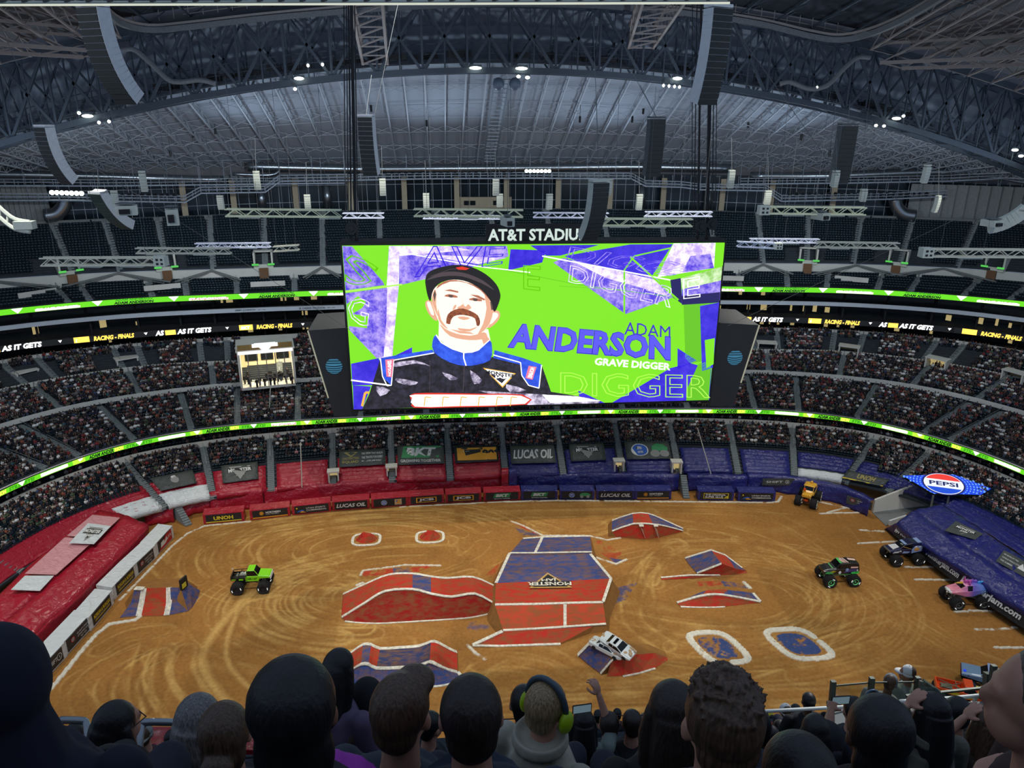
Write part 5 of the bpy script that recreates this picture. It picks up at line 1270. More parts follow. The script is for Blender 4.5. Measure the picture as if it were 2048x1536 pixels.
# ---------------------------------------------------------------- tunnel block and the round-logo video canopy at the right
def wallq(name, pts, th, m, label=None):
    mb = MB(); P = [Vector(p) for p in pts]; n = (P[1]-P[0]).cross(P[3]-P[0]).normalized(); mb.prism(P, n*th); return struct(mb.build(name, m), label)
g0 = PZ(1743, 1023, 0); g1 = PZ(1822, 1013, 0); g2 = PZ(1925, 1003, 0)
def up_(p, h): return Vector((p.x, p.y, h))
wallq('wall_tunnel_side', [g0, g1, up_(g1, 4.6), up_(g0, 2.4)], .4, m_wallc, 'grey concrete tunnel side wall with small windows')
wallq('wall_tunnel_end', [g1, g2, up_(g2, 3.4), up_(g1, 4.6)], .4, m_wallc)
mb = MB(); dv = (g1-g0).normalized(); nn = Vector((dv.y, -dv.x, 0))
for f, zc, w_, h_ in ((.52, 1.3, .9, .5), (.60, 1.3, .9, .5), (.86, 2.0, .8, .5), (.95, 2.0, .8, .5), (.86, 1.0, .8, .6), (.95, 1.1, .8, .6)): mb.box(g0.lerp(g1, f)+nn*.05+Vector((0, 0, zc)), (w_, .5, h_), rz=math.atan2(dv.y, dv.x))
dv = (g2-g1).normalized(); nn = Vector((dv.y, -dv.x, 0))
for f, zc, w_, h_ in ((.14, 1.2, 1.5, 2.4), (.5, 1.0, 1.4, 1.6), (.68, 1.0, 1.4, 1.6)): mb.box(g1.lerp(g2, f)+nn*.05+Vector((0, 0, zc)), (w_, .5, h_), rz=math.atan2(dv.y, dv.x))
x = mb.build('wall_tunnel_openings', m_dark); struct(x)
mb = MB(); mb.prism([PZ(u, v, 0) for u, v in ((1743, 1024), (1822, 1014), (1925, 1004), (1898, 1012), (1830, 1018), (1782, 1047), (1772, 1052))], (0, 0, .06)); struct(mb.build('floor_tunnel_mouth', m_conc))
mb = MB(); mb.bar(PZ(1778, 1046, .8), PZ(1812, 1035, .8), .35, .9); tag(mb.build('white_edge_barrier', T_WHT), 'short white barrier at the mouth of the tunnel', 'barrier')
t = empty('logo_video_canopy', PZ(1890, 985, 5.0), 'tilted blue LED canopy with a round red, white and blue mark above the tunnel', 'display board')
cz_ = [(1806, 951, 7.2), (1908, 949, 7.8), (1982, 977, 7.6), (1962, 989, 5.8), (1866, 986, 5.6)]
P = [PZ(u, v, z) for u, v, z in cz_]
# best plane
ctr = sum(P, Vector((0, 0, 0)))/5; A_ = np.array([[p.x-ctr.x, p.y-ctr.y] for p in P]); bz = np.array([p.z-ctr.z for p in P]); sx_, sy_ = np.linalg.lstsq(A_, bz, rcond=None)[0]
nrm = Vector((-sx_, -sy_, 1)).normalized(); P = [Vector((p.x, p.y, ctr.z+sx_*(p.x-ctr.x)+sy_*(p.y-ctr.y))) for p in P]
def cpt(u, v):
    d = Vector(ray(u, v)); o_ = Vector(CAM); k = (ctr-o_).dot(nrm)/d.dot(nrm); return o_+d*k
P = [cpt(a_[0], a_[1]) for a_ in cz_]
mb = MB(); mb.prism([p-nrm*.1 for p in P], -nrm*.5); sub(mb.build('canopy_frame', m_dark), t)
mb = MB(); mb.prism(P, -nrm*.09); sub(mb.build('led_face', emi('led_blue', S(20, 70, 235), 1.0)), t)
ex = (cpt(1955, 972)-cpt(1845, 958)).normalized(); ey = nrm.cross(ex).normalized(); cc = cpt(1887, 968)
if ey.dot(cpt(1880, 955)-cpt(1880, 980)) < 0: ey = -ey
def ed(x, y, l=.0): return cc+ex*x+ey*y+nrm*l
rx_ = (cpt(1927, 972)-cpt(1847, 964)).length/2; ry_ = rx_*.78
mb = MB()
for k in range(11):
    r0 = 1.15+.16*k
    for a in range(36):
        if k > 4 and abs(math.sin(math.radians(a*10)))*r0*ry_ > 3.2*ry_/ry_ and False: continue
        p = [ed(rx_*r0*rr*math.cos(math.radians(q_)), ry_*r0*rr*math.sin(math.radians(q_)), .02) for rr, q_ in ((1, a*10), (1, a*10+6), (1.05, a*10+6), (1.05, a*10))]
        u0, v0, _ = frame_px(np.array([tuple(p[0])])); ins = False; pl = [(a_[0], a_[1]) for a_ in cz_]
        for i in range(5):
            (x1, y1), (x2, y2) = pl[i], pl[(i+1) % 5]
            if (y1 > v0[0]) != (y2 > v0[0]) and u0[0] < (x2-x1)*(v0[0]-y1)/(y2-y1)+x1: ins = not ins
        if ins: mb.add(p, [(0, 1, 2, 3)])
sub(mb.build('light_rings', emi('led_sky', S(110, 170, 255), 1.0)), t)
circ = [(rx_*math.cos(math.radians(a)), ry_*math.sin(math.radians(a))) for a in range(0, 360, 12)]
mb = MB(); mb.add([ed(x*1.08, y*1.08, .03) for x, y in circ], [tuple(range(30))], 1); mb.add([ed(x, y, .05) for x, y in circ], [tuple(range(30))], 0)
topc = [(x, y) for x, y in circ if y > .28*ry_+.1*ry_*math.sin(x/rx_*3)]; botc = [(x, y) for x, y in circ if y < -.28*ry_+.1*ry_*math.sin(x/rx_*3)]
mb.add([ed(x*.95, y*.95, .07) for x, y in topc], [tuple(range(len(topc)))], 2); mb.add([ed(x*.95, y*.95, .07) for x, y in botc], [tuple(range(len(botc)))], 3)
put_text(mb, 'PEPSI', ed(-rx_*.72, -ry_*.2, .09), ex, ey, width=rx_*1.44, height=ry_*.4, mi=4, bold=.03)
sub(mb.build('round_mark', [emi('led_w2', S(235, 240, 255), 1.1), emi('led_navy', S(10, 20, 90), 1), emi('led_r2', S(235, 60, 50), 1.1), emi('led_b2', S(20, 80, 220), 1), emi('led_ink', S(30, 50, 120), .7)]), t)
for u, v in ((1868, 987), (1960, 990), (1900, 985)):
    p = cpt(u, v); mb = MB(); mb.bar(p-nrm*.5, Vector((p.x+.6, p.y+.8, 0)), .3); sub(mb.build('support_post', m_conc), t)
# ================================================================ centre video board
def SPX(X, Y): return 660+X/2.4976, 440+Y/2.4976
m_blk = mat('black_housing', S(16, 18, 22), .5); m_char = mat('charcoal_panel', S(30, 36, 42), .6, var=.05)
vb = empty('centre_video_board', (0, 0, 27.4), 'huge hanging video board showing a moustached driver in a cap on green', 'video board')
c4 = [PY(u, v, 0) for u, v in ((707, 819), (1418, 800), (1449, 486), (684, 490))]
for p in c4: p.y = 0
mb = MB(); mb.prism([p+Vector((0, .12, 0)) for p in (c4[0]+Vector((-.3, 0, -.3)), c4[1]+Vector((.3, 0, -.3)), c4[2]+Vector((.3, 0, .35)), c4[3]+Vector((-.3, 0, .35)))], (0, 3.0, 0)); sub(mb.build('screen_housing', m_blk), vb)
EK = 1.15
def em(n, c, k=1.0): return emi('screen_'+n, c, EK*k)
def noisy(n, c1, c2, sc=6.0, k=1.0):
    m = bpy.data.materials.new('screen_'+n); m.use_nodes = True; nt = m.node_tree; N = nt.nodes; L = nt.links; b = N['Principled BSDF']; b.inputs['Base Color'].default_value = (.02, .02, .02, 1)
    tc = N.new('ShaderNodeTexCoord'); z = N.new('ShaderNodeTexNoise'); z.inputs['Scale'].default_value = sc; z.inputs['Detail'].default_value = 8; z.inputs['Roughness'].default_value = .75; L.new(tc.outputs['Object'], z.inputs['Vector'])
    r = N.new('ShaderNodeValToRGB'); r.color_ramp.elements[0].position = .42; r.color_ramp.elements[1].position = .62; r.color_ramp.elements[0].color = (*c1, 1); r.color_ramp.elements[1].color = (*c2, 1)
    L.new(z.outputs['Fac'], r.inputs[0]); L.new(r.outputs[0], b.inputs['Emission Color']); b.inputs['Emission Strength'].default_value = EK*k
    return m
E_G = em('green', S(122, 222, 22)); E_GD = em('green_dark', S(98, 190, 22)); E_P = noisy('purple', S(84, 62, 214), S(190, 170, 245), .55); E_L = noisy('lilac_glare', S(175, 150, 235), S(255, 250, 255), .5, 1.2)
E_B = noisy('deep_blue', S(44, 28, 200), S(70, 50, 225), .4); E_K = noisy('suit_black', S(14, 14, 20), S(46, 44, 62), 1.1); E_C = em('cap', S(20, 18, 20)); E_S = em('skin', S(255, 236, 218), 1.15); E_S2 = em('skin_shade', S(226, 168, 138)); E_S3 = em('skin_dark', S(176, 106, 82))
E_M = noisy('moustache', S(110, 54, 30), S(160, 90, 54), 2.5); E_CB = noisy('collar', S(34, 70, 205), S(54, 100, 240), .8); E_W = em('white', (1, 1, 1), 1.3); E_PK = em('pink', S(236, 120, 150)); E_GO = em('gold', S(235, 180, 70)); E_RD = em('red', S(220, 50, 30)); E_LG = em('lime', S(176, 240, 90)); E_GL = noisy('grey_glare', S(90, 80, 110), S(235, 225, 250), .8)
E_PG = noisy('pale_green', S(140, 200, 90), S(240, 255, 225), .3); E_N = em('navy', S(26, 20, 90)); E_T1 = em('name_blue', S(88, 84, 232)); E_T2 = em('name_violet', S(60, 44, 190)); E_CH = em('cap_shine', S(74, 62, 66)); E_EY = em('eye', S(88, 70, 66))
SM = [E_G, E_GD, E_P, E_L, E_B, E_K, E_C, E_S, E_S2, E_S3, E_M, E_CB, E_W, E_PK, E_GO, E_RD, E_LG, E_GL, E_PG, E_N, E_T1, E_T2, E_CH, E_EY]
IX = {m.name.replace('screen_', ''): i for i, m in enumerate(SM)}
def sp(X, Y, l): p = PY(*SPX(X, Y), -.012*l-.02); return p
def shp(mb, pts, c, l, sm=0): mb.poly([sp(a, b, l) for a, b in (smooth_poly(pts, sm) if sm else pts)], IX[c])
def qmap(q, w_, h_, l):
    def f(x, y):
        s, t = x/w_, y/h_; X = (q[0][0]*(1-s)+q[1][0]*s)*(1-t)+(q[3][0]*(1-s)+q[2][0]*s)*t; Y = (q[0][1]*(1-s)+q[1][1]*s)*(1-t)+(q[3][1]*(1-s)+q[2][1]*s)*t
        return sp(X, Y, l)
    return f
def qtext(mb, s, q, c, l, bold=.02, outline=0.0, shear=0.0): put_text(mb, s, None, None, None, width=10, height=4, bold=bold, mi=IX[c], outline=outline, shear=shear, mapf=qmap(q, 10, 4, l))
def line(mb, pts, w_, c, l):
    for (x1, y1), (x2, y2) in zip(pts[:-1], pts[1:]):
        d = math.hypot(x2-x1, y2-y1); nx, ny = -(y2-y1)/d*w_/2, (x2-x1)/d*w_/2; mb.add([sp(x1+nx, y1+ny, l), sp(x2+nx, y2+ny, l), sp(x2-nx, y2-ny, l), sp(x1-nx, y1-ny, l)], [(0, 1, 2, 3)], IX[c])
mb = MB(); shp(mb, [(118, 946), (1892, 899), (1972, 113), (60, 128)], 'green', 0)
B_ = mb
for pts, c, l in (
 ([(62, 130), (110, 132), (262, 305), (272, 325), (78, 352)], 'purple', 2), ([(295, 130), (346, 130), (344, 325), (318, 600), (300, 822), (245, 690), (283, 330)], 'lilac_glare', 2),
 ([(77, 366), (286, 338), (282, 500), (268, 682), (232, 690), (96, 548)], 'purple', 3), ([(84, 420), (140, 380), (180, 410), (160, 440), (110, 470), (190, 480), (185, 540), (95, 530)], 'green', 4),
 ([(346, 130), (884, 130), (892, 182), (620, 262), (345, 326)], 'purple', 2), ([(346, 130), (600, 130), (700, 150), (346, 180)], 'lilac_glare', 3), ([(420, 170), (880, 190), (740, 220)], 'lilac_glare', 3),
 ([(902, 146), (1078, 152), (1060, 212), (890, 252)], 'deep_blue', 3), ([(1000, 127), (1345, 124), (1150, 178), (1080, 178)], 'deep_blue', 3), ([(1170, 180), (1500, 122), (1712, 121), (1600, 292), (1240, 208)], 'deep_blue', 2),
 ([(1115, 212), (1165, 190), (1630, 290), (1714, 386), (1476, 470)], 'purple', 4), ([(1200, 200), (1630, 300), (1690, 385), (1560, 340), (1380, 290)], 'lilac_glare', 5),
 ([(1716, 117), (1926, 114), (1918, 240), (1636, 286)], 'lilac_glare', 3), ([(1800, 180), (1900, 170), (1918, 240), (1760, 262)], 'purple', 4), ([(1926, 114), (1972, 113), (1962, 228), (1918, 240)], 'green', 4),
 ([(1752, 292), (1960, 232), (1953, 302), (1760, 346)], 'pale_green', 4), ([(1700, 300), (1752, 290), (1760, 420), (1710, 385)], 'navy', 4), ([(1758, 346), (1953, 302), (1946, 402), (1756, 418)], 'purple', 4), ([(1756, 380), (1948, 360), (1944, 412), (1758, 424)], 'navy', 5),
 ([(1766, 424), (1944, 410), (1900, 700), (1800, 715), (1775, 690)], 'green_dark', 3), ([(1848, 430), (1944, 412), (1912, 738), (1858, 755)], 'deep_blue', 4), ([(1872, 600), (1922, 590), (1916, 720), (1880, 740)], 'green', 5),
 ([(1736, 640), (1832, 702), (1736, 746)], 'deep_blue', 3), ([(1410, 912), (1700, 740), (1800, 715), (1905, 745), (1894, 899)], 'deep_blue', 3), ([(1780, 850), (1840, 720), (1905, 700), (1892, 899), (1780, 902)], 'green_dark', 4), ([(1240, 852), (1372, 914), (1250, 916)], 'deep_blue', 3),
 ([(105, 718), (242, 690), (300, 824), (112, 826)], 'deep_blue', 3), ([(114, 826), (205, 832), (160, 946), (118, 946)], 'deep_blue', 3), ([(300, 690), (410, 636), (410, 690), (320, 720)], 'deep_blue', 2), ([(95, 548), (232, 690), (106, 714)], 'green', 3)):
    shp(B_, pts, c, l)
for pts, w_, c in (([(740, 225), (1280, 330), (1712, 384)], 3, 'green_dark'), ([(346, 160), (740, 232), (1000, 262)], 5, 'white'), ([(1470, 250), (1470, 470)], 9, 'green'), ([(1470, 250), (1520, 180), (1700, 140)], 7, 'green'), ([(1500, 185), (1740, 400)], 10, 'green'), ([(77, 358), (360, 322)], 8, 'lime'), ([(1060, 180), (1700, 300)], 6, 'white'), ([(1145, 330), (1470, 350)], 2, 'green_dark')): line(B_, pts, w_, c, 6)
for s, q, c in (('DIGGER', [(1150, 880), (1900, 890), (1900, 775), (1150, 760)], 'lime'), ('DIGGER', [(1190, 310), (1700, 440), (1740, 340), (1200, 225)], 'lilac_glare'), ('DIGGE', [(1180, 200), (1700, 280), (1900, 235), (1200, 132)], 'purple'), ('AVE', [(420, 290), (860, 220), (880, 130), (440, 130)], 'deep_blue'), ('E', [(965, 345), (1050, 355), (1055, 230), (965, 225)], 'green_dark'), ('E', [(1765, 395), (1850, 385), (1850, 280), (1765, 295)], 'white'), ('G', [(90, 500), (190, 540), (200, 400), (90, 380)], 'lilac_glare'), ('S', [(70, 320), (190, 330), (260, 240), (80, 150)], 'green_dark')): qtext(B_, s, q, c, 7, 0, outline=.012)
sub(B_.build('green_backdrop_graphics', SM, recalc=False), vb)
mb = MB()
shp(mb, [(160, 946), (196, 870), (210, 826), (252, 690), (330, 678), (512, 655), (600, 712), (700, 728), (812, 684), (962, 722), (1056, 720), (1084, 800), (1104, 858), (1240, 880), (1350, 908), (1340, 915), (400, 938)], 'suit_black', 9)
shp(mb, [(252, 690), (330, 676), (512, 648), (520, 668), (420, 680), (318, 694), (306, 826), (268, 790)], 'collar', 10); shp(mb, [(822, 650), (960, 688), (1057, 722), (1054, 770), (1044, 838), (992, 822), (958, 776), (950, 722), (816, 690)], 'collar', 10)
line(mb, [(252, 692), (262, 780), (285, 828), (306, 826), (318, 700), (420, 682), (520, 664)], 5, 'white', 11); line(mb, [(816, 674), (952, 712), (958, 776), (992, 826), (1044, 840), (1057, 724)], 5, 'white', 11)
shp(mb, [(545, 480), (560, 530), (650, 572), (790, 545), (802, 604), (766, 652), (690, 668), (600, 640), (542, 592)], 'skin', 11); shp(mb, [(548, 520), (600, 556), (700, 578), (770, 560), (780, 590), (700, 600), (600, 580)], 'skin_shade', 12, 3); shp(mb, [(770, 560), (802, 604), (775, 645), (760, 600)], 'skin_shade', 12)
shp(mb, [(512, 606), (530, 572), (556, 612), (610, 645), (680, 664), (740, 652), (796, 598), (810, 642), (800, 700), (730, 724), (672, 728), (600, 712), (520, 662)], 'collar', 13, 2); line(mb, [(530, 574), (556, 612), (610, 643), (668, 662), (668, 690), (680, 728)], 6, 'white', 14); line(mb, [(668, 664), (740, 650), (796, 600)], 5, 'white', 14)
shp(mb, [(476, 412), (498, 400), (520, 430), (536, 500), (512, 492), (484, 452)], 'skin_shade', 11, 3); shp(mb, [(796, 466), (838, 452), (850, 478), (832, 512), (788, 540)], 'skin_shade', 11, 3); shp(mb, [(484, 415), (500, 412), (520, 470), (505, 470)], 'skin', 12, 3); shp(mb, [(806, 470), (834, 464), (838, 484), (800, 522)], 'skin', 12, 3)
shp(mb, [(508, 400), (522, 340), (600, 298), (680, 305), (760, 345), (812, 400), (816, 452), (802, 510), (772, 552), (722, 574), (650, 572), (590, 552), (552, 520), (532, 480)], 'skin', 12, 3)
shp(mb, [(772, 372), (812, 404), (816, 452), (800, 512), (770, 552), (738, 570), (764, 520), (782, 440)], 'skin_shade', 13, 2); shp(mb, [(508, 400), (522, 345), (532, 370), (530, 420), (540, 480), (528, 460)], 'skin_shade', 13, 2)
shp(mb, [(570, 352), (600, 346), (642, 356), (640, 364), (600, 356)], 'skin_dark', 14); shp(mb, [(700, 372), (740, 376), (776, 396), (770, 402), (730, 386)], 'skin_dark', 14)
for ex_, ey_ in ((604, 382), (726, 400)):
    shp(mb, [(ex_-34, ey_-2), (ex_-10, ey_-12), (ex_+28, ey_-4), (ex_+32, ey_+6), (ex_, ey_+4)], 'skin_dark', 14, 2); shp(mb, [(ex_-12, ey_-8), (ex_+10, ey_-6), (ex_+8, ey_+5), (ex_-8, ey_+4)], 'eye', 15, 2)
shp(mb, [(512, 395), (530, 345), (600, 308), (680, 314), (752, 352), (806, 408), (800, 380), (740, 332), (660, 306), (600, 300), (540, 325)], 'skin_dark', 14, 2)
for q in ([(540, 440), (556, 500), (590, 545), (560, 525), (540, 490)], [(620, 428), (632, 424), (626, 442), (612, 450)], [(640, 540), (700, 545), (740, 530), (700, 556), (650, 552)]): shp(mb, q, 'skin_shade', 14, 2)
for q in ([(516, 372), (524, 350), (530, 372), (522, 410)], [(800, 410), (812, 402), (816, 448), (806, 450)]): shp(mb, q, 'eye', 15)
for q in ([(300, 720), (420, 700), (500, 730), (430, 716), (330, 734)], [(560, 760), (640, 790), (600, 800)], [(330, 790), (440, 810), (400, 826), (340, 812)], [(700, 750), (760, 800), (720, 820)], [(880, 820), (980, 850), (900, 860)], [(230, 830), (300, 850), (250, 880)]): shp(mb, q, 'grey_glare', 10, 2)
shp(mb, [(655, 380), (664, 420), (636, 436), (650, 448), (690, 448), (706, 438), (690, 420), (680, 432), (668, 425)], 'skin_shade', 14, 2)
shp(mb, [(580, 512), (588, 472), (622, 448), (664, 442), (706, 456), (738, 476), (750, 506), (745, 528), (732, 526), (724, 492), (688, 478), (648, 474), (618, 482), (604, 502), (600, 520), (586, 518)], 'moustache', 16, 2)
shp(mb, [(636, 486), (664, 482), (700, 490), (668, 500)], 'skin_shade', 15, 2); shp(mb, [(600, 545), (650, 566), (722, 570), (700, 560), (640, 552)], 'skin_shade', 15)
shp(mb, [(476, 300), (486, 268), (520, 246), (580, 230), (640, 224), (710, 236), (780, 272), (830, 320), (850, 366), (848, 400), (828, 452), (816, 452), (806, 412), (760, 352), (690, 310), (620, 298), (556, 312), (516, 350), (502, 404), (488, 380), (478, 330)], 'cap', 17, 3)
shp(mb, [(482, 300), (560, 262), (660, 262), (760, 300), (820, 350), (760, 318), (660, 282), (560, 282)], 'cap_shine', 18, 3); line(mb, [(500, 282), (600, 246), (700, 240)], 2.5, 'cap_shine', 18); shp(mb, [(628, 238), (660, 232), (696, 242), (680, 250), (640, 248)], 'red', 19)
shp(mb, [(276, 698), (318, 694), (310, 786), (282, 782)], 'pink', 12); shp(mb, [(992, 728), (1032, 734), (1012, 798), (976, 790)], 'pink', 12)
qtext(mb, 'SIMPSON', [(286, 704), (292, 780), (304, 778), (308, 700)], 'white', 13); qtext(mb, 'SIMPSON', [(986, 786), (1002, 736), (1024, 738), (1008, 792)], 'white', 13)
shp(mb, [(764, 738), (928, 766), (862, 838)], 'gold', 12); shp(mb, [(776, 744), (918, 768), (862, 830)], 'white', 13); shp(mb, [(798, 770), (888, 784), (858, 816)], 'suit_black', 14); qtext(mb, 'MONSTER', [(776, 768), (928, 790), (928, 772), (776, 748)], 'suit_black', 15, .04); qtext(mb, 'JAM', [(820, 792), (896, 800), (896, 782), (820, 776)], 'white', 16, .05)
shp(mb, [(740, 852), (1000, 868), (1240, 880), (1352, 902), (1340, 915), (990, 924)], 'grey_glare', 11); shp(mb, [(1060, 872), (1250, 884), (1352, 904), (1100, 914)], 'white', 12)
shp(mb, [(400, 886), (420, 866), (560, 864), (760, 868), (962, 872), (984, 922), (620, 936), (420, 938), (412, 910)], 'red', 12, 2); shp(mb, [(410, 888), (426, 872), (760, 874), (954, 878), (974, 918), (620, 930), (424, 932)], 'white', 13, 2)
for x_ in (470, 560, 650, 740, 830, 900): line(mb, [(x_, 930), (x_+6, 884), (x_+34, 886)], 5, 'gold', 14)
line(mb, [(160, 930), (176, 862), (196, 862)], 12, 'gold', 12); line(mb, [(500, 700), (498, 860)], 2, 'cap_shine', 11); line(mb, [(672, 728), (664, 860)], 3, 'cap_shine', 11)
line(mb, [(105, 800), (300, 826)], 7, 'white', 12)
sub(mb.build('driver_portrait', SM, recalc=False), vb)
mb = MB()
qtext(mb, 'ADAM', [(1470, 572), (1700, 588), (1700, 532), (1474, 508)], 'name_violet', 14, .0)
qtext(mb, 'ANDERSON', [(884, 640), (1702, 706), (1702, 580), (912, 512)], 'name_violet', 13, .055); qtext(mb, 'ANDERSON', [(892, 636), (1700, 700), (1700, 584), (918, 516)], 'name_blue', 14, .035)
qtext(mb, 'GRAVE DIGGER', [(1320, 724), (1700, 752), (1702, 716), (1326, 688)], 'white', 14, .03)
sub(mb.build('name_lettering', SM, recalc=False), vb)
# tapering end units with striped globes
def pyq(u, v, y): return PY(u, v, y)
for nm, q, lc, sd in (('left', [(668, 832), (708, 832), (696, 655), (616, 661)], (668, 732), -1), ('right', [(1466, 813), (1441, 812), (1452, 646), (1518, 650)], (1470, 715), 1)):
    mb = MB(); P = [PY(u, v, 4.0) for u, v in q]
    if nm == 'left': P = [P[0], PY(715, 832, 4), PY(700, 655, 4), P[3]]
    else: P = [P[0], PY(1420, 812, 4), PY(1440, 646, 4), P[3]]
    mb.prism(P, (0, 9, 0)); sub(mb.build('end_unit', m_char), vb)
    mb = MB(); a = P[0]+Vector((.02*sd, -.05, 0)); b = P[3]+Vector((.02*sd, -.05, 0)); mb.bar(a.lerp(b, .22) if nm == 'left' else a.lerp(b, .3), b, .16); sub(mb.build('edge_strip_light', emi('strip_light', S(170, 170, 150), .8)), vb)
    c = PY(lc[0], lc[1], 3.9); r = 1.15; mb = MB(); r = 17/2/F*2*(c.y-CAM[1])*1.0
    for k in range(7):
        z0 = -.92+k*.275; zz_ = [z0, z0+.17]
        up_e = []; lo_e = []
        for i in range(13):
            t = -1+2*i/12
            for zz2, lst in ((zz_[0], lo_e), (zz_[1]*(1 if True else 1), up_e)):
                hw = math.sqrt(max(0, 1-zz2*zz2)); x = t*hw; bulge = .16*(1-t*t)*(-1 if zz2 < .3 else .0)-.06
                lst.append(c+Vector((x*r, 0, (zz2+bulge*hw)*r)))
        mb.add(up_e+lo_e, [(i, i+1, 13+i+1, 13+i) for i in range(12)])
    sub(mb.build('striped_globe', emi('globe_teal', S(52, 118, 150), .9)), vb)
mb = MB(); s0 = PY(972, 486, .6); s1 = PY(1190, 484, .6); mb.box(((s0.x+s1.x)/2, .9, 50.6), (s1.x-s0.x, .5, 2.1)); sub(mb.build('name_sign_plate', m_blk), vb)
mb = MB(); put_text(mb, 'AT&T STADIUM', PY(976, 482, .55), Vector((1, 0, 0)), Vector((0, 0, 1)), width=(PY(1178, 482, .55)-PY(976, 482, .55)).length, height=1.5, bold=.03); sub(mb.build('name_sign_lettering', emi('sign_white', S(215, 232, 225), .95)), vb)
# cables and winches
for (u0, u1, v1, th) in ((701, 712, 488, .2), (696, 703, 480, .1), (687, 691, 470, .06), (692, 697, 470, .06), (708, 716, 480, .07), (1404, 1395, 484, .14), (1425, 1413, 484, .24), (1395, 1388, 470, .06), (1430, 1424, 470, .07), (1437, 1430, 470, .05), (1385, 1384, 470, .05)):
    a = PY(u0, -80, 1.5); b = PY(u1, v1, 1.5); mb = MB(); mb.tube([a, b], th, 6); o = mb.build('hoist_cable', m_blk)
    tag(o, 'dark steel hoist cable %s the video board' % ('at the left end of' if u0 < 1000 else 'at the right end of'), 'cable', 'hoist cables %s' % ('left' if u0 < 1000 else 'right'))
for u, v in ((703, 456), (722, 300), (1402, 452), (1424, 448)):
    if v < 400: continue
    mb = MB(); c = PY(u, v, 1.2); mb.lathe([(.75, -.3), (.75, .3)], c, 'Y', 14); mb.lathe([(.35, -.5), (.35, .5)], c, 'Y', 10); tag(mb.build('cable_sheave', m_char), 'round cable pulley above the %s of the video board' % ('left corner' if u < 1000 else 'right corner, ' + ('inner' if u < 1410 else 'outer')+' one'), 'pulley')

# ================================================================ hung line arrays
m_cab = mat('speaker_grille', S(58, 62, 62), .85, var=.12, scale=8); m_cabs = mat('speaker_side_pale', S(226, 230, 232), .6, var=.05); m_wht = mat('white_painted_cabinet', S(205, 212, 200), .6, var=.05); m_cabd = mat('speaker_side_dark', S(84, 90, 94), .7)
m_wire = mat('thin_cable', S(100, 106, 110), .8, var=.0)
def line_array(u, v, dep, yaw, n, w_, h_, d_, tilt0, tilt1, ms, mg, label, group=None, cable=None, name='line_array_speaker', frame=False):
    top = PD(u, v, dep); e = empty(name, top, label, 'speaker', rz=yaw, group=group); y = z = 0.0
    mb = MB(); mb.box((0, d_*.5, .12), (w_*1.0, d_, .14)); f = mb.build('rigging_frame', ms, parent=e)
    for i in range(n):
        th = math.radians(tilt0+(tilt1-tilt0)*(i/(n-1))**1.3); c, s = math.cos(th), math.sin(th); R = Matrix(((1, 0, 0), (0, c, -s), (0, s, c)))
        # front at local -y
        cy, cz = y+s*h_*.5, z-c*h_*.5
        mb = MB(); ctr = Vector((0, cy, cz)); hb = h_*.47; hf = h_*.5
        P = [R@Vector(q) for q in ((-w_/2, d_, -hb), (w_/2, d_, -hb), (w_/2, 0, -hf), (-w_/2, 0, -hf), (-w_/2, d_, hb), (w_/2, d_, hb), (w_/2, 0, hf), (-w_/2, 0, hf))]
        mb.hexa([ctr+p for p in P]); mb.mi = 1
        mb.box(ctr+R@Vector((0, -.02, 0)), (w_*.96, .05, h_*.9), R=R)
        o = mb.build('speaker_cabinet', [ms, mg], parent=e)
        y += s*h_; z -= c*h_
    if cable:
        mb = MB(); Ri = Matrix.Rotation(-yaw, 3, 'Z')
        for cu, cv, cd_ in cable: mb.tube([Vector((0, d_*.5, .1)), Ri@(PD(cu, cv, cd_)-top)], .018*dep/50, 5)
        mb.build('suspension_cable', m_wire, parent=e)
    return e
# yaw: 0 = front faces the camera side (-y)
line_array(172, 14, 36, math.radians(-28), 15, 1.35, .31, .75, 2, 42, m_cabs, m_cab, 'huge curved black speaker column with pale side, hung at the top left', cable=[(170, -60, 36)])
line_array(1447, 16, 36, math.radians(22), 15, 1.2, .29, .7, 0, 18, m_cabs, m_cab, 'huge curved black speaker column hung at the top, right of the video board', cable=[(1445, -60, 36)])
line_array(78, 255, 56, math.radians(-30), 14, 1.25, .32, .8, 2, 40, m_cabs, m_cab, 'curved black speaker column with pale ribbed side at the far left', cable=[(0, 50, 50)])
line_array(729, 234, 58, math.radians(-16), 13, 1.2, .34, .7, 0, 18, m_cabs, m_cab, 'straight black speaker column beside the left hoist cables', cable=[(743, 150, 60)])
line_array(1317, 238, 60, math.radians(10), 13, 1.3, .34, .7, 0, 10, m_cabd, m_cab, 'straight black speaker column left of the right hoist cables', cable=[(1280, 170, 62), (1262, 140, 62)])
line_array(1701, 252, 60, math.radians(4), 13, 1.4, .34, .7, 0, 8, m_cabd, m_cab, 'straight black speaker column at the right before the roof ribs', cable=[(1700, 200, 62)])
line_array(188, 388, 62, math.radians(-26), 13, 1.3, .33, .8, 24, 62, m_cabs, mat('speaker_green_grey', S(70, 84, 76), .85), 'strongly curved grey-green speaker column low at the left', cable=[(196, 340, 62)])
line_array(1203, 366, 46, math.radians(20), 14, 1.15, .28, .6, 2, 40, m_wht, m_cab, 'near speaker column with pale frame partly before the sign letters', cable=[(1193, 200, 50), (1187, 50, 50)])
line_array(2062, 424, 60, math.radians(60), 8, 1.0, .4, .9, 40, 75, m_wht, m_cabs, 'pale speaker cluster cut by the right picture edge')
e = empty('curved_speaker_frame', PD(10, 420, 60), 'pale curved frame of a speaker cluster cut by the left picture edge', 'speaker')
mb = MB()
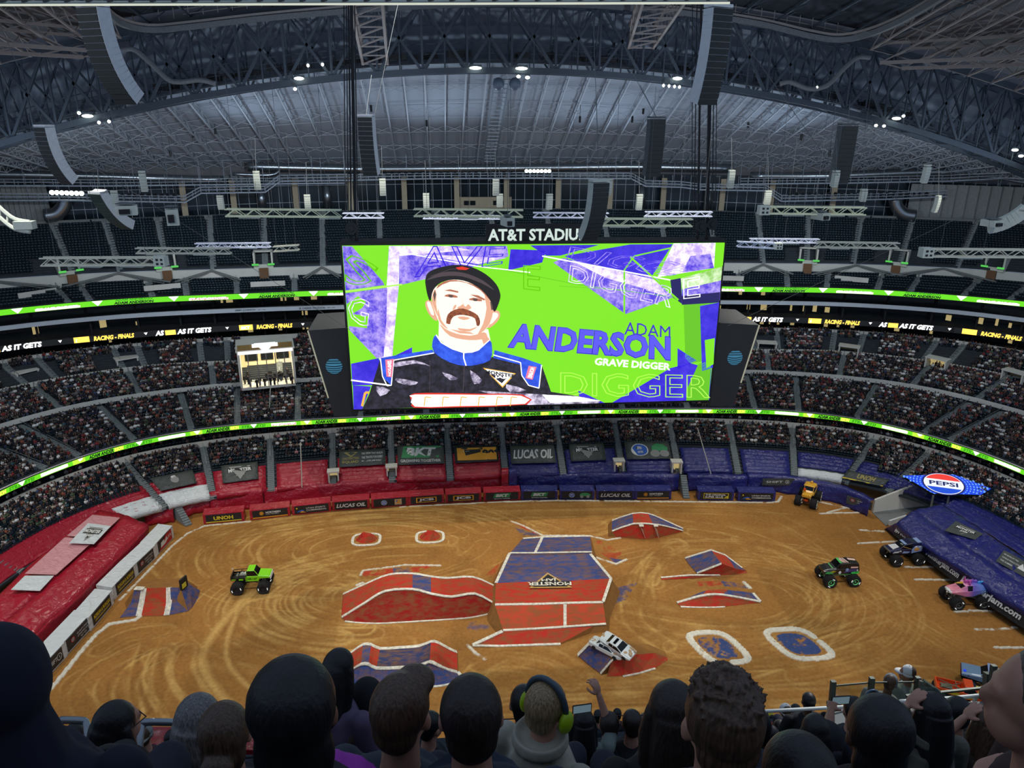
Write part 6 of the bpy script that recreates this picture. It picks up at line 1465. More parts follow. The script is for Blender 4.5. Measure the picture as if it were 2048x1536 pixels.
for dz in (0, .9): mb.tube([PD(u, v+dz*22, 60) for u, v in smooth_poly([(-20, 395), (5, 420), (30, 438), (60, 444)], 4, False)], .16, 6)
for u, v in ((0, 415), (15, 428), (30, 438), (45, 442)): mb.bar(PD(u, v, 60), PD(u, v+20, 60), .12)
mb.box(PD(50, 450, 60), (1.4, .8, .6)); sub(mb.build('cabinet_frame', m_wht), e)
SMALL = [(283, 347, 36, 60, 10, 'brightly lit'), (512, 347, 32, 66, 8, ''), (227, 387, 22, 60, 10, ''), (614, 394, 24, 70, 8, ''), (765, 362, 29, 70, 6, ''), (852, 391, 26, 74, -4, ''), (992, 363, 28, 70, 0, ''), (1000, 392, 22, 74, 0, ''), (1100, 392, 27, 74, 8, ''), (1219, 362, 28, 60, 0, ''), (1280, 393, 27, 74, 0, ''), (1465, 345, 31, 66, 0, ''), (1675, 346, 28, 60, 8, 'brightly lit'), (1730, 383, 20, 62, 0, ''), (1538, 385, 24, 80, 0, ''), (1858, 334, 32, 66, 10, ''), (1880, 395, 30, 80, 30, ''), (439, 395, 24, 80, 0, ''), (668, 455, 16, 90, 0, '')]
for i, (u, v, hp, dep, yw, q) in enumerate(SMALL[:-1]):
    hh = hp/F*dep/6*1.02; where = 'above seat block, %s' % ['beside the left-most ribs', 'left of the left hoist cables', 'over the top-left seats', 'over the left pale truss', 'right of the left hoist cables', 'left of the middle pale truss', 'centre, upper one', 'centre, lower one', 'right of the centre windows', 'behind the near pale-framed column', 'left of the right hoist cables, low', 'right of the right hoist cables', 'before the black column on the right', 'over the right pale truss', 'above the right pale truss end', 'high at the right by the duct', 'before the right metal cladding', 'near the left pale truss end'][i]
    line_array(u, v, dep, math.radians(yw), 6, .5*dep/62, hh, .35, 0, 16, m_wht, m_wht, 'small white hanging speaker column, %s' % where.replace('above seat block, ', ''), group='small white speaker columns', cable=[(u-2, v-70, dep)], name='small_hanging_speaker')
# ================================================================ lighting trusses
m_tr = mat('truss_cream', S(240, 244, 206), .5, var=.04); m_tr2 = mat('truss_white', S(216, 224, 244), .5, var=.04); m_tr3 = mat('truss_grey', S(214, 214, 196), .5, var=.04)
def truss(a, b, dep, th, m, label, lamps=(), endbox=0, hang=True):
    A_ = PD(*a, dep); B = PD(*b, dep); e = empty('lighting_truss', (A_+B)/2, label, 'truss', group=None); d = (B-A_); L_ = d.length; d.normalize(); s = Vector((-d.y, d.x, 0)).normalized()*th/2; z = Vector((0, 0, th/2))
    mb = MB()
    for o in (s+z, s-z, -s+z, -s-z): mb.bar(A_+o, B+o, .09)
    n = max(4, int(L_/(th*1.3)))
    for i in range(n):
        p = A_+d*(L_*i/n); q = A_+d*(L_*(i+1)/n); k = 1 if i % 2 else -1
        for sd in (s, -s): mb.bar(p+sd+z*k, q+sd-z*k, .05); 
        mb.bar(p+s+z*k, q-s+z*k, .05)
    sub(mb.build('truss_frame', m), e)
    for i, f in enumerate(lamps):
        mb = MB(); p = A_+d*(L_*f)-z*1.3; mb.box(p, (1.5, .3, .16), rz=math.atan2(d.y, d.x)); sub(mb.build('lamp_bar', m_wht), e)
    if endbox:
        mb = MB(); p = A_ if endbox < 0 else B; mb.box(p, (th*1.5, th*1.4, th*1.3), rz=math.atan2(d.y, d.x)); mb.mi = 1
        for dx in (-.3, .3):
            for dz in (-.28, .28): mb.box(p+Vector((dx*th, -th*.72, dz*th)), (th*.3, .05, th*.26))
        sub(mb.build('end_block', [m_wht, m_blk]), e)
    if hang:
        mb = MB()
        for f in (.12, .5, .88): p = A_+d*(L_*f)+z; mb.tube([p, p+Vector((0, 0, 9))], .012, 4)
        sub(mb.build('hanging_cable', m_wire), e)
    return e
for a, b, dep, th, m, lb, lp, eb in (
 ((452, 425), (682, 427), 56, .5, m_tr, 'cream lighting truss left of the left hoist cables', (.2, .9), 0), ((686, 431), (768, 431), 74, .45, m_tr2, 'short bluish truss right behind the left hoist cables', (), 0),
 ((828, 425), (1046, 427), 56, .5, m_tr, 'cream lighting truss above the name sign', (.5,), 0), ((846, 434), (1000, 435), 74, .3, m_tr2, 'thin bluish truss behind the cream truss above the name sign', (.3, .6), 0),
 ((1066, 430), (1217, 431), 74, .45, m_tr2, 'bluish truss behind the near pale-framed speaker column', (), 0), ((1204, 444), (1384, 445), 56, .5, m_tr, 'cream lighting truss right of the near pale-framed speaker column', (.2, .6), 0),
 ((1290, 428), (1424, 428), 74, .42, m_tr2, 'bluish truss crossing the right hoist cables', (.1, .2), 0), ((1527, 420), (1730, 422), 56, .5, m_tr, 'cream lighting truss over the right seats with a block at its end', (.3, .7), -1),
 ((84, 523), (322, 522), 50, .48, m_tr3, 'large pale truss low at the left with a block at its right end', (.4, .75), 1), ((273, 501), (462, 502), 60, .4, m_tr3, 'grey truss above and behind the large left truss', (.2, .7), 0),
 ((391, 491), (541, 490), 68, .36, m_tr2, 'white truss at the top of the stepped left group', (.7,), 0), ((547, 498), (598, 495), 64, .4, m_tr3, 'short grey truss piece left of the video board', (), 0),
 ((1474, 488), (1556, 492), 66, .42, m_tr2, 'short grey truss with a block right of the video board', (), 1), ((1499, 481), (1638, 482), 72, .34, m_tr2, 'white truss at the top of the stepped right group', (.6,), 0),
 ((1630, 489), (1797, 491), 60, .4, m_tr3, 'grey truss in the middle of the stepped right group', (.3, .8), 0), ((1852, 505), (2080, 507), 50, .48, m_tr3, 'large pale truss low at the right with a block at its left end', (.4,), -1)):
    truss(a, b, dep, th, m, lb, lp, eb)
for u, v, dep, w_, h_, nm in ((253, 420, 58, 1.5, .7, 'over the far left seats'), (345, 434, 60, .9, 1.2, 'left of the cream truss'), (1015, 443, 54, .6, .6, 'under the cream truss above the sign'), (1641, 432, 56, .7, .5, 'under the right cream truss'), (1984, 446, 60, 1.1, .5, 'near the right picture edge')):
    e = empty('hanging_projector', PD(u, v, dep), 'pale boxy projector hung %s' % nm, 'projector'); c = PD(u, v, dep); mb = MB(); mb.box(c, (w_, 1.2, h_), rz=.3); sub(mb.build('projector_case', m_wht), e); mb = MB(); mb.box(c+Vector((.1, -.7, -.05)), (w_*.5, .2, h_*.5), rz=.3); sub(mb.build('lens_hood', m_blk), e)
    mb = MB(); mb.tube([c, c+Vector((0, 0, 8))], .018, 5); mb.box(c+Vector((0, 0, h_*.7)), (w_*.8, .8, .08)); sub(mb.build('hanging_bracket', m_wire), e)
# long thin wires across the view
for i, (a, b, l) in enumerate([((800, -10, 60), (738, 285, 60), 'beside the left hoist cables'), ((1008, 0, 55), (1106, 138, 80), 'from the top light bar to the arch'), ((1472, 60, 38), (1676, 350, 60), 'from the top right speaker to a small white speaker'), ((196, 340, 62), (700, 660, 92), 'down to the left end of the video board'), ((1930, 430, 70), (1455, 652, 95), 'down to the right end of the video board')]):
    mb = MB(); mb.tube([PD(*a), PD(*b)], .022, 4); tag(mb.build('stay_wire', m_wire), 'thin taut wire running %s' % l, 'wire')
# ================================================================ roof
m_panel = mat('roof_panel', S(160, 168, 180), .85, var=.07, scale=.15); m_rib = mat('roof_rib_steel', S(176, 184, 194), .7, var=.05); m_arch = mat('arch_steel', S(66, 76, 88), .6, var=.08, scale=.3)
m_ribw = mat('warm_grey_steel', S(160, 152, 148), .7, var=.06); m_panw = mat('warm_roof_panel', S(110, 110, 114), .9, var=.1, scale=.2); m_duct = mat('galvanised_duct', S(150, 158, 164), .28, .9, var=.06)
YA = 40.0
def zb(x): return 71.4-.00178*x*x
def zt(x): return 81.6-.00155*x*x
def ringy(x, off=5.5):
    lo, hi = 0, 75
    for _ in range(30):
        m = (lo+hi)/2; p = RP('S1', m, off)
        if p.x < abs(x): lo = m
        else: hi = m
    return RP('S1', lo, off).y
ZR = 54.2
XS = [i*3.55 for i in range(-31, 32)]
def rp(x, t, d=0.0):
    yb = ringy(x); a = Vector((x, YA+3, max(zb(x)+1.2, ZR-1))); b = Vector((x, yb, ZR)); p = a.lerp(b, t); return p+Vector((0, 0, -d))
mb = MB(); vs = []
for x in XS:
    for k in range(7): vs.append(rp(x, k/6)+Vector((0, 0, .25)))
mb.add(vs, [(i*7+k, (i+1)*7+k, (i+1)*7+k+1, i*7+k+1) for i in range(len(XS)-1) for k in range(6)])
struct(mb.build('ceiling_panels', m_panel), 'pale grey roof panels between the arch and the outer wall')
mb = MB(); vs = []
for x in XS: vs += [Vector((x, YA+3.6, zt(x)+1.4)), Vector((x, YA+9, zt(x)-2.5)), rp(x, .42)+Vector((0, 0, .5))]
mb.add(vs, [(i*3+k, (i+1)*3+k, (i+1)*3+k+1, i*3+k+1) for i in range(len(XS)-1) for k in range(2)])
struct(mb.build('ceiling_shoulder', m_panel), 'roof shoulder behind the arch')
mb = MB()
for k in range(1, 7): 
    for i in range(len(XS)-1): mb.bar(rp(XS[i], k/6.5), rp(XS[i+1], k/6.5), .1)
struct(mb.build('ceiling_purlins', m_rib))
for i, x in enumerate(XS):
    mb = MB(); ln = (rp(x, 1)-rp(x, 0)).length
    if ln < 8: continue
    n = 10; a = [rp(x, k/n) for k in range(n+1)]; b = [rp(x, (k+.5)/n, 1.25) for k in range(n)]
    mb.bar(rp(x, 0, 1.25), rp(x, 1, 1.25), .26, .2); mb.bar(rp(x, 0), rp(x, 1), .14)
    for k in range(n): mb.bar(a[k], b[k], .09); mb.bar(b[k], a[k+1], .09)
    for k in range(1, n, 2):
        if i < len(XS)-1: mb.bar(b[k], rp(XS[i+1], (k+.5)/n), .07)
        if i > 0: mb.bar(b[k], rp(XS[i-1], (k+.5)/n), .07)
    struct(mb.build('ceiling_rib', m_rib))
m_duct_d = mat('edge_beam_grey', S(120, 124, 128), .7)
# great arch: two planes of lattice
NX = [i*7.2 for i in range(-15, 16)]
for y, th in ((YA-3.0, 1.0), (YA+3.0, .7)):
    mb = MB()
    for x0, x1 in zip(NX[:-1], NX[1:]):
        mb.bar((x0, y, zb(x0)), (x1, y, zb(x1)), .75*th, .9*th); mb.bar((x0, y, zt(x0)), (x1, y, zt(x1)), .75*th, .9*th)
        xm = (x0+x1)/2; zm = ((zb(xm)+zt(xm))/2)
        mb.bar((x0, y, zb(x0)), (x1, y, zt(x1)), .42*th); mb.bar((x0, y, zt(x0)), (x1, y, zb(x1)), .42*th)
    for x in NX:
        mb.bar((x, y, zb(x)), (x, y, zt(x)), .34*th)
    for x0, x1 in zip(NX[:-1], NX[1:]):
        xm = (x0+x1)/2; mb.bar((xm, y, zb(xm)), (xm, y, zt(xm)), .2*th)
    struct(mb.build('beam_arch_truss', m_arch), 'dark steel lattice of the great roof arch')
mb = MB()
for x0, x1 in zip(NX[:-1], NX[1:]):
    mb.bar((x0, YA-3, zb(x0)), (x0, YA+3, zb(x0)), .3); mb.bar((x0, YA-3, zt(x0)), (x0, YA+3, zt(x0)), .3); mb.bar((x0, YA-3, zb(x0)), (x1, YA+3, zb(x1)), .22); mb.bar((x0, YA-3, zt(x0)), (x0, YA+3, zb(x0)), .2)
    # inner walkway, pipes and rails
    for dz, w_ in ((1.6, .35), (2.7, .09), (3.3, .09), (4.2, .14)): mb.bar((x0, YA-1, zb(x0)+dz), (x1, YA-1, zb(x1)+dz), w_)
    mb.bar((x0, YA+1, zb(x0)+1.4), (x1, YA+1, zb(x1)+1.4), 1.4, .15)
    for k in range(4): f = k/4; x = x0+(x1-x0)*f; mb.bar((x, YA-1, zb(x)+1.4), (x, YA-1, zb(x)+3.3), .07)
struct(mb.build('beam_arch_walkway', m_arch))
rj = random.Random(12); mb = MB()
for k in range(60):
    x = rj.uniform(-60, 70); s_ = rj.uniform(.5, 1.6); mb.box((x, YA+rj.uniform(-1.5, 1.5), zb(x)+2.0+s_*.4), (s_*1.5, .8, s_*.7))
struct(mb.build('beam_arch_equipment', m_blk))
# roof above and before the arch: opening edge, central dark shell, end roofs with warm ribs
def fascia(pts, m, th, name):
    mb = MB(); P = [PY(u, v, y) for u, v, y in pts]; P = [Vector(p) for p in smooth_poly([tuple(p) for p in P], 5, False)]
    for a, b in zip(P[:-1], P[1:]): mb.bar(a, b, th, th*1.2)
    return struct(mb.build(name, m), 'curved pale edge beam of the roof opening')
fascia([(150, -60, 2), (200, 10, 20), (240, 46, 30), (300, 60, 34.5), (380, 54, 35.5), (520, 38, 36), (690, 23, 36), (860, 12, 36), (1030, 8, 36), (1230, 13, 36), (1400, 30, 36), (1520, 48, 36), (1620, 72, 35.5), (1680, 80, 34), (1740, 68, 29), (1810, 38, 20), (1900, -15, 5)], m_duct_d, .65, 'beam_opening_edge')
fascia([(150, -72, 2), (200, -2, 20), (240, 36, 30), (300, 50, 34.5), (380, 44, 35.5), (520, 28, 36), (690, 13, 36), (860, 2, 36), (1030, -2, 36), (1230, 3, 36), (1400, 20, 36), (1520, 38, 36), (1620, 61, 35.5), (1680, 69, 34), (1740, 57, 29), (1810, 27, 20), (1900, -27, 5)], m_ribw, .3, 'beam_opening_rail')
def ze(x, y): return zt(x)-1.2+(YA-y)*.25
for sd in (-1, 1):
    mb = MB(); xs = [sd*(60+4.5*i) for i in range(18)]; ys = [YA-4-4*i for i in range(16)]
    vs = [Vector((x, y, ze(x, y)+1.6)) for x in xs for y in ys]; n = len(ys); mb.add(vs, [(i*n+k, (i+1)*n+k, (i+1)*n+k+1, i*n+k+1) for i in range(len(xs)-1) for k in range(n-1)])
    struct(mb.build('ceiling_end_panels', m_panw))
    for i, x in enumerate(xs):
        mb = MB(); y0, y1 = ys[0], ys[-1]; nn = 12
        mb.bar((x, y0, ze(x, y0)-.6), (x, y1, ze(x, y1)-.6), .34, .26); mb.bar((x, y0, ze(x, y0)+1.4), (x, y1, ze(x, y1)+1.4), .2)
        for k in range(nn):
            ya = y0+(y1-y0)*k/nn; yb = y0+(y1-y0)*(k+.5)/nn; yc = y0+(y1-y0)*(k+1)/nn
            mb.bar((x, ya, ze(x, ya)-.6), (x, yb, ze(x, yb)+1.4), .12); mb.bar((x, yb, ze(x, yb)+1.4), (x, yc, ze(x, yc)-.6), .12)
            if i < len(xs)-1 and k % 2 == 0:
                x2 = xs[i+1]; mb.bar((x, ya, ze(x, ya)-.6), (x2, yb, ze(x2, yb)+1.4), .1); mb.bar((x, ya, ze(x, ya)-.6), (x2, ya, ze(x2, ya)-.6), .1)
        struct(mb.build('ceiling_end_rib', m_ribw))
    mb = MB()  # heavier diagonal girder
    for a, b in (((62, 36), (112, -20)), ((66, 36), (116, -20))):
        pa = Vector((sd*a[0], a[1], ze(a[0], a[1])-2.2)); pb = Vector((sd*b[0], b[1], ze(b[0], b[1])-2.2)); mb.bar(pa, pb, .55)
        mb.bar(pa+Vector((0, 0, 3)), pb+Vector((0, 0, 3)), .4)
        for k in range(12): mb.bar(pa.lerp(pb, k/12), pa.lerp(pb, (k+1)/12)+Vector((0, 0, 3)), .2)
    for k in range(13): mb.bar(Vector((sd*62, 36, ze(62, 36)-2.2)).lerp(Vector((sd*112, -20, ze(112, -20)-2.2)), k/12), Vector((sd*66, 36, ze(66, 36)-2.2)).lerp(Vector((sd*116, -20, ze(116, -20)-2.2)), k/12), .2)
    struct(mb.build('beam_end_girder', m_ribw))
mb = MB(); vs = []; ys = [37-4*i for i in range(10)]; xs = [-62+6.2*i for i in range(21)]
for x in xs:
    for y in ys: vs.append((x, y, zt(x)+1.5+(YA-y)*.16))
n = len(ys); mb.add(vs, [(i*n+k, (i+1)*n+k, (i+1)*n+k+1, i*n+k+1) for i in range(20) for k in range(n-1)]); struct(mb.build('ceiling_moving_roof', mat('moving_roof_dark', S(44, 52, 62), .9)))
mb = MB()
for x in xs:
    mb.bar((x, 37, zt(x)+.7), (x, 5, zt(x)+5.8), .25)
    for k in range(8): y = 37-4*k; mb.bar((x, y, zt(x)+.7+(37-y)*.16), (x+3.1, y-2, zt(x)+2.1+(37-y)*.16), .14)
struct(mb.build('ceiling_moving_roof_ribs', m_arch))
mb = MB()
for i in range(10): mb.bar((-58, 36.6, 81.8-.0013*58*58+.6*i*0), (-58, 36.6, 83), .1) if i == 0 else None
for x in np.arange(-54, 56, 2.2): mb.bar((x, 36.2, zt(x)+.6), (x, 36.2, zt(x)+3.0), .1)
for dz in (1.0, 1.7, 2.4): 
    for x0, x1 in zip(NX[:-1], NX[1:]):
        if abs(x0) < 56: mb.bar((x0, 36.2, zt(x0)+dz), (x1, 36.2, zt(x1)+dz), .09)
struct(mb.build('beam_edge_railing', m_ribw))
# two transverse girders dropping to the arch, with warm steel
for (a0, a1, b0, b1) in (((726, 128, 37), (775, 128, 37), (690, -40, 12), (760, -40, 12)), ((1257, 96, 37), (1306, 96, 37), (1300, -40, 12), (1400, -40, 12))):
    mb = MB(); P = [PY(*q) for q in (a0, a1, b0, b1)]; up = Vector((0, 0, 3.2))
    for s_, e_ in ((P[0], P[2]), (P[1], P[3])): mb.bar(s_, e_, .4); mb.bar(s_+up, e_+up, .35)
    for k in range(9):
        f = k/8; g_ = min(1, (k+1)/8); mb.bar(P[0].lerp(P[2], f), P[1].lerp(P[3], f), .2); mb.bar(P[0].lerp(P[2], f), P[1].lerp(P[3], g_), .2)
        for s_, e_ in ((P[0], P[2]), (P[1], P[3])): mb.bar(s_.lerp(e_, f), s_.lerp(e_, g_)+up, .18)
    struct(mb.build('beam_transverse_girder', m_ribw))
# ducts
def PR(u, v, ring, off):
    d = ray(u, v); lo, hi = 60.0, 400.0
    for _ in range(40):
        t = (lo+hi)/2; p = CAM+d*t; r = math.hypot(p[0]-OX, p[1]-OY)
        if r < float(rad(ring, pol(p), off)) : lo = t
        else: hi = t
    return Vector(CAM+d*lo)
def pipe(name, pts, r, m, label, cat='duct'):
    P = smooth_poly([tuple(p) for p in pts], 4, False); mb = MB(); mb.tube(P, r, 10); o = mb.build(name, m, smooth=True); return tag(o, label, cat)
pipe('air_duct', [PR(u, v, 'S1', 1.5) for u, v in ((495, 333), (620, 336), (750, 338), (900, 337), (1050, 336), (1200, 334), (1300, 334), (1462, 337))], .95, m_duct, 'long shiny air duct under the roof edge behind the video board')
pipe('air_duct', [PR(u, v, 'S1', 1.5) for u, v in ((-40, 348), (80, 350), (200, 353), (330, 357), (450, 360))], .8, m_duct, 'shiny air duct along the left roof edge')
pipe('air_duct', [PR(u, v, 'S1', 1.5) for u, v in ((1500, 352), (1650, 352), (1800, 346), (1930, 342), (2090, 334))], .9, m_duct, 'shiny air duct along the right roof edge')
pipe('air_duct', [PR(u, v, 'S1', -1) for u, v in ((466, 348), (540, 350), (560, 341))], .35, m_duct, 'short thin duct under the left end of the long duct')
pipe('air_duct', [PY(u, v, 36) for u, v in ((245, 100), (268, 99), (300, 125), (335, 158), (360, 164), (400, 160), (432, 168))], .4, m_duct_d, 'bent pale duct against the left of the arch')
pipe('air_duct', [PY(u, v, 36) for u, v in ((1740, 115), (1715, 115), (1690, 135), (1655, 170), (1620, 178), (1580, 164), (1560, 168))], .4, m_duct_d, 'bent pale duct against the right of the arch')
for u, l in ((120, 'far left'), (1800, 'far right')):
    s_ = -1 if u < 1000 else 1
    pipe('elbow_duct', [PR(u+s_*-10, 398, 'S1', -.5), PR(u+s_*-6, 414, 'S1', -.5), PR(u+s_*8, 428, 'S1', -.5), PR(u+s_*30, 432, 'S1', -.5)], 1.3, m_duct, 'thick shiny elbow duct at the %s gallery' % l)
for u, v in ((655, 400), (1283, 400), (524, 405), (1415, 405)):
    mb = MB(); p = PR(u, v, 'S1', 3); mb.tube([p+Vector((0, 0, 3)), p-Vector((0, 0, 1.6))], .9, 10); tag(mb.build('vertical_duct', m_duct, smooth=True), 'vertical dull duct at the gallery windows, %s' % {655: 'left of the left hoist cables', 1283: 'left of the right hoist cables', 524: 'above the left cream truss', 1415: 'behind the right hoist cables'}[u], 'duct')
# gallery windows: mullions, beige piers
ph, s = arc('S1', 4.9); mb = MB()
for d in np.arange(s[0]*.7, s[-1]*.7, 2.1):
    p = float(np.interp(d, s, ph)); mb.bar(RP('S1', p, 4.9, 43.6), RP('S1', p, 4.9, 51.8), .09)
for z in (46.0, 49.6):
    pr = np.arange(-75, 75.1, 1.5)
    for a, b in zip(pr[:-1], pr[1:]): mb.bar(RP('S1', a, 4.85, z), RP('S1', b, 4.85, z), .1)
struct(mb.build('window_mullions', m_rib), 'pale window bars of the gallery above the upper seats')
m_pier = mat('beige_pier', S(168, 156, 132), .8, var=.04)
for u in (369, 463, 586, 698, 812, 922, 1030, 1139, 1248, 1357, 1472, 1562, 1669):
    p = phi_of(PZ(u, 415, 47)); mb = MB(); a = -AN(p); mb.box(RP('S1', p, 1.6, 47.6), (1.15, .7, 7.6), rz=a); struct(mb.build('pillar_gallery', m_pier))
mb = MB(); p0_ = phi_of(PZ(925, 415, 47)); p1_ = phi_of(PZ(1035, 415, 47)); pm = (p0_+p1_)/2; mb.box(RP('S1', pm, 2.4, 45.6), (12.4, .5, 2.6), rz=-AN(pm)); struct(mb.build('wall_gallery_booth', m_pier)); mb = MB()
for k in (-4, -2.6, 2.6, 4.2): mb.box(RP('S1', pm, 2.1, 45.6)+Matrix.Rotation(-AN(pm), 3, 'Z')@Vector((k, 0, 0)), (1.2, .1, 1.0), rz=-AN(pm))
struct(mb.build('window_gallery_booth', m_glass))
# metal cladding at both gallery ends
for (a, b) in ((phi_of(PZ(-20, 430, 46)), phi_of(PZ(88, 420, 46))), (phi_of(PZ(1812, 420, 46)), phi_of(PZ(2110, 425, 46)))):
    mb = MB(); n = 12
    for i in range(n):
        p = a+(b-a)*(i+.5)/n; w_ = (RP('S1', a+(b-a)*i/n, 2)-RP('S1', a+(b-a)*(i+1)/n, 2)).length; mb.box(RP('S1', p, 2.0, 47.5), (w_*.97, .25, 7.6), rz=-AN(p)); mb.box(RP('S1', p, 2.15, 47.5), (w_*1.02, .1, 7.6), rz=-AN(p))
    struct(mb.build('wall_ribbed_cladding', mat('grey_cladding', S(128, 132, 132), .55, .2)))
mb = MB(); ring_band(mb, [('S1', 5.0, 51.5), ('S1', 5.4, 51.5), ('S1', 5.8, 56), ('S1', 5.2, 56)], -80, 80); struct(mb.build('wall_roof_edge', m_panw))
mb = MB(); vs = []
for x in NX: vs += [Vector((x, 37.3, zt(x)-.6)), Vector((x, 37.6, zt(x)+2.4))]
mb.add(vs, [(2*i, 2*i+2, 2*i+3, 2*i+1) for i in range(len(NX)-1)]); struct(mb.build('wall_opening_upstand', m_panw))
# catwalks
m_cw = mat('catwalk_steel', S(140, 150, 162), .5, .3, var=.05)
def catwalk(pts, label, wd=1.6):
    P = [PR(u, v, 'S1', -3.5) for u, v in pts]; mb = MB()
    for a, b in zip(P[:-1], P[1:]):
        L_ = (b-a).length; n = max(1, int(L_/1.5)); d = (b-a).normalized(); s_ = Vector((-d.y, d.x, 0)).normalized()*wd/2
        mb.bar(a, b, wd, .22)
        for sd in (s_, -s_):
            for h in (.6, 1.15): mb.bar(a+sd+Vector((0, 0, h)), b+sd+Vector((0, 0, h)), .09)
            for k in range(n+1): q = a.lerp(b, k/n)+sd; mb.bar(q, q+Vector((0, 0, 1.15)), .08)
        for k in range(n+1):
            if k % 4 == 0: q = a.lerp(b, k/n); mb.bar(q+s_, q+s_+Vector((0, 0, 5)), .08)
    return tag(mb.build('roof_catwalk', m_cw), label, 'catwalk')
catwalk([(-30, 400), (120, 400), (370, 404), (402, 386), (530, 384), (560, 362), (690, 360), (860, 357), (1060, 356), (1260, 357)], 'railed steel catwalk stepping along the roof edge from the left to the centre')
catwalk([(1262, 357), (1290, 372), (1362, 374), (1400, 379), (1530, 381), (1562, 402), (1660, 400), (1770, 398), (1892, 392)], 'railed steel catwalk stepping along the roof edge on the right')
catwalk([(-30, 371), (200, 372), (450, 369), (690, 366)], 'thin lighting catwalk rail across the left roof edge', .5)
catwalk([(1480, 368), (1700, 366), (1900, 362), (2090, 352)], 'thin lighting catwalk rail across the right roof edge', .5)
# rows of spotlights on the catwalk (a few lit) and dark housings
m_lens = emi('lit_lens', S(240, 250, 235), 9.0)
def lamp_row(pts, ring, off, r, lit, nm, grp, first='catwalk_floodlight'):
    for i, (u, v) in enumerate(pts):
        p = PR(u, v, ring, off); e = empty(first, p, '%s lamp on the roof catwalk, %s' % ('lit round' if lit else 'dark round', nm), 'floodlight', group=grp); d = (Vector(CAM)-p+Vector((0, 0, -40))).normalized(); Q = d.to_track_quat('Z', 'Y').to_matrix()
        mb = MB(); mb.lathe([(r*.5, -.7), (r*1.1, -.05), (r*1.1, .05)], p, n=10, R=Q); sub(mb.build('lamp_housing', m_blk), e)
        mb = MB(); mb.lathe([(r*.9, .06), (r*.85, .1)], p, n=12, R=Q); sub(mb.build('lamp_lens', m_lens if lit else m_glass), e)
lamp_row([(1053+7.6*i, 342) for i in range(7)], 'S1', -3.4, .42, True, 'centre right row of seven', 'lit lamps right of centre')
lamp_row([(104+9.8*i, 385+i*.3) for i in range(7)], 'S1', -3.4, .5, True, 'bright left row of seven', 'lit lamps at the left')
lamp_row([(700+14*i, 346) for i in range(24)], 'S1', -3.2, .38, False, 'dark row behind the video board', 'dark lamps along the centre catwalk')
lamp_row([(180+13*i, 390) for i in range(14)]+[(1580+13*i, 388) for i in range(22)], 'S1', -3.2, .38, False, 'dark row at the sides', 'dark lamps along the side catwalks')
# floodlights hung on the arch
for i, (u, v, s_, nm) in enumerate([(598, 157, 1.4, 'left of the centre girder'), (590, 178, .5, 'small, below the left one'), (616, 131, .4, 'small, in the lattice left, first'), (645, 129, .4, 'small, in the lattice left, second'), (951, 136, 1.8, 'left one of the centre pair'), (1043, 137, 1.8, 'right one of the centre pair'), (1037, 153, .6, 'small, below the centre pair, left'), (1055, 155, .7, 'small, below the centre pair, right'), (1355, 157, 1.5, 'right of centre'), (1327, 171, .35, 'in a row of four, first'), (1338, 172, .35, 'in a row of four, second'), (1349, 173, .35, 'in a row of four, third'), (1359, 174, .35, 'in a row of four, fourth'), (175, 232, 1.6, 'large at the left end'), (158, 226, .5, 'small beside the left large one'), (198, 245, .45, 'lower left, first'), (218, 243, .45, 'lower left, second'), (1634, 175, .3, 'small at the right duct'), (1793, 237, 1.5, 'large at the right end'), (1807, 232, .5, 'small above the right large one'), (1752, 251, .5, 'lower right, first'), (1768, 252, .5, 'lower right, second'), (2030, 300, 1.2, 'long at the right picture edge'), (2042, 312, .9, 'lower, at the right picture edge')]):
    p = PY(u, v, YA-4.2); e = empty('arch_floodlight', p, 'lit floodlight on the roof arch, %s' % nm, 'floodlight'); mb = MB(); mb.box(p+Vector((0, .2, .35)), (s_*1.1, .5, .35)); sub(mb.build('lamp_housing', m_arch), e)
    mb = MB(); mb.ell(p, (s_*.55, .22, .24), 12, 6); sub(mb.build('lamp_lens', m_lens, smooth=True), e)
for u, nm in ((998, 'left'), (1030, 'right')):
    pass
for u, nm in ((997, 'left'), (1030, 'right')):
    mb = MB(); p = PY(u, 168, YA+1); mb.ell(p, (1.0, 1.0, 1.05), 14, 8); tag(mb.build('round_ventilator', mat('vent_dome', S(96, 112, 132), .4), smooth=True), 'round grey-blue dome under the arch centre, %s one' % nm, 'ventilator')
# ladder walkway down the roof centre
mb = MB()
xw = PY(1003, 160, YA+4).x
for sx in (-1.2, 1.4): mb.bar(Vector((xw+sx, YA+4, zb(7)-1)), Vector((xw+sx, ringy(7)-1, ZR-1.6)), .25)
for k in range(26): f = k/25; mb.bar(Vector((xw-1.2, YA+4, zb(7)-1)).lerp(Vector((xw-1.2, ringy(7)-1, ZR-1.6)), f), Vector((xw+1.4, YA+4, zb(7)-1)).lerp(Vector((xw+1.4, ringy(7)-1, ZR-1.6)), f), .12)
struct(mb.build('ceiling_walkway', m_cw), 'ladder-like walkway down the middle of the roof')
# small cylinder heaters hung beneath the ribs
for i, (u, v) in enumerate([(430, 255), (385, 262), (853, 240), (1160, 232), (1265, 232), (1497, 243), (1603, 268), (1735, 275), (742, 210), (1287, 215), (1660, 300), (340, 300)]):
    mb = MB(); p = PY(u, v, YA+16); mb.tube([p, p-Vector((0, 0, 1.2))], .22, 6); mb.tube([p, p+Vector((0, 0, 3))], .04, 4); tag(mb.build('hanging_sensor', m_blk), 'small dark cylinder hanging below the roof ribs', 'hanging fixture', 'dark cylinders below the roof ribs')
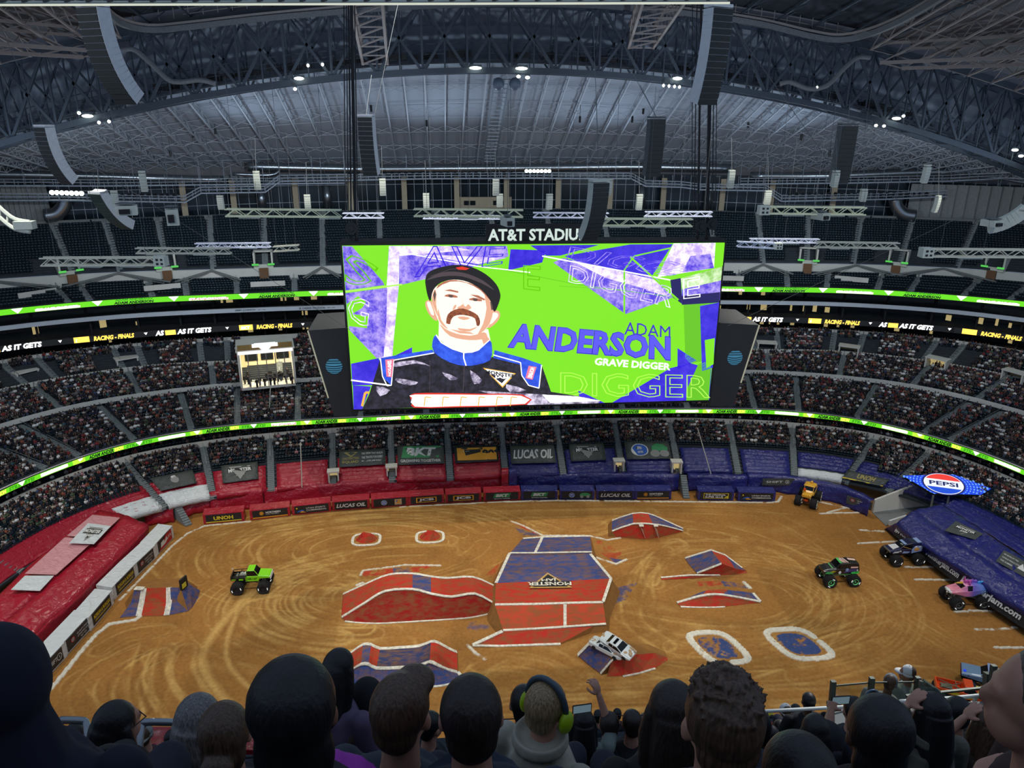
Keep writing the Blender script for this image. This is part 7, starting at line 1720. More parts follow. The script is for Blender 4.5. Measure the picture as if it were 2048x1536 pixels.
# bright light bar across the very top of the picture
e = empty('top_light_bar', PD(1024, 4, 20), 'long horizontal light bar with clamps across the very top', 'light bar'); a = PD(-120, 5.5, 20); b = PD(1460, 1, 20)
mb = MB(); mb.tube([a, b], .04, 6); sub(mb.build('bar_tube', m_wht), e); mb = MB(); mb.tube([a+Vector((0, 0, -.06)), b+Vector((0, 0, -.06))], .028, 6); sub(mb.build('glowing_tube', emi('bar_glow', S(200, 205, 190), 1.1)), e)
mb = MB()
for k in range(38): p = a.lerp(b, k/37); mb.box(p+Vector((0, 0, .05)), (.16, .08, .12))
sub(mb.build('clamp', mat('clamp_dark', S(90, 90, 84), .6)), e)
# ================================================================ monster trucks
m_tyre = mat('tyre_rubber', S(34, 34, 34), .9, var=.25, scale=2.5); m_frame = mat('chassis_dark', S(40, 42, 46), .45, .5); m_chrome = mat('chrome_shock', S(190, 190, 180), .25, .8); m_win = mat('vehicle_window', S(12, 14, 16), .1); m_strip = emi('tyre_marker_white', (1, 1, 1), .7)
def paint(n, c, **k): return mat('truck_paint_'+n, c, .3, coat=.5, var=.03, **k)
def tyre_mb(sd=1):
    mb = MB(); w_ = .55; prof = [(.42, -w_*.8), (.5, -w_), (.74, -w_), (.82, -w_*.8), (.84, -w_*.3), (.84, w_*.3), (.82, w_*.8), (.74, w_), (.5, w_), (.42, w_*.8)]
    mb.lathe(prof, (0, 0, 0), 'Y', 28)
    for k in range(20):
        a = 2*math.pi*k/20; R = Matrix.Rotation(-a, 3, 'Y')
        for s in (-1, 1):
            RR = R@Matrix.Rotation(s*.45, 3, 'Z'); mb.box(R@Vector((.85, 0, 0))+Vector((0, s*.28, 0)), (.09, .5, .11), R=R@Matrix.Rotation(s*.5, 3, 'X'))
            mb.box(R@Vector((.79, 0, 0))+Vector((0, s*.53, 0)), (.12, .08, .1), R=R)
    return mb
_ty = tyre_mb().mesh('tyre', m_tyre, False)
def rim_mesh(m_r, strips=True):
    mb = MB(); 
    for s in (-1, 1): mb.lathe([(.44, s*.30), (.47, s*.56), (.42, s*.57), (.36, s*.36), (.14, s*.34), (.1, s*.46), (.02, s*.46)], (0, 0, 0), 'Y', 20)
    for k in range(8):
        a = math.pi*k/4; R = Matrix.Rotation(-a, 3, 'Y')
        for s in (-1, 1): mb.box(R@Vector((.26, 0, 0))+Vector((0, s*.4, 0)), (.26, .06, .07), R=R)
    return mb.mesh('rim', m_r)
def strips_mesh():
    mb = MB()
    for a in (.5, .5+math.pi):
        R = Matrix.Rotation(-a, 3, 'Y')
        for s in (-1, 1): mb.box(R@Vector((.63, 0, 0))+Vector((0, s*.565, 0)), (.11, .02, .36), R=R)
    return mb.mesh('marker_strips', m_strip)
_st = strips_mesh()
# car body from stations: (x, zb, zbelt, ztop, wb, wt, flag)
def body_mb(st, y0=0.0):
    mb = MB(); rings = []
    for (x, zb_, zbt, ztp, wb, wt, fl) in st:
        half = [(wb*.86, zb_), (wb, zb_+.12), (wb, zbt-.05), (wb*.96, zbt), (wt, ztp-.07), (wt*.88, ztp)]
        rings.append([Vector((x, y, z)) for y, z in half]+[Vector((x, -y, z)) for y, z in reversed(half)])
    n = 12
    for i in range(len(rings)-1):
        fl = st[i][6]
        for k in range(n):
            j = (k+1) % n; mi = 0
            if fl in (1, 3) and k in (3, 7): mi = 1
            if fl in (2, 3) and k == 5: mi = 1
            mb.add([rings[i][k], rings[i+1][k], rings[i+1][j], rings[i][j]], [(0, 1, 2, 3)], mi)
    mb.add(rings[0], [tuple(range(n))], 0); mb.add(rings[-1], [tuple(range(n))[::-1]], 0)
    return mb
def pose(front, rear, near=1):
    """contact pixels of the near-side wheels -> centre, yaw. near=+1: near side is the truck's left (+y)"""
    a = PZ(*front); b = PZ(*rear); d = a-b; yaw = math.atan2(d.y, d.x); c = (a+b)/2; l = Vector((-math.sin(yaw), math.cos(yaw), 0)); c = c-l*near*1.3
    return Vector((c.x, c.y, 0.0)), yaw
def monster(label, loc, yaw, bodyf, rimm, framem=None, gl=None, steer=0.0):
    e = empty('monster_truck', loc, label, 'monster truck', rz=yaw); rm = rim_mesh(rimm)
    for x in (1.83, -1.83):
        for y in (1.3, -1.3):
            o = link_mesh('wheel', _ty, e, (x, y, .86), rot=(0, rng.uniform(0, 3), steer if x > 0 else 0)); link_mesh('rim', rm, o); link_mesh('marker_strips', _st, o)
    fm = framem or m_frame; mb = MB()
    for y in (.45, -.45):
        mb.tube([(-2.3, y, 1.75), (-1.2, y, 1.35), (1.2, y, 1.35), (2.3, y, 1.75)], .07, 6); mb.tube([(-2.1, y, 2.1), (-.9, y, 1.9), (.9, y, 1.9), (2.0, y, 2.05)], .06, 6)
        for x in (-2.1, -1.2, -.4, .4, 1.2, 2.0): mb.bar((x, y, 1.4+.3*(abs(x) > 1.5)), (x+.2, y, 2.0), .07)
        mb.tube([(-1.8, y, .9), (0, y*.6, 1.25)], .05, 6); mb.tube([(1.8, y, .9), (0, y*.6, 1.25)], .05, 6)
    for x in (-2.1, -.7, .7, 2.1): mb.bar((x, -.45, 1.5), (x, .45, 1.5), .08)
    mb.box((0, 0, 1.25), (1.2, .5, .35)); mb.bar((-1.8, 0, .9), (1.8, 0, 1.2), .14); mb.build('chassis_frame', fm, e)
    for x in (1.83, -1.83):
        mb = MB(); mb.tube([(x, -1.0, .86), (x, 1.0, .86)], .14, 8); mb.ell((x, 0, .88), (.34, .3, .32), 10, 6); mb.build('axle', fm, e)
        for y in (.75, -.75):
            for dx in (-.3, .3):
                mb = MB(); mb.tube([(x+dx, y, .95), (x+dx*.4, y*.75, 1.75)], .075, 8); mb.tube([(x+dx*.4, y*.75, 1.75), (x+dx*.2, y*.7, 2.05)], .045, 6); mb.build('shock_absorber', m_chrome, e)
    bodyf(e); return e
def patch(mb, pts, mi, side, y, lift=.02):
    """side decal polygon in (x,z)"""
    mb.poly([Vector((x, side*(y+lift), z)) for x, z in pts], mi)
def driver(e, x=.1, z=2.3, col=(.5, .1, .08)):
    mb = MB(); mb.ell((x, .0, z), (.16, .16, .18), 10, 8); mb.ell((x-.05, 0, z-.45), (.2, .28, .34), 10, 8)
    o = mb.build('driver_helmet_and_suit', mat('driver_red', S(190, 60, 50), .5), e)
# 1 bright green pickup
P_LIME = paint('lime', S(134, 226, 22)); P_BLACK = paint('black', S(20, 20, 22)); P_WHITE = paint('white', S(224, 226, 224))
def b_pickup(e):
    st = [(-.45, 1.7, 2.55, 2.55, .98, .9, 0), (-.42, 1.62, 2.55, 3.28, .98, .82, 1), (-.3, 1.6, 2.55, 3.36, .98, .82, 1), (.62, 1.6, 2.55, 3.36, .98, .8, 3), (1.15, 1.62, 2.56, 2.62, .98, .9, 0), (1.3, 2.02, 2.54, 2.58, .98, .92, 0), (2.55, 2.05, 2.44, 2.5, .98, .9, 0), (2.75, 2.05, 2.36, 2.4, .95, .86, 0)]
    body_mb(st).build('cab', [P_LIME, m_win], e)
    mb = MB(); mb.box((2.78, 0, 2.22), (.06, 1.85, .3)); mb.box((2.82, 0, 2.0), (.1, 1.9, .1)); mb.build('white_grille', P_WHITE, e)
    mb = MB()
    for y in (.92, -.92):
        mb.box((-1.6, y, 2.05), (2.2, .06, .32)); mb.bar((-2.7, y, 2.5), (-.5, y, 2.62), .07); mb.bar((-2.7, y, 2.0), (-2.7, y, 2.5), .07); mb.bar((-1.7, y, 2.0), (-1.5, y, 2.56), .06)
    mb.box((-2.7, 0, 2.1), (.06, 1.85, .4)); mb.box((-1.6, 0, 1.85), (2.2, 1.7, .06)); mb.bar((-2.7, .92, 2.5), (-2.7, -.92, 2.5), .07); mb.build('open_bed', P_BLACK, e)
    mb = MB(); mb.box((-1.2, 0, 2.1), (.9, .6, .4)); mb.lathe([(.2, -.5), (.2, .5)], (-2.0, 0, 2.1), 'Y', 10)
    for y in (.3, -.3):
        for x in (-1.5, -1.3, -1.1, -.9): mb.tube([(x, y*.6, 2.25), (x, y*1.4, 2.45)], .05, 6)
    mb.build('engine', m_chrome, e)
    mb = MB()
    for s in (1, -1):
        patch(mb, [(-2.6, 1.98), (-2.0, 1.98), (-1.95, 2.1), (-2.6, 2.12)], 0, s, .96); patch(mb, [(-1.6, 1.92), (-.95, 1.9), (-1.0, 2.14), (-1.55, 2.16)], 0, s, .96)
        for k in range(4): patch(mb, [(-.62, 1.7+.2*k), (-.5, 1.7+.2*k), (-.5, 1.86+.2*k), (-.62, 1.86+.2*k)], 0, s, .98)
    mb.build('green_side_patches', P_LIME, e)
    mb = MB()
    for s in (1, -1): put_text(mb, 'NR-167', (-.35*1 if s < 0 else 1.0, s*1.0, 1.95), Vector((1 if s < 0 else -1, 0, 0)), Vector((0, 0, 1)), width=1.3, height=.32, bold=.03)
    mb.build('door_lettering', mat('print_dark_green', S(30, 80, 16), .5), e)
    mb = MB(); mb.bar((-2.7, .85, 2.4), (-2.8, .9, 2.85), .04); mb.box((-2.8, .88, 2.75), (.2, .02, .14)); mb.build('flag', P_WHITE, e); driver(e, .15, 2.75)
l_, y_ = pose((529, 1184.5), (475.5, 1187), -1); monster('lime green monster pickup with open black bed, alone left of the jumps', l_, y_, b_pickup, mat('rim_black', S(26, 26, 30), .4))
# 2 green ghostly panel van
P_G = paint('mid_green', S(80, 185, 90)); P_G2 = paint('neon_green', S(80, 240, 100)); P_Y = paint('flame_yellow', S(210, 200, 50)); P_V = paint('violet', S(70, 60, 120)); P_PK = paint('pale_pink', S(245, 205, 190)); P_TEAL = paint('pale_blue', S(130, 160, 200))
def b_van(e):
    st = [(-2.6, 1.9, 2.5, 3.1, .98, .7, 0), (-2.45, 1.75, 2.55, 3.35, 1.0, .84, 0), (-1.2, 1.72, 2.6, 3.5, 1.02, .86, 0), (.35, 1.7, 2.6, 3.42, 1.02, .84, 3), (.95, 1.7, 2.62, 2.75, 1.02, .9, 0), (1.15, 1.75, 2.5, 2.68, 1.02, .86, 0), (2.1, 1.8, 2.3, 2.55, 1.0, .8, 0), (2.65, 1.85, 2.2, 2.3, .92, .7, 0)]
    body_mb(st).build('body', [P_BLACK, m_win], e)
    mb = MB()
    for s in (1, -1):
        patch(mb, [(2.6, 1.95), (2.0, 1.85), (1.2, 1.9), (1.5, 2.1), (1.0, 2.2), (1.6, 2.3), (2.3, 2.25)], 0, s, 1.0); patch(mb, [(1.9, 2.2), (1.2, 2.5), (1.4, 2.3), (.9, 2.35), (1.3, 2.15)], 1, s, 1.04)
        patch(mb, [(.6, 1.8), (-1.4, 1.8), (-2.4, 2.2), (-2.4, 2.0), (-1.2, 1.72), (.6, 1.72)], 0, s, 1.03); patch(mb, [(-1.5, 1.78), (-2.5, 1.78), (-2.55, 2.2), (-1.9, 2.25), (-1.3, 2.0)], 2, s, 1.03)
        patch(mb, [(-.1, 2.0), (-2.2, 2.15), (-2.2, 2.6), (-.6, 2.6)], 3, s, 1.03); patch(mb, [(-1.2, 2.72), (-2.3, 2.7), (-2.3, 2.95), (-1.2, 2.98)], 4, s, .97)
        mb.ell((.35, s*1.02, 2.05), (.22, .05, .26), 10, 6, mi=5); mb.ell((-.7, s*1.03, 2.45), (.26, .04, .3), 10, 6, mi=6)
        mb.ell((-2.2, s*1.02, 2.35), (.2, .04, .16), 8, 5, mi=5)
    for x in (-.3, .0, -.65): mb.quad((x, -.6, 3.49), (x+.22, -.7, 3.48), (x-.1, .6, 3.49), (x-.32, .7, 3.49), 4)
    mb.quad((.4, -.7, 3.46), (.05, -.75, 3.5), (.05, .75, 3.5), (.4, .7, 3.46), 0); mb.quad((-1.2, -.5, 3.54), (-2.3, -.4, 3.42), (-2.3, .1, 3.42), (-1.2, 0, 3.54), 4)
    mb.quad((2.5, -.6, 2.36), (1.3, -.7, 2.68), (1.3, .7, 2.68), (2.5, .6, 2.36), 0)
    mb.build('painted_artwork', [P_G, P_Y, P_G2, P_V, P_PK, P_WHITE, P_TEAL], e)
    mb = MB()
    for y in (.6, -.6): mb.box((-2.55, y, 2.45), (.14, .3, .3)); mb.box((2.6, y, 2.15), (.1, .28, .2))
    mb.build('lamps', P_WHITE, e)
l_, y_ = pose((1658, 1172.5), (1706, 1170.5), 1); monster('black and green van-bodied monster truck with neon green rims', l_, y_, b_van, mat('rim_green', S(120, 235, 140), .4), mat('chassis_pale_green', S(150, 170, 130), .5, .3))
# 3 black, white and blue pickup-van
P_NV = paint('navy', S(26, 30, 66)); P_LB = paint('ice_blue', S(150, 172, 214)); P_OR = paint('orange', S(222, 160, 70)); P_OP = paint('hot_orange', S(236, 84, 30))
def b_wagon(e):
    st = [(-2.65, 1.95, 2.4, 3.0, .98, .75, 0), (-2.4, 1.75, 2.5, 3.38, 1.0, .82, 0), (-.7, 1.7, 2.55, 3.42, 1.0, .84, 1), (.5, 1.7, 2.55, 3.2, 1.0, .8, 3), (1.15, 1.72, 2.5, 2.68, 1.0, .88, 0), (2.0, 1.85, 2.38, 2.52, 1.0, .84, 0), (2.75, 1.9, 2.28, 2.36, .92, .8, 0)]
    body_mb(st).build('body', [P_NV, m_win], e); mb = MB()
    mb.quad((.55, -.66, 3.24), (-2.3, -.7, 3.45), (-2.3, .7, 3.45), (.55, .66, 3.24), 0); mb.quad((2.3, -.7, 2.5), (1.2, -.5, 2.72), (1.2, .5, 2.72), (2.3, .7, 2.5), 1)
    for s in (1, -1):
        patch(mb, [(-.6, 1.8), (-2.2, 2.1), (-2.4, 3.0), (-1.2, 3.1), (-.6, 2.6)], 0, s, 1.0); mb.ell((-1.4, s*1.03, 2.45), (.45, .04, .28), 10, 6, mi=2); mb.ell((-1.2, s*1.02, 2.85), (.3, .05, .16), 8, 5, mi=1); mb.ell((-1.9, s*1.0, 2.85), (.25, .05, .15), 8, 5, mi=1)
        patch(mb, [(.9, 1.9), (.0, 1.85), (-.4, 2.1), (.7, 2.25)], 0, s, 1.0); patch(mb, [(2.5, 2.0), (1.6, 2.0), (1.2, 2.3), (2.2, 2.25)], 1, s, 1.0); patch(mb, [(1.5, 2.3), (1.0, 2.1), (1.2, 2.45)], 1, s, 1.01)
        mb.bar((-.6, s*.95, 2.5), (.9, s*.9, 3.0), .06, mi=2)
    mb.build('painted_artwork', [P_LB, P_WHITE, P_OR], e); mb = MB(); mb.box((2.8, 0, 2.2), (.08, 1.7, .22)); mb.box((.72, .3, 3.08), (.3, .5, .08)); mb.build('front_bar', mat('bar_grey', S(130, 140, 130), .4), e); driver(e, .2, 2.6)
l_, y_ = pose((1791, 1131), (1835, 1128), 1); monster('navy and white monster truck with animal artwork beside the black web banner', l_, y_, b_wagon, mat('rim_dark', S(60, 64, 66), .4))
# 4 pink to violet truck with horn and mane fin
def gradm():
    m = bpy.data.materials.new('truck_paint_pink_to_violet'); m.use_nodes = True; nt = m.node_tree; N = nt.nodes; L = nt.links; b = N['Principled BSDF']; b.inputs['Roughness'].default_value = .3; b.inputs['Coat Weight'].default_value = .5
    tc = N.new('ShaderNodeTexCoord'); sp_ = N.new('ShaderNodeSeparateXYZ'); mr = N.new('ShaderNodeMapRange'); mr.inputs[1].default_value = -2.4; mr.inputs[2].default_value = 1.6; r = N.new('ShaderNodeValToRGB')
    r.color_ramp.elements[0].color = (*S(90, 150, 220), 1); r.color_ramp.elements[1].color = (*S(236, 140, 160), 1); a = r.color_ramp.elements.new(.5); a.color = (*S(130, 110, 205), 1); a = r.color_ramp.elements.new(.68); a.color = (*S(222, 132, 186), 1)
    L.new(tc.outputs['Object'], sp_.inputs[0]); L.new(sp_.outputs[0], mr.inputs[0]); L.new(mr.outputs[0], r.inputs[0]); L.new(r.outputs[0], b.inputs['Base Color']); return m
P_GR = gradm()
def b_uni(e):
    st = [(-2.65, 2.2, 2.6, 2.85, .7, .5, 0), (-2.3, 2.1, 2.7, 3.1, .95, .6, 0), (-1.5, 2.1, 2.8, 3.3, 1.05, .7, 0), (-.7, 1.75, 2.7, 3.4, 1.05, .75, 0), (-.25, 1.65, 2.6, 3.4, 1.05, .78, 1), (.45, 1.65, 2.6, 3.35, 1.05, .75, 0), (.7, 1.7, 2.6, 3.2, 1.05, .74, 2), (1.25, 1.85, 2.55, 2.85, 1.02, .72, 0), (2.1, 2.05, 2.4, 2.6, .95, .7, 0), (2.6, 2.1, 2.3, 2.4, .82, .55, 0)]
    body_mb(st).build('body', [P_GR, m_win], e, smooth=False)
    mb = MB(); mb.ell((2.45, 0, 2.2), (.42, .88, .26), 14, 8); mb.build('pale_nose', P_WHITE, e, smooth=True)
    mb = MB()
    for y in (.35, -.35): mb.ell((2.78, y, 2.26), (.08, .09, .07), 8, 5)
    mb.build('nostril', P_BLACK, e); mb = MB(); mb.lathe([(.17, 0), (.12, .5), (.02, 1.15)], (.75, 0, 3.35), 'X', 10); mb.build('golden_horn', paint('gold', S(238, 190, 60)), e, smooth=True)
    for y in (.55, -.55): mb = MB(); mb.lathe([(.2, 0), (.12, .3), (.02, .7)], (.1, y, 3.3), 'Z', 8); mb.build('ear', paint('magenta', S(200, 80, 170)), e, smooth=True)
    mb = MB()
    for k, (x, z, r_) in enumerate(((.25, 3.55, .3), (-.2, 3.6, .28), (-.65, 3.55, .28), (-1.1, 3.5, .26), (-1.6, 3.4, .26), (-2.1, 3.25, .28), (-2.5, 3.0, .24))): mb.ell((x, .12*math.sin(k*2), z), (r_*1.2, r_*.6, r_), 10, 7, mi=min(2, k//2))
    mb.build('mane_fin', [paint('magenta', S(200, 80, 170)), paint('purple', S(140, 90, 200)), paint('sky', S(60, 160, 230))], e, smooth=True)
    mb = MB()
    for y in (.98, -.98):
        for k in range(6): a = .5+k*.42; mb.box((-1.83+1.0*math.cos(a), y, 1.95+.55*math.sin(a)), (.14, .12, .12))
    mb.build('wheel_arch_studs', P_WHITE, e); driver(e, .5, 2.75)
l_, y_ = pose((1911, 1217.5), (1963, 1216), 1); monster('pink and violet monster truck with golden horn and coloured mane fin', l_, y_, b_uni, mat('rim_grey', S(110, 116, 110), .4), mat('chassis_silver', S(140, 140, 130), .4, .5))
# 5 yellow-orange truck far right
P_AM = paint('amber', S(236, 176, 56))
def b_bull(e):
    st = [(-2.3, 2.0, 2.5, 2.75, .9, .7, 0), (-1.2, 1.8, 2.6, 2.9, .98, .8, 0), (-.9, 1.75, 2.6, 3.45, .98, .84, 1), (.45, 1.75, 2.6, 3.4, .98, .82, 3), (.95, 1.8, 2.5, 2.7, .98, .8, 0), (1.3, 2.0, 2.35, 2.5, .8, .62, 0), (2.5, 2.0, 2.3, 2.4, .78, .6, 0)]
    body_mb(st).build('body', [P_AM, m_win], e); mb = MB(); mb.hexa([(-1.0, -.95, 3.42), (.7, -.95, 3.38), (.7, .95, 3.38), (-1.0, .95, 3.42), (-.8, -.6, 3.6), (.45, -.6, 3.56), (.45, .6, 3.56), (-.8, .6, 3.6)]); mb.build('roof_hood', P_AM, e)
    mb = MB()
    for y in (.55, -.55): mb.ell((2.3, y, 2.35), (.3, .26, .22), 10, 6)
    mb.build('front_bumper_rings', P_AM, e, smooth=True); mb = MB(); mb.ell((-.6, .1, 3.75), (.3, .25, .25), 8, 6); mb.build('roof_knob', P_AM, e, smooth=True)
    mb = MB(); mb.box((1.2, -.6, 2.85), (.4, .35, .3)); mb.box((1.9, 0, 1.3), (.5, .6, .35)); mb.build('red_parts', P_OP, e)
l_, y_ = pose((1624.5, 1016), (1641, 1007), 1); 
a_ = PZ(1624.5, 1016); b_ = PZ(1597, 1009); ax_ = (a_-b_); yaw_ = math.atan2(ax_.y, ax_.x)-math.pi/2; mid = (a_+b_)/2; fwd = Vector((math.cos(yaw_), math.sin(yaw_), 0)); monster('amber and black monster truck against the blue wall at the far right', mid-fwd*1.83, yaw_, b_bull, mat('rim_cream', S(220, 214, 180), .4), mat('chassis_dark_red', S(70, 34, 32), .5))
# 6 orange flame pickup, 7 pale blue finned car-bodied truck, near the right rail
def b_flame(e):
    st = [(.0, 1.65, 2.5, 2.55, 1.0, .88, 0), (.04, 1.62, 2.5, 3.25, 1.0, .8, 1), (.95, 1.6, 2.5, 3.28, 1.0, .8, 3), (1.5, 1.65, 2.5, 2.62, 1.0, .86, 0), (2.2, 1.9, 2.4, 2.5, .98, .82, 0), (2.8, 1.95, 2.3, 2.36, .92, .78, 0)]
    body_mb(st).build('cab', [P_OP, m_win], e); mb = MB()
    for y in (.95, -.95): mb.box((-1.35, y, 2.2), (2.7, .1, .55))
    mb.box((-2.7, 0, 2.2), (.12, 1.95, .6)); mb.box((-1.3, 0, 1.9), (2.6, 1.8, .06)); mb.build('open_bed', P_OP, e)
    mb = MB(); mb.box((-1.6, 0, 2.1), (1.2, .8, .35)); mb.bar((-2.4, .7, 2.4), (-.1, -.5, 2.6), .07); mb.bar((-2.4, -.7, 2.4), (-.1, .5, 2.6), .07); mb.bar((-.6, -.8, 2.5), (-.6, .8, 2.5), .08); mb.build('bed_frame', mat('bed_olive', S(110, 112, 90), .6), e)
    mb = MB()
    for s in (1, -1):
        patch(mb, [(-.6, 1.95), (-2.3, 2.1), (-1.5, 2.2), (-.3, 2.35)], 0, s, 1.0); patch(mb, [(.4, 1.8), (-.2, 2.2), (.9, 2.4), (.7, 2.1), (1.2, 2.0)], 0, s, 1.0)
        mb.quad((2.7, s*.35, 2.42), (1.4, s*.3, 2.66), (1.4, s*.75, 2.64), (2.5, s*.7, 2.46), 0)
    mb.build('yellow_flames', P_Y, e)
def set_by(px_a, za, xa, px_b, zb_, xb):
    a = PZ(*px_a, za); b = PZ(*px_b, zb_); d = b-a; d.z = 0; yaw = math.atan2(d.y, d.x)+(0 if xb > xa else math.pi); f = (0-xa)/(xb-xa); c = a.lerp(b, f); return Vector((c.x, c.y, 0)), yaw
l_, y_ = set_by((1886, 1366), 2.5, -2.7, (1957, 1382), 2.5, 2.2); monster('orange flame-painted monster pickup with open bed behind the near right rail', l_, y_, b_flame, mat('rim_dark', S(60, 64, 66), .4))
P_STB = paint('steel_blue', S(120, 150, 178)); P_AQ = paint('aqua', S(150, 200, 205))
def b_fin(e):
    st = [(-3.0, 2.1, 2.3, 2.35, .5, .35, 0), (-2.2, 1.95, 2.5, 2.6, 1.0, .8, 0), (-1.0, 1.8, 2.6, 2.85, 1.1, .85, 1), (-.6, 1.75, 2.6, 3.35, 1.1, .8, 1), (.3, 1.75, 2.6, 3.3, 1.1, .8, 3), (.95, 1.8, 2.55, 2.7, 1.1, .9, 0), (1.9, 1.9, 2.45, 2.55, 1.15, 1.0, 0), (2.9, 1.95, 2.35, 2.4, 1.15, 1.0, 0)]
    body_mb(st).build('body', [P_STB, m_win], e); mb = MB(); mb.prism([(-.5, -.9, 3.36), (.35, -.9, 3.32), (.35, .9, 3.32), (-.5, .9, 3.36), (-.8, 0, 3.4)], (0, 0, .06)); mb.build('roof_panel', P_LB, e)
    mb = MB()
    for y in (.85, -.85): mb.prism([(-2.9, y, 2.3), (-.9, y, 2.7), (-.8, y, 3.1), (-3.1, y, 2.7)], (0, .07, 0))
    mb.build('tail_fin', P_AQ, e); mb = MB(); mb.box((2.93, 0, 2.15), (.08, 2.2, .22)); mb.ell((2.2, 1.12, 2.3), (.12, .05, .1), 8, 5); mb.build('grille', mat('grille_dark_red', S(90, 40, 46), .4), e)
    mb = MB(); mb.ell((2.6, .6, 2.55), (.16, .16, .12), 8, 5); mb.build('blue_beacon', emi('beacon_blue', S(30, 60, 230), 1), e); driver(e, .0, 2.75)
l_, y_ = set_by((1935, 1338), 2.4, 2.8, (2024, 1363), 2.4, -2.8); monster('pale steel-blue finned monster truck beyond the orange one at the right', l_, y_, b_fin, mat('rim_dark', S(60, 64, 66), .4))
# crushed sedans
P_CW = paint('car_white', S(224, 228, 226)); P_DIRT = mat('caked_dirt', S(190, 160, 124), .95, var=.2, scale=5)
def sedan(label, px, z, yaw, pitch, roll):
    e = empty('crushed_car', PZ(*px, z), label, 'car'); e.rotation_euler = (roll, pitch, yaw)
    st = [(-2.3, .35, .75, .8, .75, .7, 0), (-2.1, .2, .78, .84, .85, .74, 0), (-1.35, .2, .82, .9, .88, .74, 2), (-.85, .2, .82, 1.22, .88, .66, 1), (.3, .2, .82, 1.24, .88, .66, 3), (1.0, .2, .8, .88, .88, .76, 0), (1.95, .22, .66, .74, .85, .74, 0), (2.25, .3, .55, .6, .74, .64, 0)]
    rr3 = random.Random(label); b = body_mb(st); b.v = [(x+rr3.uniform(-.05, .05), y+rr3.uniform(-.05, .05), zz+rr3.uniform(-.06, .05)) for x, y, zz in b.v] if False else b.v
    b.build('body', [P_CW, m_win], e); mb = MB()
    mb.box((-.25, 0, 1.26), (.35, .9, .04)); mb.build('roof_opening', m_win, e)
    for y in (.86, -.86): mb = MB(); mb.bar((-.3, y*.9, .82), (-.22, y*.77, 1.22), .07); mb.build('door_pillar', P_CW, e)
    for x in (-1.45, 1.45):
        for y in (.78, -.78): mb = MB(); mb.lathe([(.1, -.1), (.3, -.11), (.31, .11), (.1, .1)], (x, y, .28), 'Y', 14); mb.build('wheel', m_tyre, e)
    mb = MB()
    for k in range(14): mb.ell((rr3.uniform(1.3, 2.3)*rr3.choice((1, -1)), rr3.uniform(-.7, .7), .8), (.22, .18, .1), 6, 4)
    mb.build('caked_dirt', P_DIRT, e)
sedan('white crushed sedan, lower of the two on the blue ramp', (1214, 1303), 2.0, math.radians(-42), .06, -.05)
sedan('white crushed sedan lying across the other one on the ramp', (1236, 1297), 2.9, math.radians(-48), .12, .28)
# ================================================================ nearest audience, rails and platform
def remesh(o, vx, sm=6):
    m = o.modifiers.new('r', 'REMESH'); m.mode = 'VOXEL'; m.voxel_size = vx; m.use_smooth_shade = True; s = o.modifiers.new('s', 'SMOOTH'); s.iterations = sm; s.factor = .5
    dg = bpy.context.evaluated_depsgraph_get(); dg.update(); me = bpy.data.meshes.new_from_object(o.evaluated_get(dg)); o.modifiers.clear(); old = o.data; o.data = me; bpy.data.meshes.remove(old); return o
def hairmat(n, c, fibre=True):
    k = 'hair_'+n
    if k in _mc: return _mc[k]
    m = bpy.data.materials.new(k); m.use_nodes = True; nt = m.node_tree; N = nt.nodes; L = nt.links; b = N['Principled BSDF']; b.inputs['Roughness'].default_value = .45
    tc = N.new('ShaderNodeTexCoord'); mp = N.new('ShaderNodeMapping'); mp.inputs['Scale'].default_value = (90, 90, 6); z = N.new('ShaderNodeTexNoise'); z.inputs['Scale'].default_value = 1.5; z.inputs['Detail'].default_value = 4; L.new(tc.outputs['Object'], mp.inputs[0]); L.new(mp.outputs[0], z.inputs[0])
    r = N.new('ShaderNodeValToRGB'); r.color_ramp.elements[0].position = .35; r.color_ramp.elements[1].position = .68; r.color_ramp.elements[0].color = (*[x*.55 for x in c], 1); r.color_ramp.elements[1].color = (*[min(1, x*1.5) for x in c], 1); L.new(z.outputs['Fac'], r.inputs[0]); L.new(r.outputs[0], b.inputs['Base Color'])
    bp = N.new('ShaderNodeBump'); bp.inputs['Strength'].default_value = .5; bp.inputs['Distance'].default_value = .004; L.new(z.outputs['Fac'], bp.inputs['Height']); L.new(bp.outputs[0], b.inputs['Normal']); _mc[k] = m; return m
HC = {'black': S(24, 22, 24), 'dark brown': S(44, 34, 30), 'brown': S(84, 62, 46), 'blond': S(150, 126, 92), 'grey': S(112, 108, 106), 'grey-brown': S(96, 82, 72)}
SKN = {'light': S(190, 140, 118), 'tan': S(150, 104, 80), 'brown': S(96, 66, 50)}
def hand(mb, c, R, s=1.0, curl=.5, side=1):
    """palm with four unequal fingers and a side thumb; local x across the palm, z along the fingers"""
    c = Vector(c); V = lambda x, y, z: c+R@Vector((x*s, y*s, z*s)); mb.ell(V(0, 0, .045), (.043*s, .018*s, .05*s), 10, 6, R=R)
    for i, ln in enumerate((.066, .076, .07, .054)):
        x = (-.032+.0213*i)*side; a = curl*(1+.12*i); mb.tube([V(x*.9, 0, .07), V(x*1.1, -.004, .07+ln*.4), V(x*1.18, -.004-ln*.3*a, .07+ln*.75), V(x*1.2, -.004-ln*.75*a, .07+ln*(1-.25*a))], [.0105*s, .0098*s, .009*s, .0075*s], 7)
    mb.tube([V(-.03*side, 0, .02), V(-.056*side, -.012, .045), V(-.066*side, -.028, .07), V(-.064*side, -.04, .088)], [.014*s, .0125*s, .011*s, .009*s], 7)
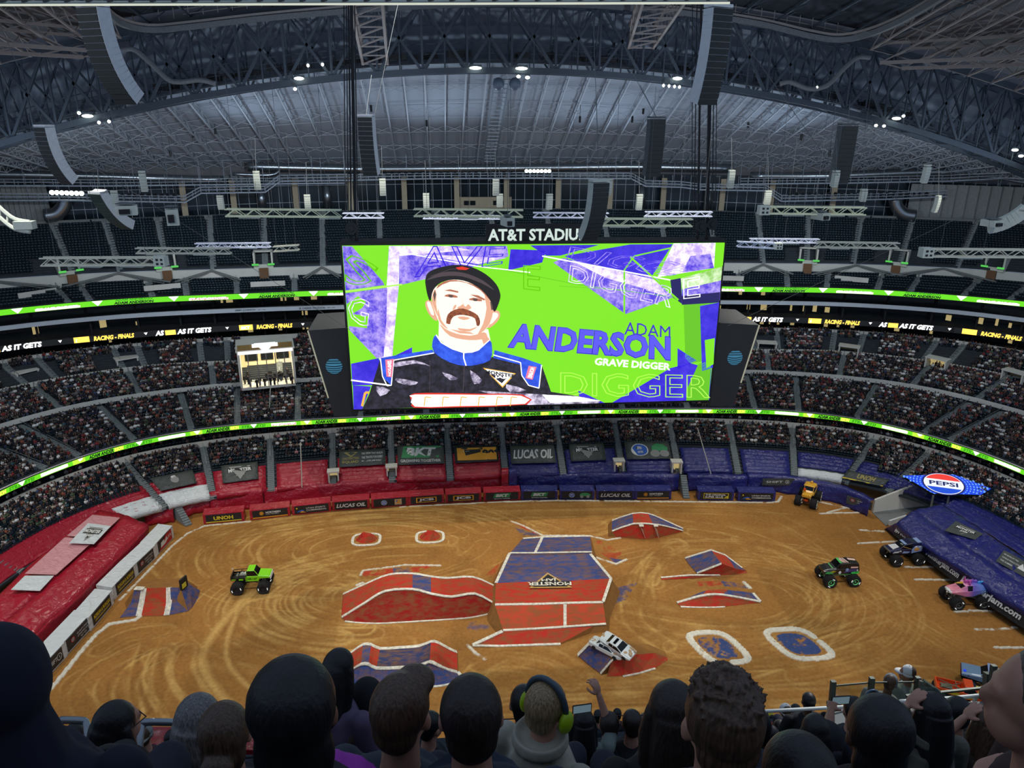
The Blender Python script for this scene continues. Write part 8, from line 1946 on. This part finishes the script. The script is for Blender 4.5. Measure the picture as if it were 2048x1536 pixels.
def capsule(mb, a, b, r0, r1, n=10):
    a = Vector(a); b = Vector(b); mb.tube([a, a.lerp(b, .33), a.lerp(b, .66), b], [r0, r0*.98+r1*.02, (r0+r1)/2, r1], n); mb.ell(a, (r0,)*3, n, 6); mb.ell(b, (r1,)*3, n, 6)
def person(u, v, hw, label, hair='black', style='short', skin='light', shirt=(30, 32, 38), sn=None, yaw=0.0, tilt=0.0, arms='down', scale=None, sw=1.0, extra=None, cap=None, vx=None, stand=False):
    k = scale or 1.0; dep = F*.172*k/hw; c = PD(u, v, dep); e = empty('person', c, label, 'person', rz=yaw); e.scale = (k, k, k); vx = vx or (.0065 if arms != 'down' else .0085 if hw > 70 else .012)
    Rt = Matrix.Rotation(tilt, 3, 'X')
    H = lambda x, y, z: Rt@Vector((x, y, z+.14))-Vector((0, 0, .14))
    bd = MB(); bd.ell(H(0, .0, .02), (.074, .092, .098), 16, 10, R=Rt); bd.ell(H(0, .035, -.055), (.056, .062, .062), 12, 8, R=Rt)          # cranium, jaw (+y is the face)
    bd.ell(H(0, .098, -.012), (.013, .018, .026), 8, 6); bd.ell(H(0, .088, -.05), (.026, .012, .012), 8, 5); bd.ell(H(0, .085, .022), (.045, .014, .01), 8, 5)
    for s in (-1, 1): bd.ell(H(s*.078, -.002, -.012), (.011, .02, .032), 8, 6, R=Rt); bd.ell(H(s*.03, .083, .008), (.012, .008, .008), 6, 5)
    capsule(bd, (0, -.012, -.05), (0, -.03, -.17), .054, .06)
    bd.ell((0, -.03, -.23), (.15*sw, .075, .06), 12, 6); bd.tube([(0, -.03, -.22), (0, -.03, -.4), (0, 0, -.62), (0, .03, -.72)], [.12, .14, .13, .14], 12)
    zf = -.74
    if stand: leg = [((s*.09, 0, -.72), (s*.1, .02, -1.12), (s*.1, 0, -1.52)) for s in (-1, 1)]
    else: leg = [((s*.1, .02, -.7), (s*.12, .44, -.68), (s*.12, .42, -1.14)) for s in (-1, 1)]
    AR = {'down': [((s*.195*sw, -.03, -.24), (s*.235*sw, .0, -.5), (s*.18, .2, -.62)) for s in (-1, 1)],
     'phone': [((-.195*sw, -.03, -.24), (-.24*sw, .0, -.5), (-.18, .2, -.62)), ((.195*sw, -.03, -.24), (.27, .14, -.26), (.18, .26, .02))],
     'phone_left': [((.195*sw, -.03, -.24), (.24*sw, .0, -.5), (.18, .2, -.62)), ((-.195*sw, -.03, -.24), (-.27, .12, -.26), (-.2, .24, .04))],
     'hair': [((.195*sw, -.03, -.24), (.24*sw, .0, -.5), (.18, .2, -.62)), ((-.195*sw, -.03, -.24), (-.33, .02, -.22), (-.135, .03, .02))]}[arms]
    for i, (sh, el, wr) in enumerate(AR):
        sh, el, wr = Vector(sh), Vector(el), Vector(wr); capsule(bd, sh, el, .048, .04); capsule(bd, el, wr, .038, .025); d = (wr-el).normalized(); q = d.to_track_quat('Z', 'Y').to_matrix(); hand(bd, wr+d*.01, q, 1.0, 1.1 if arms.startswith('phone') and i == 1 else .6, 1 if wr.x < 0 else -1)
    for a, b, f in leg: capsule(bd, a, b, .08, .058); capsule(bd, b, f, .052, .038); bd.ell(Vector(f)+Vector((0, .06, -.03)), (.045, .12, .035), 8, 5)
    o = bd.build('body', mat('skin_'+skin, SKN[skin], .5, var=.08, scale=25), e); remesh(o, vx)
    st = MB(); st.ell((0, -.03, -.235), (.175*sw, .092, .07), 14, 7); st.tube([(0, -.035, -.21), (0, -.035, -.32), (0, -.01, -.52), (0, .02, -.74)], [.13*sw, .165*sw, .165*sw, .17*sw], 14); st.ell((0, -.02, -.45), (.19*sw, .125, .3), 14, 10)
    for sh, el, wr in AR: capsule(st, sh, Vector(sh).lerp(Vector(el), 1.0 if sn == 'long' else .75), .064, .058)
    if sn == 'long':
        for sh, el, wr in AR: capsule(st, el, Vector(el).lerp(Vector(wr), .92), .054, .04)
    if extra == 'hood': st.lathe([(.10, -.17), (.125, -.14), (.115, -.09), (.08, -.12)], (0, -.045, 0), 'Z', 16); st.ell((0, -.13, -.24), (.1, .045, .1), 12, 7)
    if extra == 'hoodup': st.ell((0, -.015, .015), (.105, .118, .135), 16, 10); st.tube([(0, -.03, -.05), (0, -.04, -.2)], [.09, .13], 12)
    o = st.build('top', mat('cloth_%d_%d_%d' % tuple(shirt), S(*shirt), .9, var=.12, scale=14, bump=.15), e); remesh(o, vx*1.15)
    mb = MB()
    for a, b, f in leg: capsule(mb, a, b, .09, .068); capsule(mb, b, Vector(f)+Vector((0, 0, .06)), .064, .05)
    remesh(mb.build('trousers', mat('dark_denim', S(34, 38, 52), .9, var=.1, scale=20), e), .02)
    hm = hairmat(hair, HC[hair]); h = MB()
    def E3(x, y, z, a, b, c_, **kw): h.ell(H(x, y, z), (a, b, c_), 16, 10, R=Rt, **kw)
    if style != 'bald' and extra != 'hoodup':
        if style in ('short', 'spiky', 'quiff', 'muffs'): E3(0, -.018, .035, .084, .098, .098); E3(0, -.052, -.02, .07, .055, .075)
        else: E3(0, -.018, .03, .088, .102, .105); E3(0, -.05, -.03, .078, .062, .1)
        if style == 'quiff': E3(.015, .05, .075, .06, .06, .042)
        if style == 'spiky':
            r5 = random.Random(int(u))
            for q in range(420):
                a = r5.uniform(0, 6.28); t = r5.uniform(.15, 1.15); d = Vector((math.cos(a)*math.sin(t), math.sin(a)*math.sin(t), math.cos(t))); p = H(0, -.01, .03)+Vector((d.x*.08, d.y*.095, d.z*.098)); h.tube([p, p+d*.014+Vector((r5.uniform(-.01, .01), 0, .004))], [.0045, .0015], 4)
        if style == 'long': h.tube([H(0, -.05, .03), H(.0, -.075, -.06), (0, -.1, -.2), (.0, -.12, -.34)], [.08, .088, .095, .07], 14); [h.tube([H(s*.06, -.01, .02), H(s*.078, -.01, -.08), (s*.085, -.05, -.24)], [.04, .042, .035], 10) for s in (-1, 1)]
        if style == 'sweep': h.tube([H(0, -.05, .03), H(-.01, -.075, -.06), (-.07, -.11, -.17), (-.16, -.13, -.27), (-.22, -.14, -.36)], [.085, .088, .08, .06, .03], 14)
        if style == 'bun': h.ell(H(-.002, -.125, -.03), (.058, .045, .05), 14, 9, R=Rt); h.lathe([(.03, -.1), (.036, -.09), (.03, -.08)], H(0, 0, -.03), 'Y', 12)
        if style == 'tied': E3(0, -.03, .05, .092, .1, .1); E3(0, -.05, -.06, .085, .062, .11)
        o = h.build('hair', hm, e); remesh(o, vx if style != 'spiky' else .0045, 3 if style != 'spiky' else 1)
    if cap:
        mb = MB(); P = [(.0875*math.cos(t), .105*math.sin(t)) for t in (0, .3, .6, .9, 1.2, 1.45)]; mb.lathe([(p[0], p[1]*.95) for p in P], H(0, -.01, .035), 'Z', 20); mb.lathe([(.0885, -.035), (.0885, .0)], H(0, -.01, .035), 'Z', 20)
        b = -1 if cap[2] else 1; mb.prism([H(.07*math.cos(t), b*(.06+.1*math.sin(t)), .01) for t in [math.pi*j/8 for j in range(9)]], (0, 0, .012)); mb.ell(H(0, -.01, .135), (.01, .01, .006), 6, 4)
        mb.build('cap', mat('cap_'+cap[0], S(*cap[1]), .85, var=.08), e, smooth=True)
    if style == 'muffs' or extra == 'muffs':
        bc, cc = ((S(70, 86, 96), S(170, 206, 30)) if hw > 60 else (S(60, 90, 120), S(120, 170, 210)))
        mb = MB(); mb.tube([H(.098*math.cos(t), -.005, .02+.125*math.sin(t)) for t in [math.pi*j/12 for j in range(13)]], .013, 8); o = mb.build('headband', mat('muff_band_%d' % (hw > 60), bc, .35), e, smooth=True)
        for s in (-1, 1): mb = MB(); mb.ell(H(s*.1, -.005, -.02), (.026, .042, .052), 14, 8); mb.build('ear_cup', mat('muff_cup_%d' % (hw > 60), cc, .45), e, smooth=True)
    if extra == 'glasses':
        mb = MB(); [mb.tube([H(s*.085, -.0, .005), H(s*.07, .1, .01)], .0025, 5) for s in (-1, 1)]; mb.tube([H(-.07, .1, .01), H(.07, .1, .01)], .003, 5); mb.build('glasses', m_blk, e)
    return e
BL = (26, 27, 32); NV = (24, 28, 46)
person(2, 1368, 158, 'person in a dark navy hooded top at the left picture edge', extra='hoodup', shirt=NV, sn='long', sw=1.15)
person(-6, 1520, 62, 'person with short grey hair cut by the lower left corner', 'grey', shirt=(44, 48, 58))
person(237, 1449, 72, 'person with long black hair and glasses beside the left rail gap', 'black', 'long', shirt=(38, 32, 30), yaw=-.7, extra='glasses')
person(222, 1552, 92, 'balding person in a dark flat cap at the bottom left', 'grey-brown', 'short', 'tan', shirt=(30, 30, 32), cap=('charcoal', (34, 36, 38), 0))
person(400, 1444, 86, 'person with long grey-blond hair sweeping to the left', 'grey', 'sweep', shirt=(40, 36, 44), yaw=-.1)
person(452, 1468, 98, 'person with brown hair tied in a low bun', 'brown', 'bun', shirt=(34, 32, 36))
person(592, 1425, 163, 'largest head in front, person with dark pulled-back hair', 'black', 'tied', 'tan', shirt=(36, 30, 44))
person(151, 1472, 40, 'person with dark curly hair below the left rail', 'black', shirt=NV)
person(196, 1470, 32, 'small dark-haired person just right of the left rail', 'black', shirt=BL)
person(289, 1468, 34, 'person in a pale grey cap at the left rail gap', 'brown', shirt=(70, 34, 44), cap=('pale_grey', (150, 152, 146), 1))
person(668, 1348, 60, 'standing person leaning forward with black hair and mauve scarf', 'black', 'long', 'tan', shirt=(96, 84, 110), tilt=-.35, yaw=-.5, scale=.98, sn='long')
person(735, 1398, 58, 'person in a black jacket behind the standing leaning person', 'black', extra='hoodup', shirt=BL)
person(697, 1466, 60, 'person with grey-brown hair half hidden by the largest head', 'grey-brown', shirt=(60, 54, 44))
person(806, 1424, 120, 'man with short brown quiffed hair in a slate t-shirt', 'brown', 'quiff', shirt=(52, 60, 70), yaw=-.45)
person(862, 1452, 46, 'dark-haired bearded person seen past the quiffed man', 'black', shirt=(26, 34, 40), yaw=-.9)
person(942, 1434, 130, 'man with thick dark hair in a navy t-shirt', 'dark brown', 'short', shirt=(36, 46, 62), sw=1.15)
person(1048, 1408, 60, 'person in black with short black hair left of the boy with ear defenders', 'black', shirt=BL)
person(1094, 1414, 82, 'blond boy wearing lime green ear defenders and a cream hooded top', 'blond', 'muffs', shirt=(170, 166, 150), yaw=-.75, scale=.92, extra='hood', sn='long')
person(1166, 1446, 44, 'person raising a phone with both arms, right of the blond boy', 'black', 'long', shirt=(110, 122, 116), arms='phone')
person(1217, 1450, 42, 'dark-haired person in black, left one of the middle pair', 'dark brown', shirt=(28, 34, 44)); person(1263, 1446, 42, 'dark-haired person in black, right one of the middle pair', 'dark brown', shirt=BL)
person(1289, 1440, 22, 'small person in grey left of the long brown hair', 'grey', shirt=(60, 66, 76)); person(1234, 1428, 18, 'tiny dark head above the middle pair', 'black', shirt=BL); person(1196, 1432, 20, 'tiny head beside the raised phone', 'black', shirt=(40, 50, 60))
person(1343, 1424, 96, 'person with dark hair falling to the shoulders beside the spiky-haired man', 'dark brown', 'long', shirt=(40, 38, 36))
person(1441, 1446, 158, 'man with spiky brown hair, second largest head in front', 'brown', 'spiky', shirt=(70, 62, 56)); person(1489, 1402, 40, 'head seen just behind the spiky hair', 'dark brown', shirt=BL)
person(1521, 1436, 26, 'small person in a dark hood beyond the spiky-haired man', extra='hoodup', shirt=(24, 26, 32)); person(1570, 1422, 23, 'person in a white backwards cap by the white rail', 'brown', shirt=(150, 60, 50), cap=('white', (214, 216, 212), 1)); person(1541, 1436, 15, 'tiny person in a yellow cap by the white rail', 'black', shirt=(60, 60, 60), cap=('yellow', (200, 190, 40), 1))
person(1616, 1402, 27, 'close-cropped man in a black t-shirt by the white rail', 'black', 'short', 'brown', shirt=BL, sw=1.25); person(1558, 1456, 26, 'person with light scarf below the cropped man', 'dark brown', shirt=(110, 124, 136)); person(1590, 1422, 22, 'dark head left of the cropped man', 'black', shirt=BL)
person(1628, 1462, 52, 'person with long black hair below the cropped man', 'black', 'long', shirt=(30, 30, 40)); person(1706, 1420, 42, 'dark-haired person under the glowing phone', 'black', shirt=(46, 50, 56)); person(1672, 1437, 24, 'small head beside the raised arm', 'brown', 'short', 'tan', shirt=(90, 96, 90), arms='phone')
person(1748, 1466, 112, 'person with thick black hair right of the raised phone', 'black', 'tied', 'brown', shirt=(48, 38, 36)); person(1590, 1562, 150, 'person with dark hair at the bottom edge, right of the spiky-haired man', 'black', 'short', shirt=(26, 36, 36))
person(1779, 1368, 26, 'man in a grey backwards cap and grey shirt at the platform', 'brown', 'short', 'tan', shirt=(120, 128, 128), tilt=-.3, yaw=-.8, cap=('grey', (120, 128, 136), 0), stand=True, sw=1.2); person(1814, 1347, 25, 'man in a white cap and pale grey hooded top at the platform', 'brown', 'short', 'tan', shirt=(124, 132, 124), cap=('white', (214, 216, 212), 0), yaw=1.1, stand=True, sn='long')
person(1742, 1398, 27, 'child with pale blue ear defenders below the grey-capped man', 'dark brown', 'short', shirt=(60, 60, 66), extra='muffs')
person(1862, 1424, 60, 'person with long black hair, hand in hair, grey hooded top', 'black', 'long', shirt=(98, 98, 88), arms='hair', extra='hood', sn='long'); person(1912, 1424, 48, 'dark-haired person in an olive jacket', 'black', shirt=(66, 62, 52)); person(1862, 1398, 34, 'person in a dark green cap behind the long black hair', 'black', shirt=(50, 60, 56), cap=('dark_green', (44, 58, 48), 0))
person(1818, 1436, 30, 'dark head left of the long black hair', 'black', shirt=(60, 56, 56)); person(1972, 1446, 54, 'person with brown hair before the right rail, hand raised', 'brown', 'long', shirt=(58, 50, 44), arms='hair'); person(1945, 1436, 24, 'small person beyond the olive jacket', 'brown', shirt=(120, 110, 90)); person(2000, 1416, 24, 'small person near the right platform post', 'brown', shirt=(150, 120, 100))
person(2092, 1410, 175, 'person with greying temple and flushed skin cut by the right edge', 'grey-brown', 'short', shirt=(60, 40, 40), yaw=1.0, sw=.75)
for i, (u, v, w_) in enumerate(((1655, 1480, 30), (1690, 1465, 28), (1500, 1452, 20), (1542, 1470, 30), (1602, 1490, 40), (1176, 1470, 22), (1322, 1470, 34), (1930, 1470, 34), (1780, 1440, 30), (345, 1478, 30), (120, 1500, 40), (1008, 1470, 40))): person(u, v, w_, 'dark-haired person half hidden in the near rows', 'black', shirt=(34, 36, 44)); COL.objects
for o in [o for o in bpy.data.objects if o.get('label') == 'dark-haired person half hidden in the near rows']: o['group'] = 'half hidden people in the near rows'
# phones
def phone(u, v, dep, rz, label, tilt=0.0):
    c = PD(u, v, dep); e = empty('phone', c, label, 'phone', rz=rz); mb = MB(); mb.box((0, 0, 0), (.15, .009, .075)); mb.build('phone_case', m_blk, e); mb = MB(); mb.box((0, -.006, 0), (.138, .002, .066)); mb.build('phone_screen', emi('phone_screen', S(90, 110, 120), .9), e)
phone(1164, 1417, F*.172/44*.97, .1, 'black phone held up right of the blond boy'); phone(1681, 1400, 6.0, 0, 'glowing phone held up before the platform glass')
a = PD(1655, 1462, 5.6); b = PD(1662, 1420, 5.8); mb = MB(); capsule(mb, a, b, .045, .028); d = (b-a).normalized(); hand(mb, b, d.to_track_quat('Z', 'Y').to_matrix(), 1, .8, 1); capsule(mb, PD(1640, 1475, 5.4), a, .05, .045); o = remesh(mb.build('body', mat('skin_tan', SKN['tan'])), .009)
e = empty('person', PD(1650, 1500, 5.4), 'person mostly hidden, bare forearm raised to hold the glowing phone', 'person'); sub(o, e); mb = MB(); mb.ell(PD(1640, 1500, 5.4), (.2, .15, .25), 12, 8); sub(remesh(mb.build('top', mat('cloth_38_40_46', S(38, 40, 46), .9)), .02), e)
e = empty('folded_jacket', PD(690, 1545, 2.0), 'bright purple jacket bunched at the bottom edge', 'jacket'); mb = MB(); r6 = random.Random(2)
for q in range(9): mb.ell(PD(655+q*10, 1545+r6.uniform(-10, 8)-8*math.sin(q*.6), 1.95), (.03, .06, .018), 10, 6, R=Matrix.Rotation(r6.uniform(-.5, .5), 3, 'Y'))
sub(remesh(mb.build('cloth', mat('purple_cloth', S(150, 50, 160), .8)), .008), e)
# near stand: stepped deck under the audience
mb = MB()
for i in range(-3, 18):
    y = CAM[1]+.8*i; z = 65-.93*(.8*i)-1.42; mb.box((CAM[0], y+.4, z-.6), (60, .8, 1.2)); 
o = struct(mb.build('floor_near_stand', m_step), 'steep concrete steps under the nearest audience')
mb = MB()
for i in range(1, 17):
    y = CAM[1]+.8*i; z = 65-.93*(.8*i)-1.42+.42
    for k in range(-20, 50): mb.box((CAM[0]+k*.56, y+.05, z), (.46, .36, .05)); mb.box((CAM[0]+k*.56, y-.14, z+.1), (.46, .05, .3))
tag(mb.build('near_stand_seats', mat('near_seat', C_SEAT, .4)), 'dark folding seats hidden beneath the nearest audience', 'seats', kind='stuff')
# rails
m_rail2 = mat('brushed_rail', S(150, 156, 160), .3, .7); m_post = mat('green_grey_post', S(70, 80, 72), .5, .3)
def rail(pts, dep, r, m, label, px=False, posts=()):
    P = [PD(u, v, d) for u, v, d in pts]; e = empty('safety_rail', P[0], label, 'railing'); mb = MB(); mb.tube(smooth_poly([tuple(p) for p in P], 4, False), r, 8); sub(mb.build('rail_tube', m, smooth=True), e)
    for u, v, d, h in posts: p = PD(u, v, d); mb = MB(); mb.tube([p, p-Vector((0, 0, h))], r, 8); sub(mb.build('rail_post', m), e)
rail([(120, 1440, 4.6), (160, 1441, 4.6), (172, 1446, 4.6), (176, 1470, 4.55), (178, 1510, 4.5)], 0, .022, m_rail2, 'bent steel rail end at the left behind the hooded person')
rail([(278, 1515, 4.5), (281, 1470, 4.55), (288, 1448, 4.6), (300, 1444, 4.6), (400, 1446, 4.7), (560, 1449, 4.9)], 0, .022, m_rail2, 'steel rail running right from the left gap')
rail([(560, 1449, 7.5), (760, 1446, 7.8), (1020, 1438, 8.4), (1200, 1432, 8.8), (1310, 1430, 9.2)], 0, .006, m_blk, 'thin dark cable rail behind the middle audience')
rail([(1500, 1424, 9.4), (1560, 1421, 9.4), (1650, 1416, 9.6), (1700, 1413, 9.7)], 0, .022, mat('white_rail', S(214, 220, 214), .4), 'white handrail behind the cropped man')
rail([(1800, 1403, 9.4), (1880, 1398, 9.5), (1970, 1390, 9.6)], 0, .024, mat('white_rail', S(214, 220, 214), .4), 'white handrail below the orange truck', posts=((1884, 1398, 9.5, .5), (1952, 1392, 9.6, .5)))
rail([(1800, 1414, 9.3), (1900, 1408, 9.4), (2040, 1404, 9.6)], 0, .02, m_post, 'lower green-grey rail of the platform')
m_gl = bpy.data.materials.new('platform_glass'); m_gl.use_nodes = True; nt = m_gl.node_tree; N = nt.nodes; N.clear(); oo = N.new('ShaderNodeOutputMaterial'); t_ = N.new('ShaderNodeBsdfTransparent'); t_.inputs[0].default_value = (.78, .8, .76, 1); g_ = N.new('ShaderNodeBsdfGlossy'); g_.inputs[1].default_value = .1; mx = N.new('ShaderNodeMixShader'); mx.inputs[0].default_value = .06; nt.links.new(t_.outputs[0], mx.inputs[1]); nt.links.new(g_.outputs[0], mx.inputs[2]); nt.links.new(mx.outputs[0], oo.inputs[0])
def gpanel(q, label, posts):
    P = [PD(*p) for p in q]; e = empty('glass_balustrade', P[0], label, 'balustrade'); mb = MB(); n = (P[1]-P[0]).cross(P[3]-P[0]).normalized()*.012; mb.prism(P, n); sub(mb.build('glass_pane', m_gl), e); mb = MB(); mb.tube([P[3], P[2]], .012, 6); sub(mb.build('top_rail', m_post), e)
    for i in posts: mb = MB(); mb.bar(P[i]-Vector((0, 0, .2)), P[3-i]+Vector((0, 0, .08)), .06); sub(mb.build('post', m_post), e)
gpanel([(1665, 1410, 10), (1742, 1404, 10), (1742, 1365, 10), (1665, 1372, 10)], 'clear glass balustrade left of the capped men', (0, 1)); gpanel([(1742, 1404, 10), (1834, 1400, 10.2), (1834, 1364, 10.2), (1742, 1365, 10)], 'clear glass balustrade behind the capped men', (1,)); gpanel([(1985, 1400, 9.4), (2070, 1396, 9.4), (2070, 1330, 9.4), (1985, 1341, 9.4)], 'clear glass balustrade before the pale blue truck', (0,))
e = empty('platform_frame', PD(1850, 1400, 9.8), 'green-grey steel frame with diagonal brace at the platform', 'railing')
for a, b, w_ in (((1845, 1362, 9.8), (1841, 1405, 9.8), .07), ((1845, 1362, 9.8), (1888, 1392, 9.8), .05), ((1812, 1392, 9.8), (1966, 1376, 9.8), .03), ((1978, 1346, 9.5), (1976, 1410, 9.5), .1), ((1992, 1362, 9.5), (2022, 1392, 9.5), .06), ((1964, 1376, 9.8), (1962, 1398, 9.8), .05)): mb = MB(); mb.bar(PD(*a), PD(*b), w_); sub(mb.build('frame_bar', m_post), e)
mb = MB(); mb.prism([PD(1655, 1412, 9.9), PD(2090, 1400, 9.3), PD(2090, 1500, 8.0), PD(1655, 1500, 8.6)], (0, 0, -.2)); struct(mb.build('floor_viewing_platform', m_conc))
# red tarp edge below the left rail
mb = MB(); mb.prism([PD(118, 1452, 14), PD(560, 1455, 14), PD(560, 1500, 13), PD(118, 1500, 13)], (0, 0, -.1)); tag(mb.build('seat_tarp', T_RED), 'red tarp over the near lower seats, seen below the left rail', 'tarp')

for i, (a, b, n) in enumerate((((604, 975, 3), (601, 885, 8), 'before the red bubbled tarp'), ((1422, 948, 3), (1395, 856, 8), 'slanting over the blue tarp'), ((538, 830, 11.4), (541, 772, 15), 'below the tall lit opening'))):
    A = PZ(*a); B = PY(b[0], b[1], A.y); mb = MB(); mb.tube([A, B], .09, 6); tag(mb.build('net_pole', m_wht), 'thin white pole standing %s' % n, 'pole')
